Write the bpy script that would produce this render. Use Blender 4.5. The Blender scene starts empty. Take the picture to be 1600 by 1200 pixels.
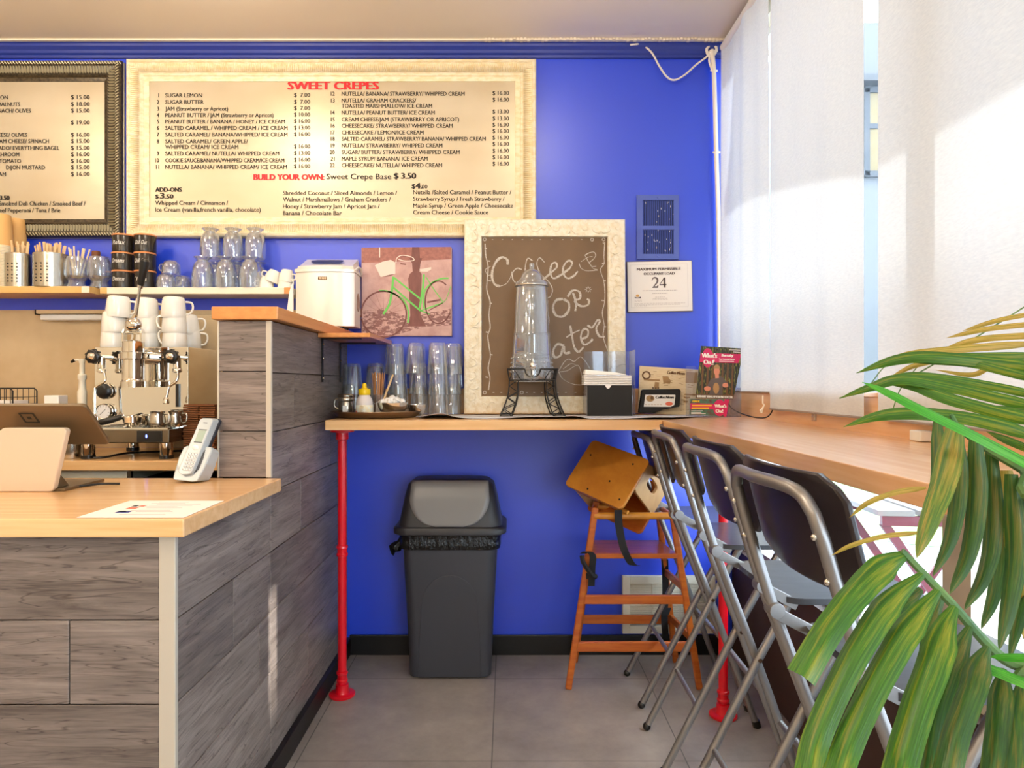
import bpy, bmesh, math, random
from mathutils import Vector, Matrix, Euler
random.seed(7)
PI = math.pi
F = 1067.0            # focal length in pixels of the 1600 px wide frame
CX, CY, H = 793.0, 599.0, 1.205
scene = bpy.context.scene
COL = scene.collection

# ------------------------------------------------------------------ camera
cam_data = bpy.data.cameras.new('camera')
cam_data.sensor_width = 36.0
cam_data.lens = F * 36.0 / 1600.0
cam_data.shift_x = (800 - CX) / 1600.0
cam_data.shift_y = (CY - 600) / 1600.0
cam_data.clip_start = 0.02
cam = bpy.data.objects.new('camera', cam_data)
COL.objects.link(cam)
cam.location = (0, 0, H)
cam.rotation_euler = (PI / 2, 0, 0)
scene.camera = cam

# ------------------------------------------------------------------ view, sky, sun
scene.view_settings.view_transform = 'Standard'
scene.view_settings.look = 'None'
scene.view_settings.exposure = 0.38
scene.view_settings.gamma = 1.0
scene.view_settings.use_curve_mapping = False
scene.cycles.use_denoising = True
scene.cycles.max_bounces = 10
scene.cycles.transparent_max_bounces = 24
scene.cycles.glossy_bounces = 5
scene.cycles.sample_clamp_indirect = 6.0
scene.cycles.caustics_reflective = False
scene.cycles.caustics_refractive = False
world = bpy.data.worlds.new('sky')
scene.world = world
world.use_nodes = True
wn = world.node_tree.nodes
wn['Background'].inputs['Color'].default_value = (0.74, 0.87, 1.0, 1)
wn['Background'].inputs['Strength'].default_value = 11.0

def link(o):
    COL.objects.link(o)
    return o

sun_d = bpy.data.lights.new('sun', 'SUN')
sun_d.energy = 8.0
sun_d.angle = math.radians(0.7)
sun_d.color = (1.0, 0.96, 0.9)
sun = link(bpy.data.objects.new('sun', sun_d))
SUN_EL = math.radians(35)
to_sun = Vector((math.cos(SUN_EL) * 0.985, -math.cos(SUN_EL) * 0.17, math.sin(SUN_EL)))
sun.rotation_euler = to_sun.to_track_quat('Z', 'Y').to_euler()
sun.location = (6, -1, 5)

# warm ceiling lamps: (x, y, watts)
LAMPS = [(-2.3, 1.9, 12), (-1.1, 2.1, 11), (0.15, 2.1, 6), (-2.2, 0.2, 22), (-0.9, 0.2, 18), (0.3, 0.2, 5),
         (-2.2, -1.6, 18), (-0.9, -1.6, 16), (0.3, -1.6, 6)]
LAMP_COL = (1.0, 0.85, 0.68)

# ------------------------------------------------------------------ helpers
def lin(c):
    r = []
    for v in c[:3]:
        v = v / 255.0
        r.append(v / 12.92 if v <= 0.04045 else ((v + 0.055) / 1.055) ** 2.4)
    return (r[0], r[1], r[2], 1.0)

def P(px, py, Y):
    return Vector(((px - CX) / F * Y, Y, H - (py - CY) / F * Y))

def tag(o, label=None, cat=None, group=None, kind=None):
    if label: o['label'] = label
    if cat: o['category'] = cat
    if group: o['group'] = group
    if kind: o['kind'] = kind
    return o

def thing(name, label, cat, loc=(0, 0, 0), group=None):
    o = bpy.data.objects.new(name, None)
    o.empty_display_size = 0.05
    o.location = loc
    link(o)
    return tag(o, label, cat, group)

def rr(hx, hy, r, n=5, cx=0.0, cy=0.0):
    """rounded rectangle outline"""
    out = []
    r = min(r, hx * 0.999, hy * 0.999)
    for (sx, sy, a0) in ((1, 1, 0), (-1, 1, 90), (-1, -1, 180), (1, -1, 270)):
        for i in range(n + 1):
            a = math.radians(a0 + 90.0 * i / n)
            out.append((cx + sx * (hx - r) + r * math.cos(a), cy + sy * (hy - r) + r * math.sin(a)))
    return out

class MB:
    def __init__(s):
        s.v = []; s.f = []; s.m = []; s.uv = {}
        s.mi = 0
    def add(s, vs, fs, uvs=None):
        b = len(s.v)
        s.v += [Vector(x) for x in vs]
        for i, f in enumerate(fs):
            if uvs: s.uv[len(s.f)] = [uvs[k] for k in f]
            s.f.append([b + k for k in f]); s.m.append(s.mi)
        return s
    def box(s, x0, x1, y0, y1, z0, z1):
        return s.add([(x0, y0, z0), (x1, y0, z0), (x1, y1, z0), (x0, y1, z0), (x0, y0, z1), (x1, y0, z1), (x1, y1, z1), (x0, y1, z1)],
                     [(0, 3, 2, 1), (4, 5, 6, 7), (0, 1, 5, 4), (1, 2, 6, 5), (2, 3, 7, 6), (3, 0, 4, 7)])
    def obox(s, o, e1, e2, e3):
        o, e1, e2, e3 = map(Vector, (o, e1, e2, e3))
        return s.add([o, o + e1, o + e1 + e2, o + e2, o + e3, o + e1 + e3, o + e1 + e2 + e3, o + e2 + e3],
                     [(0, 3, 2, 1), (4, 5, 6, 7), (0, 1, 5, 4), (1, 2, 6, 5), (2, 3, 7, 6), (3, 0, 4, 7)])
    def bar(s, a, b, w, h, up=(0, 0, 1)):
        """rectangular bar from a to b, w sideways, h along up"""
        a, b = Vector(a), Vector(b)
        t = (b - a).normalized(); u = Vector(up)
        side = t.cross(u).normalized(); u = side.cross(t).normalized()
        return s.obox(a - side * w / 2 - u * h / 2, b - a, side * w, u * h)
    def loft(s, secs, cap=True, closed=True):
        n = len(secs[0]); vs = []; fs = []
        for c in secs: vs += list(c)
        m = n if closed else n - 1
        for i in range(len(secs) - 1):
            for j in range(m):
                k = (j + 1) % n
                fs.append((i * n + j, i * n + k, (i + 1) * n + k, (i + 1) * n + j))
        if cap:
            fs.append(tuple(range(n))[::-1]); fs.append(tuple(range((len(secs) - 1) * n, len(secs) * n)))
        return s.add(vs, fs)
    def lathe(s, prof, c=(0, 0, 0), n=28, M=None, cap=False):
        c = Vector(c); secs = []
        for (r, z) in prof:
            ring = []
            for i in range(n):
                a = 2 * PI * i / n
                p = Vector((max(r, 1e-4) * math.cos(a), max(r, 1e-4) * math.sin(a), z))
                if M is not None: p = M @ p
                ring.append(c + p)
            secs.append(ring)
        return s.loft(secs, cap=cap)
    def cyl(s, a, b, r, r2=None, n=20):
        a, b = Vector(a), Vector(b)
        q = (b - a).to_track_quat('Z', 'Y').to_matrix()
        L = (b - a).length
        return s.lathe([(r, 0), (r if r2 is None else r2, L)], a, n, q, cap=True)
    def sphere(s, c, r, n=14, sc=(1, 1, 1)):
        prof = []
        m = max(6, n // 2)
        M = Matrix.Diagonal(Vector(sc))
        for i in range(m + 1):
            a = -PI / 2 + PI * i / m
            prof.append((r * math.cos(a), r * math.sin(a)))
        return s.lathe(prof, c, n, M)
    def tube(s, pts, r, n=8, cap=True, flat=1.0, closed=False):
        pts = [Vector(p) for p in pts]
        k = len(pts); rs = r if isinstance(r, (list, tuple)) else [r] * k
        secs = []; u = None
        for i in range(k):
            t = (pts[min(i + 1, k - 1)] - pts[max(i - 1, 0)])
            if t.length < 1e-9: t = Vector((0, 0, 1))
            t.normalize()
            if u is None:
                u = t.orthogonal().normalized()
                if abs(t.y) < 0.9:
                    u = Vector((0, 1, 0)); u = (u - t * u.dot(t)).normalized()
            else:
                u = (u - t * u.dot(t))
                u = u.normalized() if u.length > 1e-6 else t.orthogonal().normalized()
            w = t.cross(u)
            secs.append([pts[i] + u * (rs[i] * flat * math.cos(2 * PI * j / n)) + w * (rs[i] * math.sin(2 * PI * j / n)) for j in range(n)])
        return s.loft(secs, cap=cap)
    def prism(s, poly, o, ex, ey, ez):
        """2D polygon (a,b) -> o + a*ex + b*ey, thickened by vector ez"""
        o, ex, ey, ez = Vector(o), Vector(ex), Vector(ey), Vector(ez)
        a = [o + ex * p[0] + ey * p[1] for p in poly]
        return s.loft([a, [p + ez for p in a]])
    def poly(s, pts):
        return s.add(pts, [tuple(range(len(pts)))])
    def build(s, name, mat, parent=None, smooth=False, bevel=0, seg=2, ang=38, flip=False):
        org = Vector((0, 0, 0))
        if parent is not None:
            p = parent
            while p is not None:
                org += p.location; p = p.parent
        else:
            xs = [v.x for v in s.v]; ys = [v.y for v in s.v]; zs = [v.z for v in s.v]
            org = Vector(((min(xs) + max(xs)) / 2, (min(ys) + max(ys)) / 2, min(zs)))
        me = bpy.data.meshes.new(name)
        me.from_pydata([v - org for v in s.v], [], s.f)
        mats = mat if isinstance(mat, (list, tuple)) else [mat]
        for m in mats: me.materials.append(m)
        if len(mats) > 1:
            for i, p in enumerate(me.polygons): p.material_index = s.m[i]
        if s.uv:
            l = me.uv_layers.new(name='uv')
            for fi, uvs in s.uv.items():
                for k, li in enumerate(me.polygons[fi].loop_indices):
                    l.data[li].uv = uvs[k]
        bm = bmesh.new(); bm.from_mesh(me)
        bmesh.ops.recalc_face_normals(bm, faces=bm.faces)
        bm.to_mesh(me); bm.free()
        if smooth:
            me.shade_smooth()
            me.set_sharp_from_angle(angle=math.radians(ang))
        o = bpy.data.objects.new(name, me)
        link(o)
        if parent is not None: o.parent = parent
        else: o.location = org
        if bevel:
            b = o.modifiers.new('bevel', 'BEVEL'); b.width = bevel; b.segments = seg; b.limit_method = 'ANGLE'
            b.angle_limit = math.radians(40); b.harden_normals = False
        return o

def struct(name, mb, mat, **k):
    o = mb.build(name, mat, **k)
    o['kind'] = 'structure'
    return o

def copy_tree(o, parent=None):
    c = o.copy(); COL.objects.link(c); c.parent = parent
    for ch in list(o.children): copy_tree(ch, c)
    return c

_tc = {}
def _caph():
    cu = bpy.data.curves.new('lettering_source', 'FONT'); cu.body = 'H'; cu.size = 1.0
    ob = bpy.data.objects.new('lettering_source', cu); me = bpy.data.meshes.new_from_object(ob)
    h = max(v.co.y for v in me.vertices) - min(v.co.y for v in me.vertices)
    bpy.data.objects.remove(ob); bpy.data.meshes.remove(me); bpy.data.curves.remove(cu)
    return h
CAPH = _caph()
def text_geo(t, bold=False):
    """flat outline of a string: points with cap height 1, baseline 0"""
    key = (t, bold)
    if key in _tc: return _tc[key]
    cu = bpy.data.curves.new('lettering_source', 'FONT')
    cu.body = t; cu.size = 1.0; cu.resolution_u = 2; cu.space_word = 0.95
    ob = bpy.data.objects.new('lettering_source', cu)
    me = bpy.data.meshes.new_from_object(ob)
    vs = [v.co.copy() for v in me.vertices]; fs = [tuple(p.vertices) for p in me.polygons]
    bpy.data.objects.remove(ob); bpy.data.meshes.remove(me); bpy.data.curves.remove(cu)
    k = 1 / CAPH
    vs = [Vector((v.x * k, v.y * k, 0)) for v in vs]
    w0 = min(v.x for v in vs); w1 = max(v.x for v in vs)
    vs = [Vector((v.x - w0, v.y, 0)) for v in vs]
    _tc[key] = (vs, fs, w1 - w0)
    return _tc[key]

def put_text(mb, t, o, ux, uy, width=None, cap=0.02, bold=False, align='l', slant=0.0):
    """o: baseline start; ux, uy: unit vectors; width fits the string"""
    vs, fs, w = text_geo(t, bold)
    o, ux, uy = Vector(o), Vector(ux), Vector(uy)
    sx = width / w if width else cap
    off = {'l': 0, 'r': -w * sx, 'c': -w * sx / 2}[align]
    nn = ux.cross(uy).normalized()
    for i, dx in enumerate((0, .07, .14, .2) if bold else (0, .06)):   # stroke weight, layered so faces never coincide
        mb.add([o + nn * (.00022 * i) + ux * (v.x * sx + off + slant * v.y * cap + dx * cap) + uy * (v.y * cap) for v in vs], fs)
    return mb

def spline(pts, n=6):
    """Catmull-Rom through points"""
    pts = [Vector(p) for p in pts]
    if len(pts) < 3: return pts
    q = [pts[0] * 2 - pts[1]] + pts + [pts[-1] * 2 - pts[-2]]
    out = []
    for i in range(1, len(q) - 2):
        for j in range(n):
            t = j / n
            a, b, c, d = q[i - 1], q[i], q[i + 1], q[i + 2]
            out.append(0.5 * ((2 * b) + (c - a) * t + (2 * a - 5 * b + 4 * c - d) * t * t + (3 * b - a - 3 * c + d) * t ** 3))
    out.append(pts[-1])
    return out

# ------------------------------------------------------------------ materials
def mat(name, c, rough=0.5, metal=0.0, spec=0.5, noise=None, bump=None, c2=None, coat=0.0, coat_rough=0.08, coat_ior=1.5, sheen=0.0, trans=0.0, emit=None):
    """noise=(scale vec, detail) mixes c and c2; bump=(scale vec, strength, distance)"""
    m = bpy.data.materials.new(name); m.use_nodes = True
    nt = m.node_tree; N = nt.nodes; L = nt.links
    b = N['Principled BSDF']
    b.inputs['Base Color'].default_value = lin(c)
    b.inputs['Roughness'].default_value = rough
    b.inputs['Metallic'].default_value = metal
    b.inputs['Specular IOR Level'].default_value = spec
    b.inputs['Coat Weight'].default_value = coat
    b.inputs['Coat Roughness'].default_value = coat_rough; b.inputs['Coat IOR'].default_value = coat_ior
    b.inputs['Transmission Weight'].default_value = trans
    if emit:
        b.inputs['Emission Color'].default_value = lin(emit[0]); b.inputs['Emission Strength'].default_value = emit[1]
    if noise or bump:
        tc = N.new('ShaderNodeTexCoord')
    def ntex(scale, detail, ro=0.6):
        mp = N.new('ShaderNodeMapping'); mp.inputs['Scale'].default_value = scale
        L.new(tc.outputs['Object'], mp.inputs['Vector'])
        nz = N.new('ShaderNodeTexNoise'); nz.inputs['Scale'].default_value = 1.0
        nz.inputs['Detail'].default_value = detail; nz.inputs['Roughness'].default_value = ro
        L.new(mp.outputs['Vector'], nz.inputs['Vector'])
        return nz
    if noise:
        nz = ntex(noise[0], noise[1])
        r = N.new('ShaderNodeValToRGB')
        lo, hi = (noise[2], noise[3]) if len(noise) > 3 else (0.35, 0.65)
        r.color_ramp.elements[0].position = lo; r.color_ramp.elements[1].position = hi
        r.color_ramp.elements[0].color = lin(c); r.color_ramp.elements[1].color = lin(c2 or c)
        L.new(nz.outputs['Fac'], r.inputs['Fac']); L.new(r.outputs['Color'], b.inputs['Base Color'])
    if bump:
        nb = ntex(bump[0], 4)
        bp = N.new('ShaderNodeBump'); bp.inputs['Strength'].default_value = bump[1]; bp.inputs['Distance'].default_value = bump[2]
        L.new(nb.outputs['Fac'], bp.inputs['Height']); L.new(bp.outputs['Normal'], b.inputs['Normal'])
    return m

def glass_mat(name, tint, refl=0.12, rough=0.02, edge=0.7, body=0.0, bodycol=(230, 235, 240)):
    """thin clear glass: see-through with a fresnel reflection"""
    m = bpy.data.materials.new(name); m.use_nodes = True
    nt = m.node_tree; N = nt.nodes; L = nt.links
    N.remove(N['Principled BSDF'])
    out = N['Material Output']
    t = N.new('ShaderNodeBsdfTransparent'); t.inputs['Color'].default_value = lin(tint)
    g = N.new('ShaderNodeBsdfGlossy'); g.inputs['Roughness'].default_value = rough; g.inputs['Color'].default_value = (0.95, 0.97, 1, 1)
    lw = N.new('ShaderNodeLayerWeight'); lw.inputs['Blend'].default_value = 0.35
    mr = N.new('ShaderNodeMapRange'); mr.inputs['To Min'].default_value = refl; mr.inputs['To Max'].default_value = edge
    L.new(lw.outputs['Facing'], mr.inputs['Value'])
    mx = N.new('ShaderNodeMixShader')
    L.new(mr.outputs['Result'], mx.inputs['Fac']); L.new(t.outputs[0], mx.inputs[1]); L.new(g.outputs[0], mx.inputs[2])
    last = mx
    if body:
        d = N.new('ShaderNodeBsdfTranslucent'); d.inputs['Color'].default_value = lin(bodycol)
        d2 = N.new('ShaderNodeBsdfDiffuse'); d2.inputs['Color'].default_value = lin(bodycol)
        a = N.new('ShaderNodeMixShader'); a.inputs['Fac'].default_value = 0.5
        L.new(d.outputs[0], a.inputs[1]); L.new(d2.outputs[0], a.inputs[2])
        m2 = N.new('ShaderNodeMixShader'); m2.inputs['Fac'].default_value = body
        L.new(mx.outputs[0], m2.inputs[1]); L.new(a.outputs[0], m2.inputs[2]); last = m2
    L.new(last.outputs[0], out.inputs['Surface'])
    return m

def plank_mat(name, c1, c2):
    m = bpy.data.materials.new(name); m.use_nodes = True
    nt = m.node_tree; N = nt.nodes; L = nt.links; b = N['Principled BSDF']
    tc = N.new('ShaderNodeTexCoord'); ge = N.new('ShaderNodeNewGeometry')
    off = N.new('ShaderNodeVectorMath'); off.operation = 'SCALE'; off.inputs['Scale'].default_value = 37.0
    cb = N.new('ShaderNodeCombineXYZ')
    for k in 'XYZ': L.new(ge.outputs['Random Per Island'], cb.inputs[k])
    L.new(cb.outputs[0], off.inputs[0])
    mp = N.new('ShaderNodeMapping'); mp.inputs['Scale'].default_value = (5, 5, 75)
    L.new(tc.outputs['Object'], mp.inputs['Vector'])
    mp2 = N.new('ShaderNodeMapping'); mp2.inputs['Scale'].default_value = (2.2, 2.2, 14)
    L.new(tc.outputs['Object'], mp2.inputs['Vector'])
    n1 = N.new('ShaderNodeTexNoise'); n1.inputs['Scale'].default_value = 1; n1.inputs['Detail'].default_value = 6; n1.inputs['Roughness'].default_value = 0.7
    n1.inputs['Distortion'].default_value = 0.7
    n2 = N.new('ShaderNodeTexNoise'); n2.inputs['Scale'].default_value = 1; n2.inputs['Detail'].default_value = 3; n2.inputs['Distortion'].default_value = 1.2
    for mpx, nx in ((mp, n1), (mp2, n2)):
        ad = N.new('ShaderNodeVectorMath'); ad.operation = 'ADD'
        L.new(mpx.outputs['Vector'], ad.inputs[0]); L.new(off.outputs[0], ad.inputs[1]); L.new(ad.outputs[0], nx.inputs['Vector'])
    r = N.new('ShaderNodeValToRGB')
    e = r.color_ramp.elements
    e[0].position = 0.32; e[0].color = lin(c2); e[1].position = 0.68; e[1].color = lin(c1)
    mx = N.new('ShaderNodeMath'); mx.operation = 'ADD'
    s1 = N.new('ShaderNodeMath'); s1.operation = 'MULTIPLY'; s1.inputs[1].default_value = 0.6
    s2 = N.new('ShaderNodeMath'); s2.operation = 'MULTIPLY'; s2.inputs[1].default_value = 0.4
    L.new(n1.outputs['Fac'], s1.inputs[0]); L.new(n2.outputs['Fac'], s2.inputs[0])
    L.new(s1.outputs[0], mx.inputs[0]); L.new(s2.outputs[0], mx.inputs[1])
    L.new(mx.outputs[0], r.inputs['Fac'])
    hs = N.new('ShaderNodeHueSaturation')
    mr = N.new('ShaderNodeMapRange'); mr.inputs['To Min'].default_value = 0.82; mr.inputs['To Max'].default_value = 1.14
    L.new(ge.outputs['Random Per Island'], mr.inputs['Value']); L.new(mr.outputs['Result'], hs.inputs['Value'])
    L.new(r.outputs['Color'], hs.inputs['Color']); L.new(hs.outputs['Color'], b.inputs['Base Color'])
    # fine dark cracks along the grain
    mp3 = N.new('ShaderNodeMapping'); mp3.inputs['Scale'].default_value = (3.2, 3.2, 38)
    L.new(tc.outputs['Object'], mp3.inputs['Vector'])
    n3 = N.new('ShaderNodeTexNoise'); n3.inputs['Scale'].default_value = 1; n3.inputs['Detail'].default_value = 2; n3.inputs['Distortion'].default_value = 0.9
    ad3 = N.new('ShaderNodeVectorMath'); ad3.operation = 'ADD'
    L.new(mp3.outputs['Vector'], ad3.inputs[0]); L.new(off.outputs[0], ad3.inputs[1]); L.new(ad3.outputs[0], n3.inputs['Vector'])
    r3 = N.new('ShaderNodeValToRGB'); e3 = r3.color_ramp.elements
    e3[0].position = 0.485; e3[0].color = (1, 1, 1, 1); e3[1].position = 0.515; e3[1].color = (1, 1, 1, 1)
    k = e3.new(0.5); k.color = (0.28, 0.25, 0.24, 1)
    L.new(n3.outputs['Fac'], r3.inputs['Fac'])
    mm = N.new('ShaderNodeMix'); mm.data_type = 'RGBA'; mm.blend_type = 'MULTIPLY'; mm.inputs['Factor'].default_value = 0.75
    L.new(hs.outputs['Color'], mm.inputs['A']); L.new(r3.outputs['Color'], mm.inputs['B'])
    L.new(mm.outputs['Result'], b.inputs['Base Color'])
    bp = N.new('ShaderNodeBump'); bp.inputs['Strength'].default_value = 0.25; bp.inputs['Distance'].default_value = 0.002
    L.new(n1.outputs['Fac'], bp.inputs['Height']); L.new(bp.outputs['Normal'], b.inputs['Normal'])
    b.inputs['Roughness'].default_value = 0.42
    return m

def fabric_mat(name):
    m = bpy.data.materials.new(name); m.use_nodes = True
    nt = m.node_tree; N = nt.nodes; L = nt.links
    N.remove(N['Principled BSDF']); out = N['Material Output']
    tc = N.new('ShaderNodeTexCoord'); mp = N.new('ShaderNodeMapping'); mp.inputs['Scale'].default_value = (60, 60, 260)
    L.new(tc.outputs['Object'], mp.inputs['Vector'])
    nz = N.new('ShaderNodeTexNoise'); nz.inputs['Scale'].default_value = 1; nz.inputs['Detail'].default_value = 3
    L.new(mp.outputs['Vector'], nz.inputs['Vector'])
    r = N.new('ShaderNodeValToRGB'); r.color_ramp.elements[0].position = 0.3; r.color_ramp.elements[1].position = 0.7
    r.color_ramp.elements[0].color = lin((206, 213, 222)); r.color_ramp.elements[1].color = lin((217, 223, 230))
    L.new(nz.outputs['Fac'], r.inputs['Fac'])
    d = N.new('ShaderNodeBsdfDiffuse'); t = N.new('ShaderNodeBsdfTranslucent')
    L.new(r.outputs['Color'], d.inputs['Color']); L.new(r.outputs['Color'], t.inputs['Color'])
    mx = N.new('ShaderNodeMixShader'); mx.inputs['Fac'].default_value = 0.13
    L.new(d.outputs[0], mx.inputs[1]); L.new(t.outputs[0], mx.inputs[2])
    L.new(mx.outputs[0], out.inputs['Surface'])
    return m

def leaf_mat(name, green, green2, yellow, yamt, sheen=0.35):
    m = bpy.data.materials.new(name); m.use_nodes = True
    nt = m.node_tree; N = nt.nodes; L = nt.links; b = N['Principled BSDF']; out = N['Material Output']
    uv = N.new('ShaderNodeUVMap'); uv.uv_map = 'uv'
    ge = N.new('ShaderNodeNewGeometry')
    cb = N.new('ShaderNodeCombineXYZ'); L.new(ge.outputs['Random Per Island'], cb.inputs['X']); L.new(ge.outputs['Random Per Island'], cb.inputs['Y'])
    sc = N.new('ShaderNodeVectorMath'); sc.operation = 'SCALE'; sc.inputs['Scale'].default_value = 50
    L.new(cb.outputs[0], sc.inputs[0])
    mp = N.new('ShaderNodeMapping'); mp.inputs['Scale'].default_value = (4.5, 0.4, 1)
    L.new(uv.outputs['UV'], mp.inputs['Vector'])
    ad = N.new('ShaderNodeVectorMath'); ad.operation = 'ADD'; L.new(mp.outputs['Vector'], ad.inputs[0]); L.new(sc.outputs[0], ad.inputs[1])
    nz = N.new('ShaderNodeTexNoise'); nz.inputs['Scale'].default_value = 1.2; nz.inputs['Detail'].default_value = 5; nz.inputs['Roughness'].default_value = 0.6
    L.new(ad.outputs[0], nz.inputs['Vector'])
    r = N.new('ShaderNodeValToRGB'); e = r.color_ramp.elements
    e[0].position = 0.30; e[0].color = lin(green2); e[1].position = 0.76; e[1].color = lin(yellow)
    k = e.new(0.50 + (0.5 - yamt) * 0.2); k.color = lin(green)
    L.new(nz.outputs['Fac'], r.inputs['Fac'])
    # fine fibres along the blade
    mp2 = N.new('ShaderNodeMapping'); mp2.inputs['Scale'].default_value = (26, 0.8, 1); L.new(uv.outputs['UV'], mp2.inputs['Vector'])
    n2 = N.new('ShaderNodeTexNoise'); n2.inputs['Scale'].default_value = 1.0; n2.inputs['Detail'].default_value = 2
    L.new(mp2.outputs['Vector'], n2.inputs['Vector'])
    mr = N.new('ShaderNodeMapRange'); mr.inputs['From Min'].default_value = 0.3; mr.inputs['From Max'].default_value = 0.7
    mr.inputs['To Min'].default_value = 0.7; mr.inputs['To Max'].default_value = 1.2
    L.new(n2.outputs['Fac'], mr.inputs['Value'])
    hs = N.new('ShaderNodeHueSaturation'); L.new(mr.outputs['Result'], hs.inputs['Value']); L.new(r.outputs['Color'], hs.inputs['Color'])
    L.new(hs.outputs['Color'], b.inputs['Base Color'])
    b.inputs['Roughness'].default_value = sheen
    tr = N.new('ShaderNodeBsdfTranslucent'); L.new(hs.outputs['Color'], tr.inputs['Color'])
    mx = N.new('ShaderNodeMixShader'); mx.inputs['Fac'].default_value = 0.3
    L.new(b.outputs[0], mx.inputs[1]); L.new(tr.outputs[0], mx.inputs[2]); L.new(mx.outputs[0], out.inputs['Surface'])
    bp = N.new('ShaderNodeBump'); bp.inputs['Strength'].default_value = 0.3; bp.inputs['Distance'].default_value = 0.001
    L.new(n2.outputs['Fac'], bp.inputs['Height']); L.new(bp.outputs['Normal'], b.inputs['Normal'])
    return m

def tile_mat(name):
    m = bpy.data.materials.new(name); m.use_nodes = True
    nt = m.node_tree; N = nt.nodes; L = nt.links; b = N['Principled BSDF']
    tc = N.new('ShaderNodeTexCoord'); mp = N.new('ShaderNodeMapping')
    mp.inputs['Location'].default_value = TILE_OFF
    L.new(tc.outputs['Generated'] if False else tc.outputs['Object'], mp.inputs['Vector'])
    br = N.new('ShaderNodeTexBrick'); br.offset = 0.0; br.inputs['Scale'].default_value = 1.0
    br.inputs['Brick Width'].default_value = 0.62; br.inputs['Row Height'].default_value = 0.61
    br.inputs['Mortar Size'].default_value = 0.0022; br.inputs['Mortar Smooth'].default_value = 0.2
    br.inputs['Color1'].default_value = lin((160, 148, 138)); br.inputs['Color2'].default_value = lin((150, 139, 130)); br.inputs['Mortar'].default_value = lin((100, 94, 88))
    L.new(mp.outputs['Vector'], br.inputs['Vector'])
    nz = N.new('ShaderNodeTexNoise'); nz.inputs['Scale'].default_value = 4; nz.inputs['Detail'].default_value = 8; nz.inputs['Roughness'].default_value = 0.7
    L.new(tc.outputs['Object'], nz.inputs['Vector'])
    mr = N.new('ShaderNodeMapRange'); mr.inputs['From Min'].default_value = 0.3; mr.inputs['From Max'].default_value = 0.7
    mr.inputs['To Min'].default_value = 0.72; mr.inputs['To Max'].default_value = 1.2
    L.new(nz.outputs['Fac'], mr.inputs['Value'])
    hs = N.new('ShaderNodeHueSaturation'); L.new(mr.outputs['Result'], hs.inputs['Value']); L.new(br.outputs['Color'], hs.inputs['Color'])
    L.new(hs.outputs['Color'], b.inputs['Base Color'])
    b.inputs['Roughness'].default_value = 0.42
    return m
TILE_OFF = (0.055, 0.232, 0)

M = {}
M['blue'] = mat('blue_wall_paint', (0, 64, 226), 0.5, spec=0.35, coat=0.9, coat_rough=0.40, coat_ior=1.8, bump=((60, 60, 60), 0.05, 0.002))
M['blue_dark'] = mat('blue_trim_paint', (38, 58, 150), 0.35)
M['cream_wall'] = mat('cream_wall_paint', (226, 208, 178), 0.7, bump=((40, 40, 40), 0.05, 0.002))
M['ceiling'] = mat('ceiling_paint', (238, 226, 206), 0.8, bump=((30, 30, 30), 0.1, 0.002))
M['backsplash'] = mat('brushed_beige_metal', (208, 186, 150), 0.42, metal=0.25, noise=((3, 3, 3), 4), c2=(190, 165, 128))
M['black_trim'] = mat('black_rubber_base', (14, 14, 15), 0.4)
M['tile'] = tile_mat('grey_stone_tile')
M['wood_x'] = mat('beech_butcher_block', (230, 176, 114), 0.4, noise=((2.5, 45, 45), 4), c2=(242, 196, 138), coat=0.8, coat_rough=0.2, coat_ior=1.6)
M['wood_y'] = mat('beech_butcher_block_side', (228, 172, 118), 0.4, noise=((45, 2.5, 45), 4), c2=(240, 194, 146), coat=1.0, coat_rough=0.22, coat_ior=2.0)
M['wood_top'] = mat('orange_ledge_wood', (214, 140, 74), 0.35, noise=((30, 3, 60), 4), c2=(228, 156, 88), coat=0.2)
M['plank'] = plank_mat('weathered_laminate', (154, 139, 129), (80, 69, 64))
M['plank_back'] = mat('plank_gap', (35, 30, 28), 0.8)
M['trim_strip'] = mat('brushed_corner_strip', (206, 196, 178), 0.4, metal=0.3)
M['red'] = mat('red_pipe_paint', (226, 10, 30), 0.32, coat=0.3)
M['cream_frame'] = mat('cream_distressed_frame', (232, 214, 170), 0.5, noise=((25, 60, 60), 5, 0.40, 0.58), c2=(242, 230, 200))
M['chalk_frame'] = mat('ivory_carved_frame', (232, 220, 190), 0.5, noise=((50, 50, 50), 4, 0.35, 0.6), c2=(246, 240, 222), bump=((70, 70, 70), 0.9, 0.004))
M['dark_frame'] = mat('antique_dark_frame', (48, 40, 30), 0.35, metal=0.3, noise=((90, 90, 90), 3), c2=(92, 80, 58))
M['silver_rib'] = mat('antique_silver_rib', (206, 196, 164), 0.35, metal=0.3)
M['mirror_panel'] = mat('menu_mirror_reflection', (198, 182, 152), 0.36, metal=0.35, noise=((1.3, 1.3, 2.2), 3), c2=(214, 202, 178))  # cream base colour stands in for the room mirrored in the panel
M['ink'] = mat('black_vinyl_lettering', (34, 28, 24), 0.6)
M['red_ink'] = mat('red_vinyl_lettering', (214, 24, 40), 0.5)
M['chalkboard'] = mat('chalkboard_warm_reflection', (122, 92, 58), 0.34, noise=((3, 3, 3), 5), c2=(104, 78, 48))  # brown base colour paints in the warm reflection on a blackboard
M['chalk'] = mat('white_chalk', (222, 214, 204), 0.9, noise=((200, 200, 200), 3), c2=(176, 166, 152))
M['chrome'] = mat('polished_chrome', (225, 222, 215), 0.05, metal=1.0)
M['steel'] = mat('brushed_steel', (190, 184, 172), 0.25, metal=1.0)
M['steel_dark'] = mat('dark_steel_panel', (120, 112, 98), 0.2, metal=0.9)
M['stool_metal'] = mat('grey_lacquered_tube', (150, 147, 146), 0.33, metal=0.7)
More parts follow.
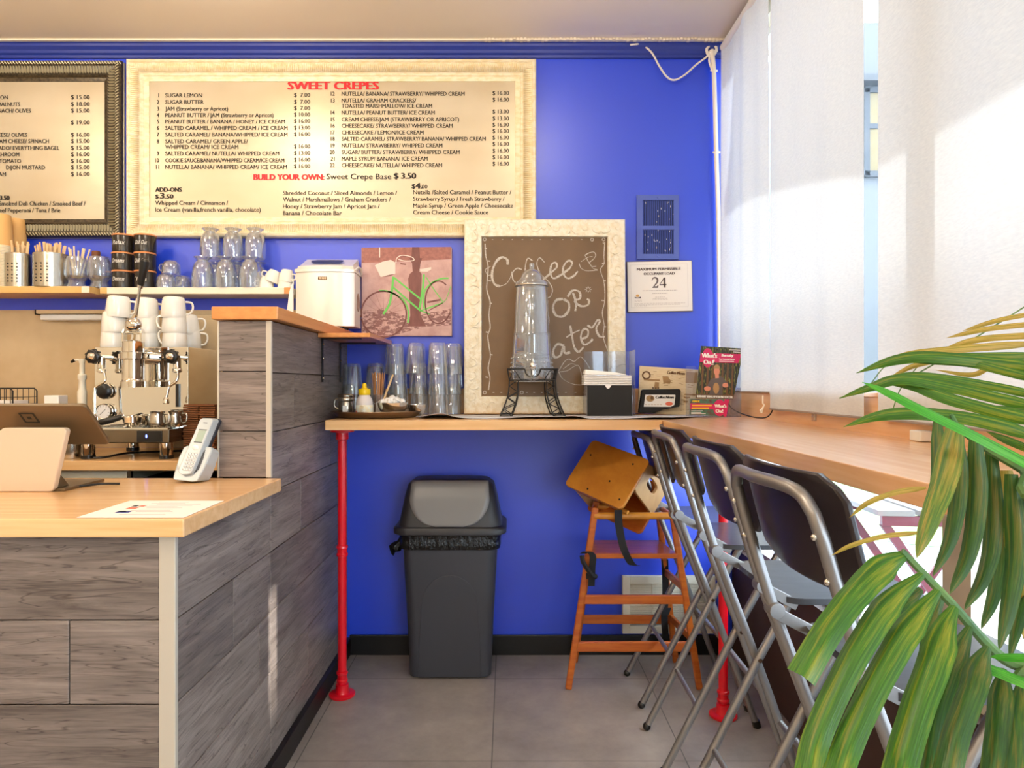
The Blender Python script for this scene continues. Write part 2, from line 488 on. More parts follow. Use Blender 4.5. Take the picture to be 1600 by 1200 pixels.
M['stool_pad'] = mat('black_brown_plastic', (42, 34, 36), 0.3)
M['stool_seat'] = mat('black_seat_plastic', (62, 62, 66), 0.33, noise=((12, 60, 12), 3), c2=(52, 52, 56))
M['black'] = mat('black_plastic', (18, 17, 17), 0.35)
M['black_matte'] = mat('black_matte', (22, 21, 21), 0.7)
M['bin_body'] = mat('charcoal_bin_plastic', (58, 58, 64), 0.45)
M['bin_lid'] = mat('black_bin_lid', (44, 42, 44), 0.42)
M['bin_flap'] = mat('grey_bin_flap', (128, 124, 122), 0.3)
M['bag'] = mat('black_bin_liner', (16, 16, 17), 0.15, bump=((60, 60, 20), 1.0, 0.01))
M['orange_wood'] = mat('orange_stained_wood', (196, 106, 36), 0.35, noise=((8, 8, 60), 4), c2=(176, 84, 26), coat=0.3)
M['orange_wood_x'] = mat('orange_stained_rail', (200, 108, 40), 0.35, noise=((6, 50, 60), 4), c2=(178, 84, 28), coat=0.3)
M['booster'] = mat('golden_plywood', (206, 138, 48), 0.35, noise=((14, 4, 14), 4), c2=(188, 118, 38), coat=0.3)
M['booster_pale'] = mat('pale_plywood', (206, 164, 112), 0.5, noise=((20, 20, 4), 4), c2=(190, 146, 96))
M['strap'] = mat('black_webbing', (20, 20, 24), 0.8)
M['white'] = mat('white_glazed_ceramic', (240, 236, 226), 0.18)
M['white_plastic'] = mat('white_plastic', (226, 224, 218), 0.4)
M['paper'] = mat('white_paper', (246, 242, 236), 0.7)
M['napkin'] = mat('white_napkin', (254, 252, 250), 0.9)
M['grey_paper'] = mat('grey_paper_sheet', (206, 204, 206), 0.6, noise=((20, 20, 20), 3), c2=(190, 188, 192))
M['vent_white'] = mat('white_grille_paint', (232, 224, 204), 0.45)
M['vent_dark'] = mat('vent_inside', (60, 48, 34), 0.8)
M['vent_blue'] = mat('blue_vent_paint', (84, 104, 190), 0.3)
M['vent_blue_in'] = mat('blue_vent_inside', (8, 12, 34), 0.7)
M['shelf_wood'] = mat('pale_shelf_wood', (226, 186, 118), 0.45, noise=((3, 50, 50), 4), c2=(214, 168, 98))
M['shelf_white'] = mat('white_shelf', (238, 230, 208), 0.45)
M['kraft'] = mat('kraft_paper', (222, 172, 104), 0.7)
M['kraft_dark'] = mat('brown_cardboard', (122, 72, 34), 0.7)
M['cup_rim'] = mat('cup_paper', (236, 222, 190), 0.7)
M['stick'] = mat('pale_birch_stick', (226, 190, 140), 0.6)
M['stick_brown'] = mat('brown_stir_stick', (196, 134, 84), 0.6)
M['canister'] = mat('dark_ceramic_canister', (40, 34, 28), 0.25)
M['canister_lid'] = mat('bamboo_lid', (222, 146, 90), 0.5)
M['tablet'] = mat('tablet_back_metal', (112, 92, 66), 0.38, metal=0.35)
M['stand'] = mat('beige_stand_plastic', (220, 198, 170), 0.45)
M['phone'] = mat('silver_phone_plastic', (176, 182, 184), 0.3, metal=.2)
M['phone_dark'] = mat('dark_phone_plastic', (40, 44, 54), 0.35)
M['lcd'] = mat('phone_display', (150, 166, 150), 0.2)
M['appliance'] = mat('pearl_silver_appliance', (240, 236, 228), 0.25, metal=0.25)
M['appliance_side'] = mat('grey_appliance_side', (178, 166, 164), 0.4)
M['yellow'] = mat('yellow_cap_plastic', (246, 208, 10), 0.35)
M['honey'] = mat('bottle_label', (244, 226, 178), 0.5, noise=((60, 60, 60), 2), c2=(240, 240, 226))
M['bottle'] = mat('cloudy_bottle', (222, 212, 206), 0.25)
M['orange_label'] = mat('orange_label', (232, 112, 80), 0.5)
M['tray'] = mat('worn_round_tray', (150, 128, 108), 0.3, metal=0.85)
M['iron'] = mat('black_iron_wire', (16, 14, 14), 0.5)
M['glass'] = glass_mat('clear_glass', (248, 250, 252), 0.09, 0.03, 0.95, body=0.10)
M['glass_jar'] = glass_mat('textured_jar_glass', (240, 244, 248), 0.12, 0.07, 0.95, body=0.16)
M['acrylic'] = glass_mat('clear_acrylic', (240, 243, 250), 0.03, 0.03, 0.5, body=0.035)
M['pane'] = glass_mat('window_glass', (250, 252, 252), 0.01, 0.0, 0.10)
M['blind'] = fabric_mat('white_blind_fabric')
M['hem'] = mat('blind_hem', (150, 140, 136), 0.7)
M['cord'] = mat('white_cord', (240, 232, 218), 0.5)
M['led'] = mat('blue_led', (90, 110, 255), 0.3, emit=((70, 90, 255), 12))
M['lamp'] = mat('lamp_diffuser', (255, 226, 186), 0.4, emit=((255, 214, 168), 14))
M['leaf'] = leaf_mat('palm_leaf', (66, 118, 26), (38, 84, 34), (168, 162, 44), 0.42)
M['leaf_dark'] = leaf_mat('palm_leaf_dark', (58, 100, 36), (34, 76, 50), (140, 122, 50), 0.42)
M['leaf_yellow'] = leaf_mat('palm_leaf_yellowed', (170, 152, 60), (104, 122, 40), (222, 186, 108), 0.7)
M['leaf_mixed'] = leaf_mat('palm_leaf_mixed', (96, 128, 44), (54, 100, 60), (206, 166, 76), 0.6)
M['leaf_bright'] = leaf_mat('palm_leaf_young', (72, 168, 44), (44, 130, 40), (110, 190, 60), 0.4)
M['stem'] = mat('palm_stem', (66, 106, 64), 0.4, noise=((40, 40, 40), 3), c2=(92, 124, 60))
M['pot'] = mat('grey_pot', (120, 116, 110), 0.6)
M['soil'] = mat('potting_soil', (50, 36, 26), 0.9)
M['grass'] = mat('lawn', (88, 116, 62), 0.9, noise=((6, 6, 6), 6), c2=(116, 136, 92))
M['pavement'] = mat('pale_pavement', (176, 176, 176), 0.8, noise=((8, 8, 8), 5), c2=(150, 152, 156))
M['slat'] = mat('weathered_white_slat', (130, 124, 118), 0.6)
M['table_red'] = mat('faded_red_metal', (104, 20, 34), 0.5)
M['ext_wall'] = mat('pale_facade', (196, 198, 202), 0.7)
M['ext_grey'] = mat('grey_facade', (72, 72, 74), 0.7)
M['ext_trim'] = mat('grey_window_trim', (44, 45, 50), 0.6)
M['yellow_glass'] = mat('yellow_window_blind', (96, 78, 36), 0.4)  # yellow of the blind in the far window
M['brown_wall'] = mat('brown_knee_wall', (74, 52, 44), 0.6)
M['pic_bg'] = mat('sepia_print', (214, 178, 172), 0.5, noise=((14, 14, 14), 6), c2=(188, 148, 142))
M['pic_dark'] = mat('sepia_print_dark', (112, 66, 62), 0.5, noise=((30, 30, 10), 4), c2=(134, 84, 78))
M['pic_mid'] = mat('sepia_print_mid', (176, 116, 104), 0.5, noise=((60, 10, 60), 4), c2=(150, 96, 90))
M['pic_leaves'] = mat('sepia_print_leaves', (206, 168, 160), 0.5, noise=((50, 50, 110), 4, 0.45, 0.52), c2=(140, 98, 96))
M['pic_green'] = mat('print_green', (112, 206, 96), 0.5)
M['pic_white'] = mat('print_white', (232, 218, 206), 0.5)
M['magenta'] = mat('magenta_print', (206, 30, 96), 0.4)
M['forest'] = mat('forest_print', (36, 38, 24), 0.4, noise=((160, 160, 40), 4, 0.52, 0.70), c2=(170, 174, 66))
M['skin'] = mat('printed_skin', (214, 138, 110), 0.5)
M['sweater'] = mat('printed_sweater', (96, 86, 82), 0.5)
M['teal_print'] = mat('teal_print', (60, 128, 104), 0.4, noise=((60, 60, 60), 3), c2=(96, 60, 56))
M['news'] = mat('newsprint', (232, 208, 164), 0.7, noise=((30, 30, 160), 3), c2=(240, 220, 184))
M['news_ink'] = mat('brown_news_ink', (110, 78, 48), 0.7)
M['news_mid'] = mat('tan_news_print', (176, 138, 92), 0.7)
M['blue_ink'] = mat('blue_print', (44, 60, 150), 0.5)
M['pump'] = mat('ivory_pump_plastic', (234, 226, 206), 0.35)
M['grey_ink'] = mat('grey_print', (104, 92, 94), 0.6)
M['faint_ink'] = mat('faint_print', (196, 188, 186), 0.6)
# ================================================================== THE SETTING
WY = 3.04          # back wall
WX = 1.03          # window plane
CZ = 2.712         # ceiling
struct('floor', MB().box(-3.6, WX + 0.1, -3.2, WY + 0.1, -0.1, 0.0), M['tile'])
struct('ceiling', MB().box(-3.6, WX + 0.1, -3.2, WY + 0.1, CZ, CZ + 0.1), M['ceiling'])
struct('wall_back', MB().box(-3.6, WX + 0.1, WY, WY + 0.1, 0, CZ), M['blue'])
struct('wall_left', MB().box(-3.7, -3.6, -3.2, WY + 0.1, 0, CZ), M['cream_wall'])
struct('wall_front', MB().box(-3.7, WX + 0.1, -3.3, -3.2, 0, CZ), M['cream_wall'])
# knee wall and header of the window side
struct('wall_right', MB().box(WX - 0.03, WX + 0.1, -3.2, WY, 0, 0.48), M['brown_wall'])
struct('wall_right_header', MB().box(WX - 0.03, WX + 0.1, -3.2, WY, 2.62, CZ), M['cream_wall'])
mull = [WY - 0.03, 1.56, 0.08, -1.45, -3.17]
for i, my in enumerate(mull):
    struct('trim_%d' % (i + 1), MB().box(WX - 0.005, WX + 0.075, my - 0.05, my + 0.05, 0.48, 2.62), M['ceiling'])
for i in range(4):
    y1, y0 = mull[i] - 0.05, mull[i + 1] + 0.05
    w = struct('window_%d' % (i + 1), MB().box(WX + 0.03, WX + 0.036, y0, y1, 0.5, 2.6), M['pane'])
    fr = MB()
    for (a, b, c, d) in ((y0, y1, 0.48, 0.51), (y0, y1, 2.59, 2.62)):
        fr.box(WX + 0.01, WX + 0.055, a, b, c, d)
    fr.build('window_frame', M['ceiling'], w)
# sill ledge behind the window bar
struct('trim_6', MB().box(0.975, 1.0, 0.62, WY - 0.015, 1.05, 1.168).box(0.965, 0.998, 0.62, WY - 0.015, 1.168, 1.182), M['wood_y'], bevel=0.002)
# baseboard along the back wall
struct('baseboard_back', MB().box(-0.70, WX - 0.03, WY - 0.014, WY, 0.0, 0.088), M['black_trim'], bevel=0.003)
# crown moulding, painted blue
mo = MB()
prof = [(0.0, 2.648), (0.012, 2.648), (0.014, 2.66), (0.022, 2.666), (0.024, 2.678), (0.036, 2.69), (0.038, 2.70), (0.046, 2.704), (0.046, 2.712), (0.0, 2.712)]
mo.loft([[(-3.6, WY - a, z) for a, z in prof], [(WX, WY - a, z) for a, z in prof]])
struct('trim_7', mo, M['blue_dark'])
mo = MB(); mo.box(-3.6, WX - 0.02, WY - 0.058, WY - 0.0, 2.7035, 2.7118)
for i in range(70):
    x = -0.1 + i * 0.0155
    mo.box(x, x + 0.012, WY - 0.062 - random.random() * 0.006, WY - 0.05, 2.698 + random.random() * 0.006, 2.711)
struct('trim_8', mo, M['ceiling'])
# stub wall with laminate planks (right of the service counter)
PX = -0.713; YF = F / 519.0; CF = F / 729.0

def plank_rows(mb, kind, fix, u0, u1, zs, joints, th=0.008, g=0.0014, sgn=1):
    for i in range(len(zs) - 1):
        z0, z1 = zs[i], zs[i + 1]
        cuts = [u0] + sorted(j for j in joints.get(i, []) if u0 < j < u1) + [u1]
        for a, b in zip(cuts[:-1], cuts[1:]):
            a2 = a + (g if a != u0 else 0); b2 = b - (g if b != u1 else 0)
            if kind == 'x': mb.box(min(fix, fix + sgn * th), max(fix, fix + sgn * th), a2, b2, z0 + g, z1 - g)
            else: mb.box(a2, b2, min(fix, fix + sgn * th), max(fix, fix + sgn * th), z0 + g, z1 - g)

core = MB().box(-0.871 + 0.009, PX - 0.009, YF + 0.009, WY - 0.001, 0.0, 1.394)
pw = struct('wall_stub', core, M['plank_back'])
ZR = [0.05, 0.156, 0.336, 0.516, 0.697, 0.877, 1.057, 1.237, 1.394]
sd = MB(); plank_rows(sd, 'x', PX - 0.009, YF + 0.002, WY - 0.002, ZR, {6: [2.285], 5: [2.75], 4: [2.355], 1: [2.44], 7: [2.62], 3: [2.9]}, 0.009, sgn=1)
sd.build('plank_cladding', M['plank'], pw, bevel=0.0012, seg=1)
fd = MB(); plank_rows(fd, 'y', YF + 0.009, -0.871, PX - 0.012, [0.921, 1.057 + 0.004, 1.237 + 0.004, 1.394], {}, 0.009, sgn=-1)
fd.build('plank_cladding', M['plank'], pw, bevel=0.0012, seg=1)
ld = MB(); plank_rows(ld, 'x', -0.871 + 0.009, YF + 0.002, WY - 0.002, [0.921, 1.061, 1.241, 1.394], {}, 0.009, sgn=-1)
ld.build('plank_cladding', M['plank'], pw, bevel=0.0012, seg=1)
ts = MB().box(PX - 0.014, PX + 0.0015, YF - 0.0015, YF + 0.012, 0.921, 1.394).box(-0.874, -0.868, YF - 0.0015, YF + 0.012, 0.921, 1.394)
ts.build('corner_strip', M['trim_strip'], pw, bevel=0.001)
# service counter body (joins the stub wall)
cb = struct('wall_counter', MB().box(-3.0, PX - 0.009, CF + 0.009, YF + 0.3, 0.0, 0.879), M['plank_back'])
sd = MB(); plank_rows(sd, 'x', PX - 0.009, CF + 0.002, YF - 0.001, ZR[:5] + [0.879], {3: [1.778], 2: [1.96]}, 0.009, sgn=1)
sd.build('plank_cladding', M['plank'], cb, bevel=0.0012, seg=1)
fd = MB(); plank_rows(fd, 'y', CF + 0.009, -3.0, PX - 0.034, ZR[:5] + [0.879], {3: [(108 - CX) / 729, -1.9], 2: [-1.45], 4: [-1.6], 1: [-1.1]}, 0.009, sgn=-1)
fd.build('plank_cladding', M['plank'], cb, bevel=0.0012, seg=1)
MB().box(PX - 0.034, PX + 0.0015, CF - 0.0015, CF + 0.012, 0.0, 0.879).build('corner_strip', M['trim_strip'], cb, bevel=0.0015)
# black base along the customer side
struct('baseboard_left', MB().box(PX - 0.02, PX + 0.018, CF + 0.012, WY - 0.001, 0.0, 0.075), M['black_trim'], bevel=0.003)
# beige splash panel behind the machine and its grey socket
bs = struct('wall_splash', MB().box(-3.4, -0.874, WY - 0.012, WY - 0.001, 0.92, 1.53), M['backsplash'])

# ================================================================== WORKTOPS AND SHELVES
o = MB().box(-2.6, -0.680, F / 744, YF - 0.002, 0.881, 0.920).build('service_countertop', M['wood_x'], bevel=0.003)
tag(o, 'thick beech worktop of the low service counter in front of the till', 'countertop')
o = MB().box(-0.882, -0.684, F / 525, WY - 0.002, 1.3955, 1.434).build('ledge_top', M['wood_top'], bevel=0.003)
tag(o, 'orange wooden ledge topping the plank-clad half wall, under the silver appliance', 'ledge')
# bar that runs along the back wall then along the window: two separate slabs
o = MB().box(-0.668, 0.568, 2.50, WY - 0.016, 1.033, 1.07).build('bar_counter', M['wood_x'], bevel=0.002)
tag(o, 'beech bar counter along the blue wall, on red pipe legs above the trash can', 'bar counter')
o = MB().box(0.57, 0.973, 0.66, WY - 0.016, 1.033, 1.07).build('window_bar_counter', M['wood_y'], bevel=0.002)
tag(o, 'long beech bar counter running under the window blinds above the folding stools', 'bar counter')
o = MB().box(-0.70, 0.973, WY - 0.014, WY - 0.001, 1.071, 1.183).build('bar_backboard', M['wood_x'], bevel=0.002)
tag(o, 'low wooden upstand board on the blue wall at the back of the bar', 'board')
o = thing('back_counter', 'beech back counter carrying the lever espresso machine', 'countertop', (-1.9, 2.75, 0.0))
MB().box(-3.3, -0.876, 2.51, WY - 0.013, 0.884, 0.92).build('worktop', M['wood_x'], o, bevel=0.002)
MB().box(-3.3, -1.42, 2.55, WY - 0.02, 0.0, 0.878).build('cabinet_body', M['shelf_white'], o, bevel=0.002)
MB().box(-1.413, -0.88, 2.60, WY - 0.02, 0.0, 0.84).build('fridge_front', M['black_matte'], o, bevel=0.002)
MB().box(-1.418, -1.404, 2.545, 2.56, 0.0, 0.878).build('edge_strip', M['steel'], o)
# shelves
o = thing('wall_shelf', 'pale wooden wall shelf holding kraft cups and metal stirrer pots', 'shelf', (-2.3, 2.93, 1.582))
MB().box(-3.2, P(140, 0, 2.845).x, 2.845, WY - 0.001, 1.582, 1.610).build('board', M['shelf_wood'], o, bevel=0.002)
MB().box(P(128, 0, 2.845).x, P(139.5, 0, 2.845).x, 2.843, 2.846, 1.583, 1.609).build('edge_cap', M['vent_white'], o)
o = thing('wall_shelf', 'white wall shelf holding canisters, glasses and espresso cups', 'shelf', (-1.4, 2.95, 1.582))
x0, x1 = P(156, 0, 2.88).x, P(456, 0, 2.88).x
MB().box(x0, x1, 2.88, WY - 0.001, 1.582, 1.610).build('board', M['shelf_white'], o, bevel=0.002)
MB().box(x1 - 0.032, x1 - 0.001, 2.878, 2.881, 1.583, 1.609).build('edge_cap', M['wood_top'], o)
MB().box(x0 + 0.002, x0 + 0.03, 2.878, 2.881, 1.583, 1.609).build('edge_cap', M['shelf_wood'], o)
# small corner shelf on brackets, beside the half wall
o = thing('corner_shelf', 'small orange shelf board bracketed to the half wall above the sugar tray', 'shelf', (-0.6, 2.77, 1.355))
MB().box(PX + 0.002, -0.515, 2.56, WY - 0.002, 1.378, 1.3945).build('board', M['wood_top'], o, bevel=0.0015)
br = MB()
for y in (2.62, 2.90):
    br.box(PX + 0.002, PX + 0.005, y - 0.009, y + 0.009, 1.21, 1.377).box(PX + 0.002, -0.56, y - 0.009, y + 0.009, 1.374, 1.3775)
    br.build('bracket', M['iron'], o); br = MB()
for y in (2.62, 2.90):
    s_ = MB()
    for z in (1.225, 1.30, 1.355): s_.sphere((PX + 0.006, y, z), 0.004, 8)
    s_.build('screws', M['steel'], o)

# ================================================================== RED PIPE LEGS
def pipe_leg(x, y, label):
    t = thing('pipe_leg', label, 'table leg', (x, y, 0), 'red pipe legs under the bars')
    MB().lathe([(0.0165, 0.02), (0.0165, 0.60), (0.0165, 1.016)], (x, y, 0), 20).build('pipe', M['red'], t, smooth=True)
    MB().lathe([(0.001, 0), (0.048, 0), (0.050, 0.003), (0.050, 0.009), (0.046, 0.012), (0.028, 0.013), (0.025, 0.022), (0.024, 0.045), (0.017, 0.047)], (x, y, 0.001), 28).build('flange', M['red'], t, smooth=True)
    for z in (0.075, 0.56): MB().lathe([(0.0165, z - 0.022), (0.021, z - 0.02), (0.022, z - 0.012), (0.0185, z - 0.008), (0.0185, z + 0.008), (0.022, z + 0.012), (0.021, z + 0.02), (0.0165, z + 0.022)], (x, y, 0), 24).build('coupling', M['red'], t, smooth=True)
    MB().lathe([(0.0165, 0.985), (0.024, 0.99), (0.024, 1.015), (0.045, 1.018), (0.046, 1.03), (0.001, 1.031)], (x, y, 0), 28).build('top_flange', M['red'], t, smooth=True)
pipe_leg(-0.638, 2.635, 'red pipe leg with round foot, beside the half wall and trash can')
pipe_leg(0.78, 2.47, 'red pipe leg behind the folding stools near the window')

# ================================================================== FRAMED MENUS
def frame_rings(mb, x0, x1, z0, z1, prof, yb):
    """prof: (inset, depth in front of yb)"""
    secs = []
    for (i, d) in prof:
        secs.append([(x0 + i, yb - d, z0 + i), (x1 - i, yb - d, z0 + i), (x1 - i, yb - d, z1 - i), (x0 + i, yb - d, z1 - i)])
    return mb.loft(secs, cap=False)

def flutes(mb, x0, x1, z0, z1, w0, w1, step, yb, d, wd=0.6):
    n = int((x1 - x0 - 2 * w0) / step)
    for k in range(n):
        x = x0 + w0 + (k + 0.5) * (x1 - x0 - 2 * w0) / n
        ins = min(w1, max(w0, x - x0)); ins2 = min(w1, max(w0, x1 - x))
        lo = min(ins, ins2)
        for (za, zb) in ((z0 + w0, z0 + lo), (z1 - lo, z1 - w0)):
            if zb - za < 0.004: continue
            h = step * wd / 2
            mb.add([(x - h, yb, za), (x, yb - d, za), (x + h, yb, za), (x - h, yb, zb), (x, yb - d, zb), (x + h, yb, zb)], [(0, 1, 4, 3), (1, 2, 5, 4), (0, 2, 1), (3, 4, 5)])
    n = int((z1 - z0 - 2 * w0) / step)
    for k in range(n):
        z = z0 + w0 + (k + 0.5) * (z1 - z0 - 2 * w0) / n
        lo = min(w1, z - z0, z1 - z)
        for (xa, xb) in ((x0 + w0, x0 + lo), (x1 - lo, x1 - w0)):
            if xb - xa < 0.004: continue
            h = step * wd / 2
            mb.add([(xa, yb, z - h), (xa, yb - d, z), (xa, yb, z + h), (xb, yb, z - h), (xb, yb - d, z), (xb, yb, z + h)], [(0, 1, 4, 3), (1, 2, 5, 4), (0, 2, 1), (3, 4, 5)])

YM = 3.0
def mp(x, y, Y=YM): return P(x, y, Y)
# --- sweet crepes menu
a, b = mp(195.5, 370), mp(838, 90.5)
X0, X1, Z0, Z1 = a.x, b.x, a.z, b.z
mn = thing('menu_board', 'wide cream-framed mirror menu lettered SWEET CREPES on the blue wall', 'menu', ((X0 + X1) / 2, 3.02, Z0))
f = MB(); frame_rings(f, X0, X1, Z0, Z1, [(0, 0.0), (0, 0.030), (0.006, 0.038), (0.016, 0.040), (0.020, 0.034), (0.056, 0.026), (0.060, 0.022), (0.068, 0.022), (0.072, 0.017), (0.092, 0.014), (0.093, 0.006)], WY - 0.001)
flutes(f, X0, X1, Z0, Z1, 0.021, 0.057, 0.0088, WY - 0.031, 0.007)
f.build('frame', M['cream_frame'], mn)
MB().box(X0 + 0.085, X1 - 0.085, WY - 0.010, WY - 0.004, Z0 + 0.085, Z1 - 0.085).build('mirror_panel', M['mirror_panel'], mn)
YT = WY - 0.0115
UX, UZ = Vector((1, 0, 0)), Vector((0, 0, 1))
def line(mb, t, x0, x1, y, cap, bold=False, align=None):
    o = P(x0, y, YT)
    w = P(x1, y, YT).x - o.x
    put_text(mb, t, o, UX, UZ, width=w, cap=cap / F * YT, bold=bold)
def numr(mb, t, x1, y, cap):
    vs, fs, w = text_geo(t, False); line(mb, t, x1 - w * cap * .85, x1, y, cap)
tx = MB()
Lc = [('1', 'SUGAR LEMON', 315.5, 152), ('2', 'SUGAR BUTTER', 318, 162.5), ('3', 'JAM (Strawberry or Apricot)', 356, 173), ('4', 'PEANUT BUTTER / JAM (Strawberry or Apricot)', 427, 183),
      ('5', 'PEANUT BUTTER / BANANA / HONEY / ICE CREAM', 445, 193), ('6', 'SALTED CARAMEL / WHIPPED CREAM / ICE CREAM', 449, 203), ('7', 'SALTED CARAMEL/ BANANA/WHIPPED/ ICE CREAM', 449, 213.4),
      ('8', 'SALTED CARAMEL/ GREEN APPLE/', 387, 224), ('', 'WHIPPED CREAM/ ICE CREAM', 372, 232.6), ('9', 'SALTED CARAMEL/ NUTELLA/ WHIPPED CREAM', 436, 242.8),
      ('10', 'COOKIE SAUCE/BANANA/WHIPPED CREAM/ICE CREAM', 444, 253.6), ('11', 'NUTELLA/ BANANA/ WHIPPED CREAM/ ICE CREAM', 448, 264)]
for n_, t_, x_, y_ in Lc:
    if n_: numr(tx, n_, 248.2, y_, 6.2)
    line(tx, t_, 258, x_, y_, 6.2)
for (p_, y_) in (('$  7.00', 151.5), ('$  7.00', 162), ('$  7.00', 172), ('$ 10.00', 182), ('$ 16.00', 192), ('$ 13.00', 202.5), ('$ 16.00', 212.6), ('$ 16.00', 231.6), ('$ 13.00', 242), ('$ 16.00', 252.6), ('$ 16.00', 262.6)):
    line(tx, p_, 459.2, 484.2, y_, 6.2)
Rc = [('12', 'NUTELLA/ BANANA/ STRAWBERRY/ WHIPPED CREAM', 725.6, 149.6), ('13', 'NUTELLA/ GRAHAM CRACKERS/', 650, 160), ('', 'TOASTED MARSHMALLOW/ ICE CREAM', 674.8, 168.6), ('14', 'NUTELLA/ PEANUT BUTTER/ ICE CREAM', 679, 179),
      ('15', 'CREAM CHEESE/JAM (STRAWBERRY OR APRICOT)', 717, 189.6), ('16', 'CHEESECAKE/ STRAWBERRY/ WHIPPED CREAM', 707, 199.6), ('17', 'CHEESECAKE / LEMON/ICE CREAM', 661.5, 210),
      ('18', 'SALTED CARAMEL/ STRAWBERRY/ BANANA/ WHIPPED CREAM', 758.7, 220), ('19', 'NUTELLA/ STRAWBERRY/ WHIPPED CREAM', 691, 230.5), ('20', 'SUGAR/ BUTTER/ STRAWBERRY/ WHIPPED CREAM', 718, 240.8),
      ('21', 'MAPLE SYRUP/ BANANA/ ICE CREAM', 668, 251), ('22', 'CHEESECAKE/ NUTELLA/ WHIPPED CREAM', 690.5, 261.3)]
for n_, t_, x_, y_ in Rc:
    if n_: numr(tx, n_, 522.5, y_, 6.2)
    line(tx, t_, 533.7, x_, y_, 6.2)
for (p_, y_) in (('$ 16.00', 148.6), ('$ 16.00', 158.7), ('$ 13.00', 177.4), ('$ 13.00', 188), ('$ 16.00', 197.9), ('$ 16.00', 207.8), ('$ 16.00', 217.9), ('$ 16.00', 228), ('$ 16.00', 238.6), ('$ 16.00', 248.7), ('$ 16.00', 258.8)):
    line(tx, p_, 769.5, 795, y_, 6.2)
line(tx, 'Sweet Crepe Base', 510, 611, 280, 8.6)
line(tx, '$ 3.50', 615, 649, 279, 8.6, True)
line(tx, 'ADD-ONS', 242.4, 283, 299.6, 6.6, True)
line(tx, '$', 242.4, 247, 310, 6.2, True); line(tx, '3', 249.5, 255.5, 310, 8.4, True); line(tx, '.50', 257, 270, 310, 6.4, True)
line(tx, 'Whipped Cream / Cinnamon /', 242.4, 356, 320.2, 6.6)
line(tx, 'Ice Cream (vanilla,french vanilla, chocolate)', 242.4, 407, 330.8, 6.6)
for t_, x_, y_ in (('Shredded Coconut / Sliced Almonds / Lemon /', 620, 304.6), ('Walnut / Marshmallows / Graham Crackers /', 610, 314.8), ('Honey / Strawberry Jam / Apricot Jam /', 593, 325.4), ('Banana / Chocolate Bar', 533.7, 336.2)):
    line(tx, t_, 442, x_, y_, 6.6)
line(tx, '$', 643, 648, 294.6, 7, True); line(tx, '4.', 649, 658.5, 294.6, 8.6, True); line(tx, '00', 659, 667.5, 294.6, 6)
for t_, x_, y_ in (('Nutella /Salted Caramel / Peanut Butter /', 798.7, 303.6), ('Strawberry Syrup / Fresh Strawberry /', 788, 314), ('Maple Syrup / Green Apple / Cheesecake /', 807, 324.6), ('Cream Cheese / Cookie Sauce', 762.7, 335)):
    line(tx, t_, 645.5, x_, y_, 6.6)
tx.build('black_lettering', M['ink'], mn)
rx = MB()
line(rx, 'SWEET CREPES', 449, 590, 139.8, 12.0, True)
rx.build('red_heading', M['red_ink'], mn)['label'] = 'red heading SWEET CREPES'
rx = MB(); line(rx, 'BUILD YOUR OWN:', 395.8, 505.6, 281, 8.8, True)
rx.build('red_heading', M['red_ink'], mn)['label'] = 'red heading BUILD YOUR OWN'
# --- left menu, dark ribbed frame, cut by the picture edge
a, b = mp(-430, 370), mp(187.5, 93)
X0, X1, Z0, Z1 = a.x, b.x, a.z, b.z
mn = thing('menu_board', 'mirror menu in a dark ribbed antique frame at the upper left', 'menu', ((X0 + X1) / 2, 3.02, Z0))
f = MB(); frame_rings(f, X0, X1, Z0, Z1, [(0, 0.0), (0, 0.028), (0.004, 0.036), (0.010, 0.042), (0.018, 0.040), (0.024, 0.032), (0.054, 0.024), (0.058, 0.022), (0.064, 0.024), (0.070, 0.016), (0.084, 0.012), (0.086, 0.005)], WY - 0.001)
f.build('frame', M['dark_frame'], mn)
f = MB(); flutes(f, X0, X1, Z0, Z1, 0.026, 0.055, 0.0125, WY - 0.0285, 0.011, 0.62)
f.build('silver_flutes', M['silver_rib'], mn)
f = MB()
frame_rings(f, X0 - 0.001, X1 + 0.001, Z0 - 0.001, Z1 + 0.001, [(0, 0.0), (0, 0.010), (0.004, 0.012), (0.004, 0.0)], WY - 0.001)
for k in range(400):   # rope twist on the outer moulding
    u = k / 400.0; L_ = 2 * (X1 - X0 + Z1 - Z0); d_ = u * L_
    if d_ < X1 - X0: p_, e_ = Vector((X0 + d_, 0, Z0 + 0.013)), Vector((1, 0, 0))
    elif d_ < X1 - X0 + Z1 - Z0: p_, e_ = Vector((X1 - 0.013, 0, Z0 + d_ - (X1 - X0))), Vector((0, 0, 1))
    elif d_ < 2 * (X1 - X0) + Z1 - Z0: p_, e_ = Vector((X1 - (d_ - (X1 - X0) - (Z1 - Z0)), 0, Z1 - 0.013)), Vector((-1, 0, 0))
    else: p_, e_ = Vector((X0 + 0.013, 0, Z1 - (d_ - 2 * (X1 - X0) - (Z1 - Z0)))), Vector((0, 0, -1))
    q_ = Vector((e_.z, 0, -e_.x))
    p_.y = WY - 0.042
    f.tube([p_ - q_ * 0.008 - e_ * 0.006, p_ + Vector((0, -0.002, 0)), p_ + q_ * 0.008 + e_ * 0.006], [0.0012, 0.0026, 0.0012], 5)
f.build('silver_edge', M['silver_rib'], mn)
MB().box(X0 + 0.08, X1 - 0.08, WY - 0.010, WY - 0.004, Z0 + 0.08, Z1 - 0.08).build('mirror_panel', M['mirror_panel'], mn)
tx = MB()
def rline(t, x1, y, cap=6.2, bold=False, per=None):
    vs, fs, w = text_geo(t, bold)
    wpx = w * cap * 0.88
    line(tx, t, x1 - wpx, x1, y, cap, bold)
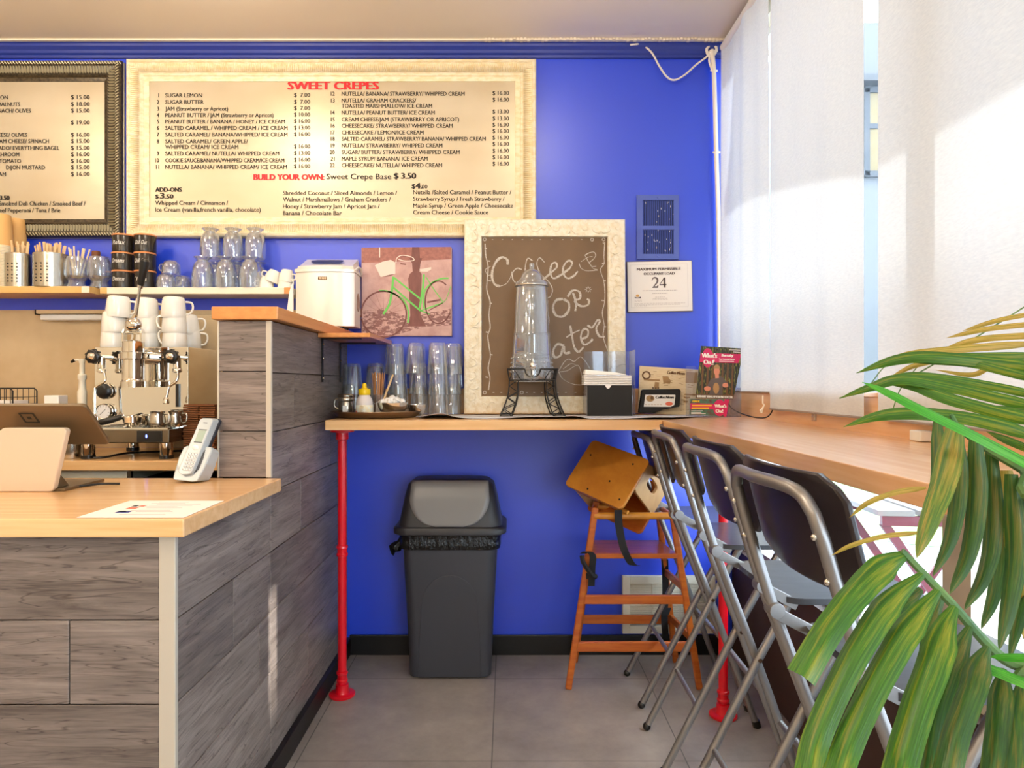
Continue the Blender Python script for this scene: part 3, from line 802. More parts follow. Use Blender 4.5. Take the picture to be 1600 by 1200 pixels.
for t_, x_, y_, p_ in (('ON', 12, 155.2, '15.00'), ('WALNUTS', 31, 165.9, '18.00'), ('SPINACH/ OLIVES', 48, 176, '15.00'), ('', 0, 194.7, '19.00'), ('CHEESE/ OLIVES', 42, 213.9, '16.00'), ('CREAM CHEESE/ SPINACH', 76, 223.7, '15.00'),
                      ('EGG/ AVOCADO/ EVERYTHING BAGEL', 92.5, 234.2, '15.00'), ('MUSHROOM', 30, 244.4, '16.00'), ('TOMATO', 32.5, 254.6, '16.00'), ('DIJON MUSTARD', 70, 264.6, '15.00'), ('HAM', 9, 275.2, '16.00')):
    if t_: rline(t_, x_, y_)
    line(tx, '$ ' + p_, 110.7, 139.5, y_ - 0.2, 6.4)
rline('$3.50', 14, 312.6, 7, True)
rline('Smoked Deli Chicken / Smoked Beef /', 133, 321.4, 6.8)
rline('Beef Pepperoni / Tuna / Brie', 94, 331.8, 6.8)
tx.build('black_lettering', M['ink'], mn)

# ================================================================== CHALKBOARD
YC = 2.948
a, b = P(725, 646.3, YC), P(978, 341, YC)
X0, X1, Z1 = a.x, b.x, b.z; Z0 = 1.0725
cbd = thing('chalkboard', 'ivory carved-frame chalkboard reading Coffee OR Water, standing on the bar', 'chalkboard', ((X0 + X1) / 2, YC + 0.02, Z0))
f = MB(); frame_rings(f, X0, X1, Z0, Z1, [(0, -0.022), (0, 0.0), (0.004, 0.006), (0.012, 0.008), (0.060, 0.002), (0.068, 0.006), (0.074, 0.004), (0.077, -0.006)], YC)
W_, H_ = X1 - X0, Z1 - Z0
def scroll(x, z, r, a0, sg):
    pts = []
    for i in range(13):
        t = i / 12.0; a = a0 + sg * t * 4.6; q = r * (1 - 0.82 * t)
        pts.append((x + q * math.cos(a), YC - 0.005, z + q * math.sin(a)))
    f.tube(pts, [0.0036 * (1 - 0.55 * i / 12.0) for i in range(13)], 5)
    f.tube([(x + r * math.cos(a0), YC - 0.005, z + r * math.sin(a0)), (x + r * 1.25 * math.cos(a0 - sg * 0.5), YC - 0.006, z + r * 1.25 * math.sin(a0 - sg * 0.5)), (x + r * 1.5 * math.cos(a0 - sg * 1.0), YC - 0.004, z + r * 1.5 * math.sin(a0 - sg * 1.0))], [0.003, 0.0055, 0.001], 5)
nx_, nz_ = 15, 18
for k in range(nx_):
    x = X0 + 0.036 + (W_ - 0.072) * k / (nx_ - 1)
    for z in (Z0 + 0.036, Z1 - 0.036): scroll(x, z, 0.021, random.random() * 6, 1 if k % 2 else -1)
for k in range(1, nz_ - 1):
    z = Z0 + 0.036 + (H_ - 0.072) * k / (nz_ - 1)
    for x in (X0 + 0.036, X1 - 0.036): scroll(x, z, 0.021, random.random() * 6, 1 if k % 2 else -1)
f.build('frame', M['chalk_frame'], cbd, smooth=True, ang=50)
MB().box(X0 + 0.070, X1 - 0.070, YC + 0.008, YC + 0.014, Z0 + 0.070, Z1 - 0.070).build('slate', M['chalkboard'], cbd)
ck = MB()
def cp(x, y): return P(710 + x / 3.529, 330 + y / 3.529, YC + 0.0065)
def stroke(pts, r=0.0022, sm=True):
    q = [cp(*p) for p in pts]
    if sm: q = spline(q, 5)
    vs = []; fs = []
    for i, p in enumerate(q):
        t = (q[min(i + 1, len(q) - 1)] - q[max(i - 1, 0)]).normalized()
        n = Vector((-t.z, 0, t.x)) * (r * (0.85 + 0.15 * math.sin(i * .6)))
        vs += [p - n, p + n]
    for i in range(len(q) - 1): fs.append((2 * i, 2 * i + 1, 2 * i + 3, 2 * i + 2))
    ck.add(vs, fs)
T_ = 0.0058
stroke([(295, 292), (290, 262), (262, 250), (232, 272), (212, 315), (207, 360), (222, 400), (250, 412)], T_); stroke([(250, 412), (285, 398), (308, 365), (318, 330)], 0.0016)
stroke([(200, 300), (170, 320), (185, 350), (208, 345)], 0.0015)
stroke([(372, 318), (345, 312), (322, 335), (322, 370), (338, 390), (362, 378), (380, 345)], 0.003)
stroke([(432, 270), (405, 256), (392, 300), (390, 350)], 0.0025); stroke([(498, 278), (470, 253), (456, 290), (478, 345), (520, 385), (542, 430), (530, 468), (508, 478)], 0.0022)
stroke([(490, 375), (535, 335), (566, 305), (560, 280), (538, 290), (530, 335), (548, 368), (590, 348)], T_ * 0.8)
stroke([(590, 348), (636, 312), (652, 280), (628, 270), (602, 305), (604, 345), (628, 368), (662, 352), (682, 328)], T_ * 0.8)
stroke([(690, 285), (700, 310), (730, 325), (792, 322)], 0.0014); stroke([(722, 238), (745, 282), (768, 312), (792, 320)], 0.0014)
stroke([(720, 240), (748, 225), (772, 222), (782, 240), (768, 262), (748, 280), (762, 300), (785, 300)], 0.0018); stroke([(700, 275), (740, 250), (765, 245)], 0.0012)
stroke([(600, 482), (562, 490), (545, 530), (560, 572), (598, 580), (630, 548), (632, 505), (604, 483)], T_)
stroke([(655, 448), (672, 500), (668, 550)], T_ * 0.9); stroke([(625, 470), (652, 436), (690, 442), (694, 478), (664, 495), (700, 522), (738, 515), (744, 490), (732, 482)], T_ * 0.85)
for k in range(8):
    a_ = k * PI / 4
    stroke([(740 + 12 * math.cos(a_), 430 + 12 * math.sin(a_)), (740 + 19 * math.cos(a_), 430 + 19 * math.sin(a_))], 0.001, False)
stroke([(740 + 10 * math.cos(k * PI / 6), 430 + 10 * math.sin(k * PI / 6)) for k in range(13)], 0.001)
stroke([(606, 742), (568, 733), (545, 770), (552, 804), (585, 795), (604, 745), (610, 782), (640, 778)], T_)
stroke([(640, 630), (650, 690), (662, 750), (686, 775), (714, 748)], T_ * 0.9); stroke([(618, 695), (655, 672), (692, 655)], 0.003)
stroke([(700, 705), (734, 690), (737, 655), (712, 652), (698, 695), (716, 735), (748, 722), (764, 704)], T_ * 0.85)
stroke([(735, 628), (762, 640), (790, 600), (803, 608), (784, 645), (800, 688), (832, 692)], T_ * 0.85)
stroke([(515, 555), (522, 600), (518, 650)], 0.0022)
stroke([(575, 882), (606, 832), (632, 815), (662, 828), (696, 803), (728, 835), (748, 868)], 0.0017); stroke([(575, 885), (598, 925), (660, 955), (735, 958)], 0.0017)
stroke([(580, 886), (622, 880), (682, 850), (706, 918)], 0.0015); stroke([(600, 870), (640, 842), (668, 845)], 0.0012)
stroke([(168, 175), (172, 240), (185, 300), (182, 360), (178, 430), (197, 500), (190, 570), (197, 640), (184, 685), (190, 740), (198, 800), (186, 865), (196, 920), (188, 985)], 0.0028)
stroke([(832, 165), (828, 240), (828, 285), (808, 320), (826, 380), (832, 440), (830, 500), (818, 560), (828, 630), (822, 690), (846, 770)], 0.002)
for (x, y) in ((172, 200), (190, 270), (195, 380), (200, 505), (180, 665), (203, 790), (178, 915), (824, 285), (830, 380), (820, 490), (832, 635), (828, 170)):
    stroke([(x - 7, y), (x + 7, y + 2)], 0.0026, False)
for x in (210, 265, 320, 376, 428, 540, 600, 648, 704, 475): stroke([(x - 4, 152), (x + 4, 152)], 0.0014, False)
for x in (215, 258, 300, 400, 440, 482, 520, 570, 615, 668, 715): stroke([(x - 5, 1000), (x + 5, 1000)], 0.0014, False)
for (x, y) in ((166, 151), (826, 151), (167, 1000), (372, 1000), (762, 152)):
    stroke([(x + 8 * math.cos(k * PI / 5), y + 8 * math.sin(k * PI / 5)) for k in range(11)], 0.0018)
ck.build('chalk_drawing', M['chalk'], cbd)
cbd.rotation_euler.x = math.radians(-1.4)

# ================================================================== BICYCLE CANVAS
YB = 3.017
pa, pb = P(564.6, 525, YB), P(706, 387, YB)
cv = thing('canvas_print', 'square sepia canvas print of a green bicycle on the blue wall', 'picture', ((pa.x + pb.x) / 2, YB + 0.01, pa.z))
MB().box(pa.x, pb.x, YB, WY - 0.001, pa.z, pb.z).build('canvas', M['pic_bg'], cv, bevel=0.002)
def bp(x, y, d=0.0): return P(440 + x / 5.714, 370 + y / 5.714, YB - 0.0006 - d)
def bpoly(mb, pts, d=0): mb.poly([bp(x, y, d) for x, y in pts])
g = MB(); bpoly(g, [(715, 97), (1515, 90), (1515, 200), (715, 235)]); g.build('printed_wall_band', M['pic_mid'], cv)
g = MB(); bpoly(g, [(722, 660), (900, 640), (1140, 720), (1515, 640), (1515, 790), (1300, 800), (1000, 880), (722, 880)]); g.build('printed_leaves', M['pic_leaves'], cv)
g = MB(); bpoly(g, [(1165, 92), (1230, 92), (1236, 190), (1160, 190)], .0003); bpoly(g, [(1140, 190), (1256, 190), (1240, 235), (1230, 310), (1250, 330), (1250, 370), (1240, 700), (1290, 800), (1130, 800), (1150, 700), (1130, 375), (1145, 330), (1170, 310), (1165, 235)], .0003)
g.build('printed_column', M['pic_dark'], cv)
def bstroke(mb, pts, w, d=0.0006, sm=True):
    q = [bp(x, y, d) for x, y in pts]
    if sm: q = spline(q, 5)
    w = w / 5.714 / F * YB / 2; vs = []; fs = []
    for i, p in enumerate(q):
        t = (q[min(i + 1, len(q) - 1)] - q[max(i - 1, 0)]).normalized(); n = Vector((-t.z, 0, t.x)) * w
        vs += [p - n, p + n]
    for i in range(len(q) - 1): fs.append((2 * i, 2 * i + 1, 2 * i + 3, 2 * i + 2))
    mb.add(vs, fs)
def arc(cx, cy, rx, ry, a0, a1, n=30): return [(cx + rx * math.cos(math.radians(a0 + (a1 - a0) * k / n)), cy + ry * math.sin(math.radians(a0 + (a1 - a0) * k / n))) for k in range(n + 1)]
g = MB(); bstroke(g, arc(912, 690, 202, 205, 172, 172 + 356, 40), 14, sm=False)
bstroke(g, arc(1400, 585, 118, 190, 12, 348 - 0, 40)[2:36], 12, sm=False)
bstroke(g, arc(1345, 695, 22, 20, 0, 360, 12), 6, sm=False); bstroke(g, [(1300, 585), (1420, 562)], 16, sm=False); bstroke(g, [(1310, 660), (1440, 590)], 8, sm=False)
bstroke(g, [(1085, 170), (1140, 180)], 12, sm=False); bstroke(g, [(1060, 240), (1110, 246)], 12, sm=False); bstroke(g, [(890, 350), (960, 345), (1000, 330)], 12)
for k in range(9):
    a_ = math.radians(k * 20 + 8); bstroke(g, [(912 - 195 * math.cos(a_), 690 - 198 * math.sin(a_)), (912 + 195 * math.cos(a_), 690 + 198 * math.sin(a_))], 1.6, .0004, False)
g.build('printed_wheels', M['pic_dark'], cv)
g = MB()
bstroke(g, [(998, 355), (985, 480), (962, 600), (908, 690)], 20); bstroke(g, [(1005, 365), (1120, 460), (1240, 555)], 16, sm=False); bstroke(g, [(995, 450), (1120, 560), (1240, 660)], 16, sm=False)
bstroke(g, [(1270, 335), (1262, 450), (1232, 640)], 18, sm=False); bstroke(g, [(1240, 660), (1440, 590)], 12, sm=False); bstroke(g, [(1290, 360), (1360, 470), (1440, 580)], 8, sm=False)
bstroke(g, [(870, 480), (960, 490), (1080, 560), (1130, 660), (1128, 770)], 14); bstroke(g, [(1270, 640), (1272, 500), (1330, 420), (1420, 375), (1490, 370)], 14)
bstroke(g, [(1240, 660), (1320, 690)], 10, sm=False); bstroke(g, [(1510, 440), (1470, 560), (1440, 590)], 5, sm=False)
g.build('printed_bicycle_frame', M['pic_green'], cv)['label'] = 'green bicycle'
g = MB(); bpoly(g, [(832, 255), (900, 222), (975, 205), (1015, 230), (1015, 330), (960, 340), (885, 360)], .0008); bpoly(g, [(1230, 290), (1290, 280), (1335, 270), (1335, 292), (1300, 312), (1240, 310)], .0008)
bstroke(g, [(1020, 230), (1030, 190), (1075, 165), (1160, 180), (1180, 210), (1100, 215), (1040, 200)], 8, .001); bstroke(g, [(875, 95), (875, 185)], 10, .0002, False)
g.build('printed_basket', M['pic_white'], cv)

# ================================================================== WALL FITTINGS
pa, pb = P(995, 405, 3.03), P(1060.5, 305, 3.03)
v = thing('wall_vent', 'blue painted metal vent grille high on the blue wall', 'vent', ((pa.x + pb.x) / 2, 3.03, pa.z))
MB().box(pa.x + .01, pb.x - .01, WY - 0.004, WY - 0.001, pa.z + .01, pb.z - .01).build('backing', M['vent_blue_in'], v)
f = MB(); w, h = pb.x - pa.x, pb.z - pa.z
for (a0, a1, b0, b1) in ((0, .14, 0, 1), (.88, 1, 0, 1), (.14, .88, 0, .08), (.14, .88, .46, .52), (.14, .88, .92, 1)):
    f.box(pa.x + a0 * w, pa.x + a1 * w, WY - 0.014, WY - 0.001, pa.z + b0 * h, pa.z + b1 * h)
f.build('frame', M['vent_blue'], v)
f = MB()
for k in range(17):
    x = pa.x + w * (.155 + .715 * k / 16.0)
    for b0, b1 in ((.08, .46), (.52, .92)):
        f.obox((x - .0016, WY - 0.006, pa.z + b0 * h), (0.0042, -0.006, 0), (0.0006, 0.0009, 0), (0, 0, (b1 - b0) * h))
f.build('slats', M['vent_blue'], v)
f = MB()
for k in range(30):
    x = pa.x + w * random.uniform(.16, .86); z = pa.z + h * random.choice([random.uniform(.09, .44), random.uniform(.54, .9)])
    f.box(x, x + .0022, WY - 0.0128, WY - 0.0118, z, z + random.uniform(.003, .009))
f.build('dust_specks', M['paper'], v)
MB().sphere((pa.x + w * .5, WY - .014, pa.z + h * .96), .004, 8).sphere((pa.x + w * .5, WY - .014, pa.z + h * .04), .004, 8).build('screws', M['vent_blue'], v)
# occupant notice
pa, pb = P(981.5, 486.5, 3.03), P(1082, 408.5, 3.03)
n = thing('occupancy_notice', 'white framed notice MAXIMUM PERMISSIBLE OCCUPANT LOAD 24 under the blue vent', 'sign', ((pa.x + pb.x) / 2, 3.03, pa.z))
MB().box(pa.x, pb.x, WY - 0.012, WY - 0.001, pa.z, pb.z).build('panel', M['paper'], n, bevel=0.001)
f = MB(); frame_rings(f, pa.x - 0.002, pb.x + .002, pa.z - .002, pb.z + .002, [(0, 0), (0, .010), (0.002, .010), (.002, 0)], WY - .001); f.build('dark_edge', M['grey_ink'], n)
def np_(x, y): return P(970 + x / 12.0, 395 + y / 12.0, WY - .0126)
YN = WY - 0.0126
def nline(mb, t, x0, x1, y, cap, bold=False):
    o_ = np_(x0, y); put_text(mb, t, o_, UX, UZ, width=(x1 - x0) / 12 / F * YN, cap=cap / 12 / F * YN, bold=bold)
f = MB(); nline(f, 'MAXIMUM PERMISSIBLE', 315, 1130, 325, 46, True); nline(f, 'OCCUPANT LOAD', 440, 1018, 412, 46, True)
# serif 24 drawn as outlines
def npoly(mb, pts): mb.poly([np_(x, y) for x, y in pts])
f2 = f
def nstroke(mb, pts, w):
    q = spline([np_(*p) for p in pts], 6); vs = []; fs = []
    for i, p in enumerate(q):
        u_ = i / (len(q) - 1); t = (q[min(i + 1, len(q) - 1)] - q[max(i - 1, 0)]).normalized()
        ww = w[0] + (w[1] - w[0]) * math.sin(PI * u_)
        n2 = Vector((-t.z, 0, t.x)) * (ww / 12 / F * YN / 2); vs += [p - n2, p + n2]
    for i in range(len(q) - 1): fs.append((2 * i, 2 * i + 1, 2 * i + 3, 2 * i + 2))
    mb.add(vs, fs)
nstroke(f, [(598, 520), (615, 478), (650, 465), (690, 480), (700, 525), (680, 570), (640, 615), (605, 652)], (8, 34))
npoly(f, [(598, 655), (620, 625), (688, 625), (708, 600), (716, 602), (706, 657)])
npoly(f, [(815, 465), (850, 465), (850, 655), (815, 655)]); npoly(f, [(738, 588), (866, 588), (866, 612), (738, 612)]); npoly(f, [(738, 588), (752, 588), (835, 480), (820, 465)])
f.build('dark_lettering', M['grey_ink'], n)
f = MB(); frame_rings(f, np_(200, 0).x, np_(1270, 0).x, np_(0, 1020).z, np_(0, 215).z, [(0, 0.0), (0.0008, 0)], YN)
for (x0, x1, y, hh) in ((415, 1065, 705, 12), (600, 885, 760, 12), (650, 830, 828, 9), (605, 880, 855, 9), (600, 885, 880, 9), (260, 1210, 945, 8), (260, 1120, 970, 8), (260, 500, 990, 8), (265, 400, 880, 8), (265, 400, 905, 8)):
    x = x0
    while x < x1:
        ww = random.uniform(18, 60); npoly(f, [(x, y - hh / 2), (min(x + ww, x1), y - hh / 2), (min(x + ww, x1), y + hh / 2), (x, y + hh / 2)]); x += ww + 10
f.build('fine_print', M['faint_ink'], n)
f = MB(); npoly(f, [(265, 815), (290, 825), (325, 830), (385, 815), (380, 848), (270, 845)]); f.build('emblem_wave', M['grey_ink'], n)
f = MB(); npoly(f, [(290, 812), (290, 780), (320, 770), (352, 780), (355, 812), (322, 822)]); f.build('emblem_sun', M['kraft'], n)
n.rotation_euler.y = math.radians(-1.2)
# white cord and conduit near the ceiling corner
def cordpt(x, y, Y=3.01): return P(x, y, Y)
o = MB().tube(spline([cordpt(985, 70, 2.99), cordpt(1002, 70), cordpt(1018, 82), cordpt(1030, 103), cordpt(1042, 120), cordpt(1054, 125), cordpt(1070, 117), cordpt(1088, 101), cordpt(1105, 88), cordpt(1112, 78)], 6), 0.0042, 8).build('hanging_cord', M['cord'], smooth=True)
tag(o, 'white cord sagging in a loop from the ceiling above the blue wall', 'cord')
t = thing('conduit', 'white cable conduit running down the wall edge beside the blinds', 'cable', cordpt(1124, 640, 2.99))
MB().tube(spline([cordpt(1112, 78), cordpt(1115, 104), cordpt(1117, 160), cordpt(1119, 238), cordpt(1122, 330), cordpt(1124, 450), cordpt(1125, 560), cordpt(1125, 640)], 5), 0.0095, 10).build('cable', M['cord'], t, smooth=True)
MB().tube(spline([cordpt(1108, 72), cordpt(1104, 78), cordpt(1108, 88), cordpt(1117, 84), cordpt(1119, 74), cordpt(1110, 70)], 5), 0.006, 8).build('knot', M['cord'], t, smooth=True)
MB().tube([cordpt(1107, 82), cordpt(1121, 79)], 0.006).tube([cordpt(1110, 110), cordpt(1121, 111)], 0.005).tube([cordpt(1114, 238), cordpt(1125, 238)], 0.005).build('clips', M['cord'], t, smooth=True)
MB().tube(spline([cordpt(1112, 80), cordpt(1108, 95), cordpt(1114, 112)], 5), 0.005).build('spare_cable', M['cord'], t, smooth=True)
# floor grille
pa, pb = P(972, 989, 3.03), P(1117, 899, 3.03)
v = thing('floor_grille', 'cream metal air return grille low on the blue wall behind the high chair', 'vent', ((pa.x + pb.x) / 2, 3.03, pa.z))
MB().box(pa.x + .01, pb.x - .01, WY - 0.006, WY - 0.001, pa.z + .01, pb.z - .01).build('backing', M['vent_dark'], v)
w, h = pb.x - pa.x, pb.z - pa.z
f = MB()
for (a0, a1, b0, b1) in ((0, .08, 0, 1), (.94, 1, 0, 1), (.08, .94, 0, .14), (.08, .94, .86, 1), (.08, .94, .485, .525)):
    f.box(pa.x + a0 * w, pa.x + a1 * w, WY - 0.022, WY - 0.001, pa.z + b0 * h, pa.z + b1 * h)
f.build('frame', M['vent_white'], v, bevel=0.002)
f = MB()
for k in range(11):
    for (b0, b1) in ((.15, .48), (.53, .85)):
        z = pa.z + h * (b0 + (b1 - b0) * (k + .5) / 11.0)
        f.obox((pa.x + .08 * w, WY - 0.018, z), (.86 * w, 0, 0), (0, 0.006, 0.0045), (0, 0.0012, -.0012))
for k in (.32, .62): f.box(pa.x + k * w, pa.x + k * w + .004, WY - .019, WY - .006, pa.z + .14 * h, pa.z + .86 * h)
f.build('louvres', M['vent_white'], v)
# socket plate beside the machine
o = thing('socket_plate', 'cream electrical plate on the splash panel right of the espresso machine', 'socket', P(301, 590, 3.02))
pa, pb = P(295, 590, 3.02), P(308, 550, 3.02)
MB().box(pa.x, pb.x, WY - .018, WY - .0125, pa.z, pb.z).build('plate', M['white_plastic'], o, bevel=.001)
MB().box(pa.x + .012, pa.x + .018, WY - .019, WY - .0181, (pa.z + pb.z) / 2, (pa.z + pb.z) / 2 + .006).build('red_light', M['red'], o)
# under-shelf paper roll bar
o = thing('lamp_tube', 'long cream light tube fixed on the splash panel under the shelves', 'lamp', P(110, 500, 3.0))
pa, pb = P(57, 500, 2.98), P(166, 484, 2.98)
MB().box(pa.x, pb.x + .12, 2.975, WY - .0125, pb.z - .018, pb.z).build('housing', M['backsplash'], o, bevel=.003)
MB().box(pa.x + .01, pb.x + .12, 2.985, WY - .0125, pa.z, pb.z - .019).build('diffuser', M['white_plastic'], o, bevel=.006)
MB().box(pa.x - .003, pa.x - .0003, 2.972, WY - .013, pb.z - .022, pb.z + .001).build('end_cap', M['black'], o)

# ================================================================== BLINDS
def blind(name, y0, y1, z0, z1, x, label, amp=0.004, ph=0.0):
    t = thing(name, label, 'blind', (x, (y0 + y1) / 2, z0), 'white window blinds')
    m = MB(); ny, nz = 40, 14; vs = []; uv = []; fs = []
    for j in range(nz + 1):
        for i in range(ny + 1):
            u = i / ny; v_ = j / nz
            d = amp * (math.sin(u * 9 + ph) + 0.6 * math.sin(u * 21 + ph * 2)) * (1 - 0.5 * v_)
            vs.append((x + d, y0 + (y1 - y0) * u, z0 + (z1 - z0) * v_))
    n1 = ny + 1
    for j in range(nz):
        for i in range(ny): fs.append((j * n1 + i, j * n1 + i + 1, (j + 1) * n1 + i + 1, (j + 1) * n1 + i))
    m.add(vs, fs); m.build('fabric', M['blind'], t, smooth=True)
    h = MB(); h.tube([vs[i][0:3] for i in range(ny + 1)], 0.0035, 6, flat=1.0); h.build('hem_bar', M['hem'], t, smooth=True)
    MB().cyl((x + .012, y0, z1 + .012), (x + .012, y1, z1 + .012), .022).build('roller', M['white_plastic'], t, smooth=True)
    return t
blind('window_blind', 2.475, 2.982, 1.172, 2.66, 0.938, 'narrow white fabric blind nearest the blue wall, shorter than the rest', 0.010, 1.0)
blind('window_blind', 1.822, 2.462, 1.113, 2.66, 0.95, 'white fabric blind panel left of the open gap', 0.005, 2.3)
blind('window_blind', 0.93, 1.752, 1.113, 2.66, 0.95, 'white fabric blind panel right of the open gap, behind the palm', 0.006, 0.4)
blind('window_blind', -0.2, 0.90, 1.113, 2.66, 0.95, 'white fabric blind nearest the camera beyond the palm', 0.006, 3.4)
# little fittings on the sill
t = thing('chain_clip', 'white hook-shaped blind chain clip at the end of the narrow blind', 'clip', P(1191, 645, 2.38))
MB().tube(spline([P(1192, 618, 2.38), P(1192, 630, 2.38), P(1194, 633, 2.38), P(1190, 640, 2.38), P(1188, 641, 2.38), P(1190, 645, 2.38), P(1192.5, 636, 2.38)], 5), .0028).build('hook', M['cord'], t, smooth=True)
for (px, py, lab) in ((1272, 651, 'clear chain guide screwed on the sill under the blind panel left of the gap'),):
    Y = 0.97 / (px - CX) * F
    t = thing('chain_guide', lab, 'clip', P(px, py + 6, Y))
    MB().box(.965, .9745, Y - .008, Y + .008, P(0, py + 7, Y).z, P(0, py - 6, Y).z).build('plate', M['acrylic'], t)
    MB().tube([P(px + 1, py - 6, Y - .01), P(px + 1, py + 5, Y - .01)], .0018).build('pin', M['trim_strip'], t)
Y = 0.97 / (1446 - CX) * F
o = MB().box(.945, .974, Y - .022, Y + .022, 1.071, 1.096).build('sensor_box', M['white_plastic'], bevel=.003)
tag(o, 'small white plastic box on the window bar against the sill', 'box')
o = MB().tube(spline([(0.96, 2.44, 1.16), (0.955, 2.45, 1.12), (0.95, 2.5, 1.082), (0.93, 2.6, 1.078), (0.90, 2.72, 1.10), (0.89, 2.78, 1.14)], 6), 0.0026, 8).build('black_cable', M['black'], smooth=True)
tag(o, 'thin black cable looping under the narrow blind at the bar corner', 'cable')
# ================================================================== FOLDING BAR STOOLS
def make_stool():
    t = thing('folding_stool', 'x', 'stool', (0, 0, 0), 'folding bar stools under the window bar')
    w = 0.165; R_ = 0.0115
    side = lambda s: [(0.350, s * w, 0.0), (0.270, s * w, 0.22), (0.185, s * w, 0.455), (0.122, s * w, 0.62), (0.075, s * w, 0.745), (0.035, s * w, 0.87), (0.008, s * w, 0.96)]
    top = [(-0.004, -w + .006, 1.0), (-0.012, -w + .030, 1.026), (-0.022, -w + .07, 1.036), (-0.034, 0, 1.038), (-0.022, w - .07, 1.036), (-0.012, w - .030, 1.026), (-0.004, w - .006, 1.0)]
    pts = spline(side(-1), 4) + spline(top, 5) + spline(side(1), 4)[::-1]
    MB().tube(pts, R_, 12).build('tube_frame', M['stool_metal'], t, smooth=True)
    for s in (-1, 1):
        y = s * (w - 0.026)
        lg = MB().tube([(-0.035, y, 0.02), (0.185, y, 0.455), (0.318, y, 0.698)], R_, 12).build('leg', M['stool_metal'], t, smooth=True)
        MB().sphere((-0.040, y, 0.012), 0.0145, 10).build('foot_cap', M['black'], lg, smooth=True)
        MB().cyl((0.350, s * w, 0.0), (0.344, s * w, 0.022), 0.0145).build('foot_cap', M['black'], t, smooth=True)
        MB().cyl((0.185, s * (w - .04), 0.455), (0.185, s * (w + .015), 0.455), 0.006, n=10).build('pivot_bolt', M['chrome'], t, smooth=True)
        br = MB(); br.bar((0.072, s * (w - .016), 0.742), (0.165, s * (w - .018), 0.693), 0.004, 0.024)
        br.cyl((0.075, s * (w - .02), 0.745), (0.075, s * (w + .012), 0.745), 0.016)
        br.build('seat_bracket', M['stool_metal'], t, bevel=.001)
        for z, x in ((0.965, 0.006), (0.895, 0.027)): MB().sphere((x - .012, s * w, z), 0.0058, 8).build('rivet', M['chrome'], t, smooth=True)
    MB().tube([(0.253, -w, 0.27), (0.253, w, 0.27)], 0.0095, 10).build('footrest', M['stool_metal'], t, smooth=True)
    MB().tube([(0.062, -w + .026, 0.21), (0.062, w - .026, 0.21)], 0.008, 10).build('stretcher', M['stool_metal'], t, smooth=True)
    # seat with a gentle dish
    m = MB(); n = 16; vs = []; fs = []
    def sx(u, v):
        a = 2 * u - 1; b = 2 * v - 1
        q = max(abs(a), abs(b)) + 1e-6
        r = (abs(a) ** 8 + abs(b) ** 8) ** (1 / 8.0) + 1e-6
        k = q / r
        return a * k, b * k
    for lay, dz in ((0, 0.0), (1, -0.014)):
        for i in range(n + 1):
            for j in range(n + 1):
                a, b = sx(i / n, j / n)
                z = 0.715 + dz - 0.007 * (1 - a * a) * (1 - b * b) - (0.010 * max(0, a) ** 4 if True else 0)
                vs.append((0.305 + a * 0.178, b * 0.170, z))
    N1 = (n + 1) ** 2
    for i in range(n):
        for j in range(n):
            q = i * (n + 1) + j
            fs.append((q, q + 1, q + n + 2, q + n + 1)); fs.append((N1 + q, N1 + q + n + 1, N1 + q + n + 2, N1 + q + 1))
    edge = [i for i in range(n)] + [i * (n + 1) + n for i in range(n)] + [n * (n + 1) + j for j in range(n, 0, -1)] + [i * (n + 1) for i in range(n, 0, -1)]
    for k in range(len(edge)):
        a, b = edge[k], edge[(k + 1) % len(edge)]
        fs.append((a, b, N1 + b, N1 + a))
    m.add(vs, fs); m.build('seat', M['stool_seat'], t, smooth=True, ang=50)
    # backrest pad: curved shell in front of the tubes, rounded ends
    m = MB(); ny, nz = 20, 10; vs = []; fs = []
    for lay in (0, 1):
        for j in range(nz + 1):
            v = j / nz; z = 0.862 + 0.200 * v
            e = max(0.0, 1 - min(v, 1 - v) / 0.22); hw = 0.190 - 0.045 * (1 - math.sqrt(max(0, 1 - e * e)))
            for i in range(ny + 1):
                u = 2 * i / ny - 1
                x = 0.020 + 0.26 * (1.0 - z) + 0.022 * u * u - 0.008 + (0.013 if lay else 0) - 0.012 * max(0, v - .8) / .2
                vs.append((x, u * hw, z))
    n1 = ny + 1; N1 = n1 * (nz + 1)
    for j in range(nz):
        for i in range(ny):
            q = j * n1 + i
            fs.append((q, q + 1, q + n1 + 1, q + n1)); fs.append((N1 + q, N1 + q + n1, N1 + q + n1 + 1, N1 + q + 1))
    edge = [i for i in range(ny)] + [j * n1 + ny for j in range(nz)] + [nz * n1 + i for i in range(ny, 0, -1)] + [j * n1 for j in range(nz, 0, -1)]
    for k in range(len(edge)):
        a, b = edge[k], edge[(k + 1) % len(edge)]
        fs.append((a, b, N1 + b, N1 + a))
    m.add(vs, fs); m.build('backrest', M['stool_pad'], t, smooth=True, bevel=0.004, ang=50)
    return t
st = [(0.535, 2.675, 1.0, 'folding bar stool farthest from the camera, next to the wooden high chair'),
      (0.522, 2.235, -1, 'second folding bar stool out from the blue wall, between two other stools'),
      (0.500, 1.715, 1, 'third folding bar stool out from the blue wall, behind the nearest stool'),
      (0.475, 1.225, 2.5, 'folding bar stool nearest the camera, its legs behind the palm leaves')]
proto = None
for i, (x, y, rz, lab) in enumerate(st):
    o = make_stool() if i == 0 else copy_tree(proto)
    if i == 0: proto = o
    o.location = (x, y, 0.001); o.scale.z = .968 if i == 0 else 1.0; o.rotation_euler.z = math.radians(rz); o['label'] = lab
    del o['group']; o['group'] = 'folding bar stools under the window bar'

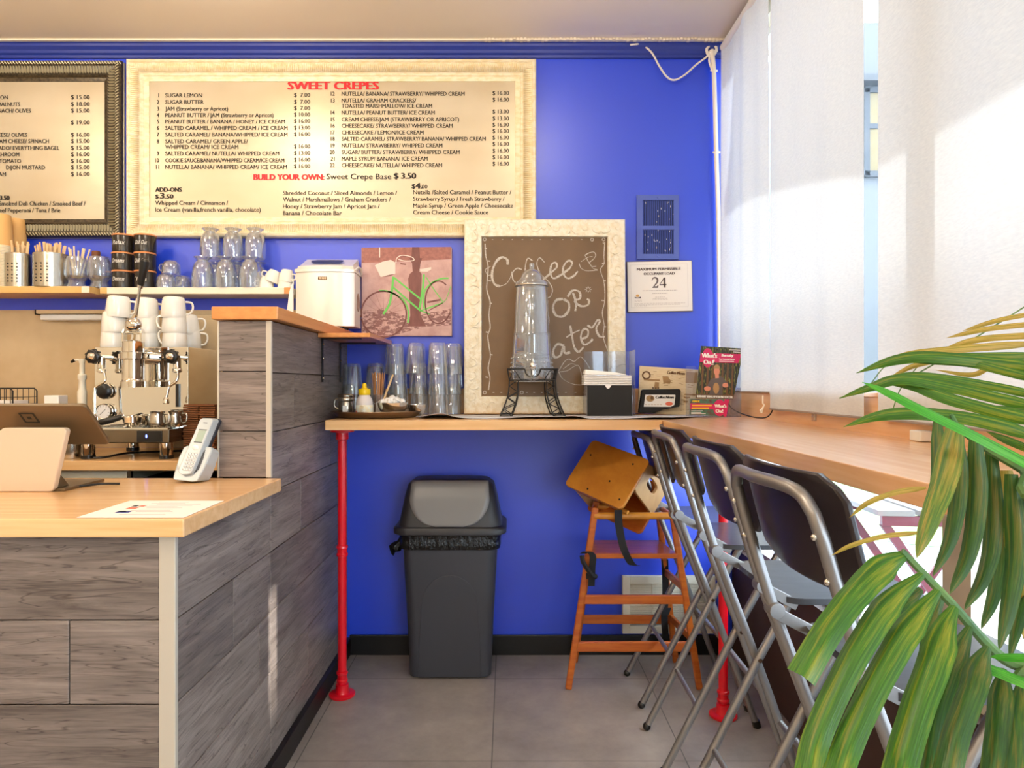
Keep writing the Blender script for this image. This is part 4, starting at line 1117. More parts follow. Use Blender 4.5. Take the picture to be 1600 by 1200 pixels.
# ================================================================== TRASH CAN
bx, by = -0.236, 2.90
t = thing('trash_can', 'charcoal swing-lid trash can against the blue wall under the bar', 'trash can', (bx, by, 0.002))
def sec(hx, hy, r, z, dy=0.0, n=6): return [Vector((bx + a, by + dy + b, z)) for a, b in rr(hx, hy, r, n)]
m = MB(); m.loft([sec(.150, .098, .03, .002), sec(.168, .112, .038, .006), sec(.176, .116, .04, .20), sec(.190, .122, .045, .45), sec(.198, .126, .05, .595)])
m.build('body', M['bin_body'], t, smooth=True, ang=60)
m = MB()
ar = []
for k in range(25):
    a = PI * k / 24; ar.append((0.115 * math.cos(a) * (1 if True else 0), 0.30 + 0.125 * math.sin(a)))
ar = [(0.128, 0.006), (0.125, .15)] + ar + [(-0.125, .15), (-0.128, 0.006)]
def bf(z): return by - (0.112 + 0.0145 * (z - .006) / .59) - 0.001 if z < 9 else 0
m.prism([(a, b) for a, b in ar], (bx, by - .112, 0), (1, 0, 0), (0, -0.016, 1), (0, -0.004, 0))
m.build('embossed_arch', M['bin_body'], t, bevel=.003)
m = MB(); m.loft([sec(.205, .136, .05, .530), sec(.209, .140, .05, .548), sec(.206, .137, .05, .56), sec(.210, .139, .05, .59)], cap=False)
m.tube(spline([(bx - .19, by - .05, .555), (bx - .215, by - .06, .54), (bx - .235, by - .05, .515), (bx - .25, by - .05, .508)], 5), [.02 + .006 * math.sin(k) for k in range(16)], 7)
m.build('bin_liner', M['bag'], t, smooth=True)
m = MB(); m.loft([sec(.222, .148, .055, .590), sec(.231, .152, .06, .594), sec(.232, .152, .06, .612), sec(.224, .148, .055, .620), sec(.213, .132, .05, .622), sec(.205, .124, .05, .66), sec(.190, .108, .05, .74), sec(.178, .092, .05, .785), sec(.155, .075, .045, .803), sec(.10, .045, .03, .808)])
m.build('lid', M['bin_lid'], t, smooth=True, ang=45)
m = MB(); vs = []; fs = []; zz = [.622 + (.803 - .622) * k / 16.0 for k in range(17)]; nx = 16
zz = [max(.624, z) for z in zz]
def fy(z):
    tab = [(.60, .150), (.622, .134), (.66, .126), (.74, .110), (.785, .094), (.803, .076), (.812, .05)]
    for (a, b), (c, d) in zip(tab[:-1], tab[1:]):
        if a <= z <= c: return b + (d - b) * (z - a) / (c - a)
    return .05
for j, z in enumerate(zz):
    u = (z - .624) / (.803 - .624); hw = .055 + .107 * math.sqrt(max(0, 1 - (1 - min(1, u / .62)) ** 2)) - .012 * max(0, u - .62)
    for i in range(nx + 1):
        a = 2 * i / nx - 1; vs.append((bx + a * hw, by - fy(z) - .006, z + .001))
for j in range(16):
    for i in range(nx): q = j * (nx + 1) + i; fs.append((q, q + 1, q + nx + 2, q + nx + 1))
m.add(vs, fs); fl = m.build('swing_flap', M['bin_flap'], t, smooth=True); sm = fl.modifiers.new('thick', 'SOLIDIFY'); sm.thickness = .004; sm.offset = 0
fl['label'] = 'lighter grey flap'

# ================================================================== HIGH CHAIR
t = thing('high_chair', 'orange wooden high chair with black straps against the blue wall', 'high chair', (0.50, 2.82, 0))
Yf = 2.69
A = lambda px, py, Y=Yf: P(px, py, Y)
gd = lambda px, Y: Vector(((px - CX) / F * Y, Y, 0.0))
def leg(a, b, nm='leg'):
    MB().bar(a, b, 0.026, 0.022, up=(0, 1, 0)).build(nm, M['orange_wood'], t, bevel=.006)
fl0 = Vector((A(888, 1078).x, Yf, 0.001)); fl1 = A(930, 793); leg(fl0, fl1)
fr0 = Vector((A(1093, 1078).x, Yf, 0.001)); fr1 = A(1050, 797); leg(fr0, fr1)
YR = 2.95
rl1 = Vector((fl1.x + .03, YR - .06, fl1.z - .01)); rl0 = Vector((fl0.x + .05, YR, .001)); leg(rl0, rl1)
rr1 = Vector((fr1.x - .012, YR - .06, fr1.z - .01)); rr0 = Vector((fr0.x - .03, YR, .001)); leg(rr0, rr1)
lerp = lambda a, b, z: a + (b - a) * ((z - a.z) / (b.z - a.z))
def rail(a0, a1, b0, b1, z, h, d, nm='rail'):
    MB().bar(lerp(a0, a1, z), lerp(b0, b1, z), d, h).build(nm, M['orange_wood_x'], t, bevel=.004)
zf = lambda py, Y=Yf: H - (py - CY) / F * Y
MB().cyl(lerp(fl0, fl1, zf(806)), lerp(fr0, fr1, zf(806)), .014).build('top_rail', M['booster'], t, smooth=True)
MB().cyl(lerp(rl0, rl1, zf(806)), lerp(rr0, rr1, zf(806)), .012).build('top_rail', M['booster'], t, smooth=True)
MB().cyl(lerp(fl0, fl1, zf(806)), lerp(rl0, rl1, zf(806)), .010).build('top_rail', M['orange_wood'], t, smooth=True)
MB().cyl(lerp(fr0, fr1, zf(806)), lerp(rr0, rr1, zf(806)), .010).build('top_rail', M['orange_wood'], t, smooth=True)
rail(fl0, fl1, fr0, fr1, zf(936.5), .036, .016)
rail(rl0, rl1, rr0, rr1, H - (968 - CY) / F * 2.93, .038, .016)
rail(fl0, fl1, fr0, fr1, zf(1010), .040, .016)
zs = zf(868); a, b = lerp(fl0, fl1, zs), lerp(fr0, fr1, zs); c, d = lerp(rl0, rl1, zs), lerp(rr0, rr1, zs)
MB().loft([[a + Vector((.008, -.012, -.010)), b + Vector((-.008, -.012, -.010)), d + Vector((-.008, .01, -.010)), c + Vector((.008, .01, -.010))], [a + Vector((.008, -.012, .010)), b + Vector((-.008, -.012, .010)), d + Vector((-.008, .01, .010)), c + Vector((.008, .01, .010))]]).build('seat', M['orange_wood_x'], t, bevel=.004)
for (p0, p1, q0, q1) in ((fl0, fl1, rl0, rl1), (fr0, fr1, rr0, rr1)):
    for z in (.20, .40):
        MB().bar(lerp(p0, p1, z), lerp(q0, q1, z), .014, .03).build('side_rail', M['orange_wood'], t, bevel=.003)
def ribbon(pts, w, nm, par, mt, side=(1, 0, 0), th=.0018):
    q = spline(pts, 5); s = Vector(side).normalized() * w / 2
    up = Vector((0, th, 0))
    m = MB(); m.loft([[p - s, p + s, p + s + up, p - s + up] for p in q]); return m.build(nm, mt, par)
ribbon([A(966, 797, 2.67), A(967, 820, 2.66), A(974, 855, 2.64), A(986, 880, 2.645), A(995, 884, 2.67)], .030, 'strap', t, M['strap'])
ribbon([A(1039, 874, 2.90), A(1040, 930, 2.91), A(1038, 960, 2.90), A(1040, 997, 2.91)], .028, 'strap', t, M['strap'])
ribbon([A(1034, 942, 2.88), A(1039, 962, 2.87), A(1045, 950, 2.88)], .022, 'strap', t, M['strap'])
ribbon([A(911, 865, 2.66), A(917, 862, 2.655), A(926, 868, 2.655), A(925, 890, 2.66), A(924, 916, 2.66)], .026, 'strap', t, M['strap'])
m = MB(); m.tube(spline([A(909, 868, 2.65), A(912, 880, 2.64), A(926, 900, 2.64), A(931, 900, 2.65)], 4), .010, 6); m.obox(A(916, 905, 2.645), (.035, 0, 0), (0, .008, 0), (0, 0, .022)); m.build('buckle', M['strap'], t)

# booster seat lying on the high chair
A0 = P(926, 686, 2.85)
e1 = Vector((.20, -.196, -.066)); e2 = Vector((-.125, -.066, -.18)); e3 = Vector((.11, .158, -.135))
n1_, n2_, n3_ = e1.normalized(), e2.normalized(), e3.normalized()
t = thing('booster_seat', 'golden plywood booster seat tipped upside down on top of the high chair', 'booster seat', A0 + e1 * .5 + e2 * .5 + e3 * .5 - Vector((0, 0, .2)))
TH = .014
c0 = A0 + e1 * .5 + e2 * .5
pl = [(a, b) for a, b in rr(e1.length / 2, e2.length / 2, .02, 5)]
MB().prism(pl, c0, n1_, n2_, n3_ * TH).build('top_panel', M['booster'], t, bevel=.003)
# side with hand hole (at the e1 end)
def holed(mb, o, ex, ey, ez, w, h, hx, hy, hr, hl):
    """panel with slot: built from outer ring to slot ring"""
    n = 40; outer = []; inner = []
    for k in range(n):
        a = 2 * PI * k / n; ca, sa = math.cos(a), math.sin(a)
        q = 1 / max(1e-9, abs(ca) / (w / 2), abs(sa) / (h / 2)); outer.append((ca * q, sa * q))
        sg = lambda v, p: math.copysign(abs(v) ** p, v)
        inner.append((hx + (hl / 2 + hr) * sg(ca, .7), hy + hr * sg(sa, .55)))
    V = lambda p, d: o + ex * p[0] + ey * p[1] + ez * d
    th = TH
    vs = [V(p, 0) for p in outer] + [V(p, 0) for p in inner] + [V(p, th) for p in outer] + [V(p, th) for p in inner]
    fs = []
    for k in range(n):
        j = (k + 1) % n
        fs += [(k, j, n + j, n + k), (2 * n + k, 3 * n + k, 3 * n + j, 2 * n + j), (k, 2 * n + k, 2 * n + j, j), (n + k, n + j, 3 * n + j, 3 * n + k)]
    mb.add(vs, fs)
m = MB(); holed(m, A0 + e1 - n1_ * (TH + .004) + e2 * .30 + e3 * .54, n3_, n2_, n1_, e3.length * .94, e2.length * .56, -.01, -.012, .021, .05)
m.build('side_panel', M['booster_pale'], t, bevel=.002)
m = MB(); m.obox(A0 + n1_ * .008 + e2 * .03 + n3_ * TH, n1_ * TH, e2 * .9, e3 * .92); m.build('side_panel', M['booster_pale'], t, bevel=.002)
m = MB(); m.prism([(a * .97, b) for a, b in rr(e1.length / 2, e2.length / 2, .02, 5)], c0 + e3 * .94, n1_, n2_, n3_ * TH); m.build('back_panel', M['orange_wood'], t, bevel=.002)
m = MB(); m.obox(A0 + e1 * .05 + e2 * .30 + n3_ * (TH + .002), e1 * .84, n2_ * TH, e3 * .86); m.build('seat_panel', M['orange_wood'], t, bevel=.002)
m = MB(); m.cyl(A0 + e1 * .06 + e2 * .9 + e3 * .35, A0 + e1 * .94 + e2 * .9 + e3 * .35, .008); m.build('dowel', M['booster'], t, smooth=True)
m = MB()
for (a, b) in ((.12, .3), (.8, .18), (.62, .62), (.38, .9), (.9, .85)): m.cyl(A0 + e1 * a + e2 * b - n3_ * .0012, A0 + e1 * a + e2 * b + n3_ * .001, .004, n=10)
m.build('screws', M['iron'], t)

# ================================================================== ON THE BAR
BZ = 1.0705
m = MB(); vs = []; fs = []; nx, ny = 60, 8
for j in range(ny + 1):
    for i in range(nx + 1):
        u, v = i / nx, j / ny
        x = -.35 + 1.20 * u; front = 2.555 + .03 * math.sin(u * 5) + (.05 if u < .12 else 0) * (1 - u / .12)
        if u > .8: front += .30 * (u - .8) / .2
        y = front + (2.90 - front) * v
        z = BZ + .0012 + (1 - v) ** 2 * (.006 + .006 * math.sin(u * 17 + 1)) * (1 if v < .5 else .3) * .6 + (.014 * math.exp(-((u - .08) / .04) ** 2) + .008 * math.exp(-((u - .5) / .03) ** 2)) * (1 - v) ** 3
        vs.append((x, y, z))
for j in range(ny):
    for i in range(nx): q = j * (nx + 1) + i; fs.append((q, q + 1, q + nx + 2, q + nx + 1))
m.add(vs, fs); o = m.build('bar_paper', M['grey_paper'], smooth=True)
sm = o.modifiers.new('thick', 'SOLIDIFY'); sm.thickness = .0006; sm.offset = 1
tag(o, 'long sheet of grey paper laid along the bar under the water dispenser and napkins', 'paper')
# round tray
tx_, ty_ = P(590, 0, 2.745).x, 2.745
o = MB().lathe([(.001, .0), (.150, .0), (.154, .004), (.176, .022), (.1785, .023), (.179, .0215), (.156, .0), (.150, -.0018), (.001, -.0018)], (tx_, ty_, BZ + .003), 64).build('round_tray', M['tray'], smooth=True, ang=60)
tag(o, 'round worn metal tray holding sugar, honey and creamers on the bar', 'tray')
TZ = BZ + .0035
# stacks of tumblers: one glass each, upside down and nested
def tumbler_mesh(mb, h=.132, rb=.0355, rt=.043, n=28):
    # inverted: base up at z=h, rim at z=0; faceted lower walls
    mb.lathe([(rt, 0.0), (rt - .0004, .002), (rb + .0005, h - .008), (rb - .003, h), (.001, h), (.001, h - .012), (rb - .006, h - .013), (rb - .0028, h - .018), (rt - .0024, .002), (rt, 0)], (0, 0, 0), n)
    for k in range(12):
        a = 2 * PI * k / 12
        mb.tube([((rb + .001) * math.cos(a), (rb + .001) * math.sin(a), h - .01), ((rt - .0012) * math.cos(a), (rt - .0012) * math.sin(a), .035)], .0011, 4)
    return mb
tum = None
def place(protos, key, make, loc, rot=(0, 0, 0), scale=1.0, label=None):
    if key not in protos: protos[key] = o = make()
    else: o = copy_tree(protos[key])
    o.location = loc; o.rotation_euler = rot; o.scale = (scale,) * 3
    if label: o['label'] = label
    return o
PR = {}
def mk_tumbler():
    m = tumbler_mesh(MB()); o = m.build('glass_tumbler', M['glass'], smooth=True, ang=40)
    return tag(o, 'x', 'glass', 'upturned tumblers stacked on the bar')
cols = [(550, 2.965, 2, 0.0, 0.0, 'leftmost upturned stack of two tumblers, against the half wall'),
        (586, 2.965, 2, 0.004, 0.004, 'second upturned stack of two tumblers, behind the stir sticks'),
        (623, 2.955, 3, -0.006, 0.0, 'leftmost three-high tumbler stack, leaning left'),
        (657, 2.955, 3, -0.008, 0.003, 'middle three-high tumbler stack, leaning left'),
        (686, 2.905, 3, -0.002, 0.0, 'right three-high tumbler stack in front, by the carved frame'),
        (698, 3.0, 3, 0.002, 0.0, 'rear three-high tumbler stack at the far right')]
lvl = {2: ['bottom glass', 'top glass'], 3: ['bottom glass', 'middle glass', 'top glass']}
for (px, Y, n_, lx, ly, lab) in cols:
    x = P(px, 0, Y).x; z = BZ + .0015
    if n_ == 3 and 'rear' in lab: Y = 2.978; x = P(706, 0, Y).x
    for k in range(n_):
        off = lx * (k ** 1.5)
        place(PR, 'tum', mk_tumbler, (x + off, Y, z + k * .0865), (0, math.atan(lx * .9 * k / .0865 * .5), k * .4 + px), label='%s of the %s' % (lvl[n_][k], lab))
# sugar pourer
def at(px, py, Y, z): return Vector((P(px, py, Y).x, Y, z))
t = thing('sugar_jar', 'small steel lidded jar at the left end of the round tray', 'jar', at(541, 0, 2.70, TZ))
c = at(541, 0, 2.70, TZ)
MB().lathe([(.001, 0), (.029, 0), (.031, .003), (.031, .058), (.028, .062)], c, 28).build('body', M['steel'], t, smooth=True)
MB().lathe([(.0325, .062), (.0335, .064), (.0335, .072), (.032, .074), (.0335, .076), (.0335, .084), (.029, .089), (.001, .091)], c, 28).build('lid', M['steel'], t, smooth=True)
MB().obox(c + Vector((-.006, -.0325, .012)), (.016, 0, 0), (0, .002, 0), (0, 0, .032)).build('label_window', M['paper'], t)
MB().tube(spline([c + Vector((-.030, 0, .07)), c + Vector((-.044, -.002, .066)), c + Vector((-.046, -.002, .04)), c + Vector((-.032, 0, .03))], 4), .0035).build('handle', M['steel'], t, smooth=True)
# honey bottle
c = at(569.5, 0, 2.655, TZ)
t = thing('honey_bottle', 'cloudy squeeze bottle with a bright yellow cap on the round tray', 'bottle', c)
MB().lathe([(.001, 0), (.030, 0), (.033, .004), (.0335, .05), (.030, .068), (.022, .082), (.020, .088)], c, 28).build('body', M['bottle'], t, smooth=True)
MB().lathe([(.0338, .008), (.0342, .009), (.0342, .046), (.0338, .047)], c, 28).build('label', M['honey'], t, smooth=True)
vs = []; m = MB()
secs = []
for k in range(9):
    a = math.radians(-150 + k * 9); r = .0347
    secs.append([c + Vector((r * math.cos(a), r * math.sin(a), .006)), c + Vector((r * math.cos(a), r * math.sin(a), .026 - .0022 * k))])
m.loft(secs, cap=False, closed=False); m.build('orange_patch', M['orange_label'], t)
m = MB()
for k in range(5): m.obox(c + Vector((-.012, -.0352, .020 + k * .005)), (.016 - .002 * (k % 2), 0, 0), (0, .0006, 0), (0, 0, .0014))
m.build('label_lines', M['news_mid'], t)
MB().lathe([(.0215, .086), (.023, .088), (.023, .098), (.0225, .100), (.023, .102), (.022, .108), (.010, .113), (.0085, .118), (.0085, .126), (.005, .132), (.001, .133)], c, 28).build('cap', M['yellow'], t, smooth=True)
# cup of wooden stir sticks
c = at(591, 0, 2.80, TZ)
t = thing('stick_jar', 'glass of brown wooden stir sticks standing on the round tray', 'jar', c)
MB().lathe([(.001, 0), (.022, 0), (.024, .004), (.026, .085), (.0245, .085), (.022, .006), (.001, .004)], c, 24).build('glass', M['glass'], t, smooth=True)
for k in range(13):
    a = k * 2.4; r0 = .012; r1 = .020 + .006 * random.random(); h = .165 + .012 * random.random()
    p0 = c + Vector((r0 * math.cos(a), r0 * math.sin(a), .006)); p1 = c + Vector((r1 * math.cos(a), r1 * math.sin(a), h))
    MB().bar(p0, p1, .0056, .0016, up=(math.cos(a), math.sin(a), 0)).build('stir_stick', M['stick_brown'], t)
# creamer bowl
c = at(613.5, 0, 2.68, TZ)
t = thing('creamer_bowl', 'larger steel bowl heaped with white creamers on the round tray', 'bowl', c)
MB().lathe([(.001, .0), (.026, 0), (.040, .010), (.055, .034), (.0595, .056), (.0575, .056), (.053, .036), (.038, .013), (.001, .004)], c, 36).build('bowl', M['chrome'], t, smooth=True)
for k in range(18):
    a = k * 2.399; r = .012 * math.sqrt(k) * .95; q = c + Vector((r * math.cos(a), r * math.sin(a), .050 + .018 * (1 - r / .05) + .004 * random.random()))
    Mx = Euler((random.uniform(-.9, .9), random.uniform(-.9, .9), random.uniform(0, 6))).to_matrix()
    m = MB(); m.lathe([(.001, -.008), (.009, -.008), (.0115, .007), (.0135, .008), (.0135, .009), (.001, .009)], q, 12, Mx); tag(m.build('creamer_pot', M['paper'], smooth=True, ang=30), 'white single-serve creamer heaped in the larger steel bowl', 'creamer', 'creamers in the steel bowl')
o = MB().bar(c + Vector((-.045, -.01, .035)), c + Vector((.002, -.004, .165)), .007, .0016, up=(0, 1, 0)).build('stir_stick', M['stick'])
tag(o, 'single pale stir stick leaning out of the creamer bowl', 'stick')
c = at(651, 0, 2.76, TZ)
o = MB().lathe([(.001, .0), (.018, 0), (.028, .010), (.036, .030), (.037, .046), (.0355, .046), (.034, .031), (.026, .012), (.001, .004)], c, 32).build('small_bowl', M['chrome'], smooth=True)
tag(o, 'smaller empty steel bowl at the right side of the round tray', 'bowl')
c = at(586, 0, 2.73, TZ)
o = MB().obox(c + Vector((0, 0, 0)), (.03, -.008, 0), (.006, .02, 0), (0, .01, .055)).build('sweetener_packets', M['napkin'], bevel=.003)
tag(o, 'white bundle of sweetener packets between the honey bottle and creamer bowl', 'packets')
# water dispenser on its iron tower stand
YD = 2.84; cx = P(831, 0, YD).x
pz = lambda py: H - (py - CY) / F * YD
t = thing('water_dispenser', 'textured glass water dispenser with domed lid standing before the chalkboard', 'dispenser', (cx, YD, pz(596)))
k_ = YD / F
rad = lambda w: w / 2 * k_
pr = [(.001, pz(597)), (rad(56), pz(597)), (rad(64), pz(592)), (rad(66), pz(580)), (rad(62), pz(556)), (rad(60), pz(552)), (rad(60.5), pz(549)), (rad(57), pz(526)), (rad(57.5), pz(523)), (rad(55), pz(520)), (rad(52), pz(480)), (rad(49), pz(450)), (rad(47), pz(447)), (rad(44), pz(446))]
inn = [(r - .004, z) for r, z in pr[::-1] if r > .01]
MB().lathe([(r, z) for r, z in pr] + inn, (cx, YD, 0), 48).build('jar', M['glass_jar'], t, smooth=True, ang=30)
m = MB()
for py in (521, 523.5, 554, 556.5): 
    w_ = 57.5 if py < 530 else 61.5
    m.lathe([(rad(w_) + .0006, pz(py) - .001), (rad(w_) + .002, pz(py)), (rad(w_) + .0006, pz(py) + .001)], (cx, YD, 0), 48)
for r_ in range(4):
    z = pz(560 + r_ * 7)
    for k in range(30):
        a = 2 * PI * (k + .5 * (r_ % 2)) / 30; m.sphere((cx + rad(63.5 + r_) * math.cos(a), YD + rad(63.5 + r_) * math.sin(a), z), .0035, 6)
m.build('embossed_bands', M['glass_jar'], t, smooth=True)
MB().lathe([(rad(53), pz(447)), (rad(53.5), pz(444)), (rad(51), pz(441)), (rad(36), pz(438)), (rad(34), pz(432)), (rad(28), pz(426)), (rad(18), pz(422)), (rad(7), pz(420)), (rad(8), pz(416)), (rad(7.5), pz(412)), (.001, pz(411))], (cx, YD, 0), 40).build('lid', M['glass_jar'], t, smooth=True, ang=30)
MB().lathe([(rad(52), pz(448)), (rad(54), pz(447.5)), (rad(54), pz(446)), (rad(52), pz(445.5))], (cx, YD, 0), 40).build('rim_band', M['steel'], t, smooth=True)
m = MB(); yq = YD - rad(65)
m.cyl((cx, yq + .01, pz(575)), (cx, yq - .028, pz(575)), .011).sphere((cx, yq - .03, pz(573)), .015, 12, (1, 1, 1.15)).cyl((cx, yq - .022, pz(575)), (cx, yq - .022, pz(586)), .008).cyl((cx, yq - .03, pz(570)), (cx, yq - .03, pz(562)), .005)
m.build('spigot', M['chrome'], t, smooth=True)
t = thing('dispenser_stand', 'black iron lattice stand carrying the water dispenser', 'stand', (cx, YD, BZ))
m = MB(); ztop = pz(577); zb = pz(594); hw = rad(76); hwb = rad(70)
r_ = .0028
cs = [(-1, -1), (1, -1), (1, 1), (-1, 1)]
dd = .082
for i in range(4):
    a = cs[i]; b = cs[(i + 1) % 4]
    pa_, pb_ = Vector((cx + a[0] * hw, YD + a[1] * dd, ztop)), Vector((cx + b[0] * hw, YD + b[1] * dd, ztop))
    qa, qb = Vector((cx + a[0] * hwb, YD + a[1] * (dd - .005), zb)), Vector((cx + b[0] * hwb, YD + b[1] * (dd - .005), zb))
    if i == 0:
        m.tube([pa_, pa_.lerp(pb_, .34)], r_); m.tube([pa_.lerp(pb_, .66), pb_], r_)
        m.tube(spline([pa_.lerp(pb_, .34), pa_.lerp(pb_, .38) - Vector((0, 0, .022)), pa_.lerp(pb_, .5) - Vector((0, 0, .034)), pa_.lerp(pb_, .62) - Vector((0, 0, .022)), pa_.lerp(pb_, .66)], 4), r_)
    else: m.tube([pa_, pb_], r_)
    m.tube([qa, qb], r_)
    m.tube([pa_, qa], r_)
    for k in range(4):
        u0, u1, u2 = k / 4, (k + .5) / 4, (k + 1) / 4
        if i == 0 and k in (1, 2): continue
        m.tube([qa.lerp(qb, u0), pa_.lerp(pb_, u1), qa.lerp(qb, u2)], r_ * .8)
m.tube([(cx - hwb, YD, zb), (cx + hwb, YD, zb)], r_).tube([(cx, YD - dd, zb), (cx, YD + dd, zb)], r_)
m.build('top_ring', M['iron'], t)
for (sx, sy) in cs:
    m = MB()
    o1 = Vector((cx + sx * hwb, YD + sy * (dd - .005), zb)); o2 = o1 + Vector((-sx * .035, 0, 0)); o3 = o1 + Vector((0, -sy * .03, 0))
    f1 = Vector((cx + sx * rad(98), YD + sy * (dd + .018), BZ + .003)); f2 = f1 + Vector((-sx * .047, 0, 0)); f3 = f1 + Vector((0, -sy * .04, 0))
    def cv_(a, b, u): p = a.lerp(b, u); p.x -= sx * .010 * math.sin(PI * u); return p
    for (a, b) in ((o1, f1), (o2, f2), (o3, f3)): m.tube([cv_(a, b, u / 6) for u in range(7)], .0026)
    for k in range(6):
        for (a, b, c_, d_) in ((o1, f1, o2, f2), (o1, f1, o3, f3)):
            p, q = (cv_(a, b, k / 6), cv_(c_, d_, (k + 1) / 6)) if k % 2 else (cv_(c_, d_, k / 6), cv_(a, b, (k + 1) / 6)); m.tube([p, q], .0018)
    m.tube([f1, f2], .0026).tube([f1, f3], .0026).tube([o1, o2], .0024)
    m.build('leg', M['iron'], t)
# napkin holder
Yn = 2.78
za = lambda py, Y=Yn: H - (py - CY) / F * Y
xa, xb = P(916, 0, Yn).x, P(987, 0, Yn).x; xc = xb + .014
t = thing('napkin_holder', 'black and clear acrylic napkin box on the bar right of the chalkboard', 'napkin holder', ((xa + xb) / 2, Yn + .06, BZ))
zt = za(602)
MB().box(xa + .004, xb - .0, Yn - .002, Yn + .003, BZ + .001, zt).build('front_panel', M['black_matte'], t)['label'] = 'dark front insert'
m = MB()
m.box(xa, xa + .003, Yn, Yn + .13, BZ, zt + .002).box(xb + .001, xb + .004, Yn, Yn + .13, BZ, zt + .002).box(xa, xb + .004, Yn, Yn + .13, BZ, BZ + .003)
m.build('tray_box', M['acrylic'], t)
zz = H - (549 - CY) / F * (Yn + .13)
MB().box(xa + .004, xb + .016, Yn + .13, Yn + .133, BZ, zz).build('back_panel', M['acrylic'], t)
m = MB(); m.box(xa + .004, xb + .016, Yn + .0, Yn + .003, zz - .105, zz - .102).tube(spline([(xa + .10, Yn + .129, zz - .07), (xa + .13, Yn + .129, zz - .075), (xa + .17, Yn + .129, zz - .055), (xb + .014, Yn + .129, zz - .068)], 5), .0012, 5)
m.box(xb + .013, xb + .016, Yn + .004, Yn + .13, BZ, zz).build('side_panel', M['acrylic'], t)
m = MB()
for k in range(24):
    z = BZ + .006 + k * .0068; dx = .006 * math.sin(k * 1.3); over = .012 if z > zt else 0
    x1 = xb - .002 + (over * .3); x0 = xa + .006 - over
    m.loft([[Vector((x0 + dx * .3 * (1 if over else 0), Yn + .012 + b, z + h)), Vector((x1, Yn + .012 + b, z + h + (0.0 if not over else -.002)))][:] + [Vector((x1, Yn + .12, z + h)), Vector((x0, Yn + .12, z + h))] for h, b in ((0, .002), (.0022, 0), (.0056, .001))])
m.build('napkin_stack', M['napkin'])
tag(bpy.data.objects['napkin_stack'], 'stack of white folded paper napkins sitting in the black napkin box', 'napkins')
m = MB(); ztp = BZ + .006 + 24 * .0068
m.loft([[Vector((xa - .006, Yn + .014, ztp)), Vector((xb - .01, Yn + .014, ztp - .002)), Vector((xb - .01, Yn + .12, ztp)), Vector((xa - .004, Yn + .12, ztp + .004))],
        [Vector((xa - .002, Yn + .016, ztp + .022)), Vector((xb - .06, Yn + .016, ztp + .010)), Vector((xb - .06, Yn + .11, ztp + .012)), Vector((xa + .004, Yn + .11, ztp + .024))]])
o = m.build('loose_napkin', M['napkin'], bevel=.004); tag(o, 'rumpled white napkin lying on top of the napkin stack', 'napkin')
m = MB(); m.prism([(-.014, 0), (.014, 0), (.006, -.012), (0, -.016), (-.006, -.012)], ((xa + xb) / 2 - .004, Yn - .004, zt + .001), (1, 0, 0), (0, 0, 1), (0, -.0015, 0)); m.build('pull_tab', M['napkin'], t)
# newspaper rack
Yp = 2.90
t = thing('newspaper', 'tan newspaper with small brown print standing in a dark display rack on the bar', 'newspaper', (P(1045, 0, Yp).x, Yp, BZ))
def q_(x, y, Y): return P(990 + x / 12.0, 560 + y / 12.0, Y)
MB().prism([(q_(x, y, Yp).x, q_(x, y, Yp).z) for x, y in ((120, 140), (1215, 210), (1130, 1075), (85, 1020))], (0, Yp, 0), (1, 0, 0), (0, 0, 1), (0, .012, 0)).build('sheets', M['news'], t)
def npol(mb, pts, Y): mb.poly([q_(x, y, Y) for x, y in pts])
Y1 = Yp - .0008
m = MB(); 
for k in range(60):
    col = random.choice([(170, 500), (530, 770), (840, 960), (960, 1160)]); y = random.uniform(200, 980); x = random.uniform(col[0], col[1] - 60); w_ = random.uniform(30, 110)
    npol(m, [(x, y), (min(x + w_, col[1]), y + 4), (min(x + w_, col[1]), y + 11), (x, y + 7)], Y1)
npol(m, [(190, 380), (490, 395), (490, 425), (190, 410)], Y1)
npol(m, [(990, 250), (1200, 262), (1185, 470), (975, 460)], Y1); npol(m, [(955, 660), (1165, 670), (1160, 700), (950, 690)], Y1); npol(m, [(945, 715), (1060, 720), (1055, 750), (940, 745)], Y1); npol(m, [(940, 790), (1020, 795), (1010, 830), (930, 825)], Y1)
npol(m, [(400, 440), (480, 450), (470, 570), (380, 565)], Y1); npol(m, [(540, 330), (640, 340), (700, 420), (680, 475), (560, 465)], Y1)
m.build('print_blocks', M['news_mid'], t)
m = MB(); secs = []
for k in range(25):
    a = 2 * PI * k / 24; secs.append([q_(238 + 82 * math.cos(a), 316 + 80 * math.sin(a), Y1 - .0004), q_(238 + 55 * math.cos(a), 316 + 53 * math.sin(a), Y1 - .0004)])
m.loft(secs, cap=False, closed=False)
put_text(m, 'Coffee News', q_(620, 288, Y1 - .0004), Vector((.998, 0, -.06)), UZ, width=(955 - 620) / 12 / F * Yp, cap=52 / 12 / F * Yp, bold=True, slant=.15)
for k in range(3): npol(m, [(350 + k * 50, 540 + (k % 2) * 10), (375 + k * 50, 535), (380 + k * 50, 570), (352 + k * 50, 572)], Y1 - .0004)
m.build('masthead', M['news_ink'], t)
Y2 = Yp - .03
m = MB(); m.prism([(q_(x, y, Y2).x, max(BZ + .001, q_(x, y, Y2).z)) for x, y in ((160, 600), (185, 583), (860, 575), (886, 600), (862, 905), (740, 930), (560, 960), (400, 1020), (100, 1022))], (0, Y2, 0), (1, 0, 0), (0, 0, 1), (0, .026, 0)); m.build('rack_front', M['black_matte'], t, bevel=.002)
Y3 = Y2 - .001
m = MB(); npol(m, [(220, 680), (770, 680), (785, 690), (765, 870), (700, 908), (190, 905)], Y3); m.build('label_plate', M['paper'], t)
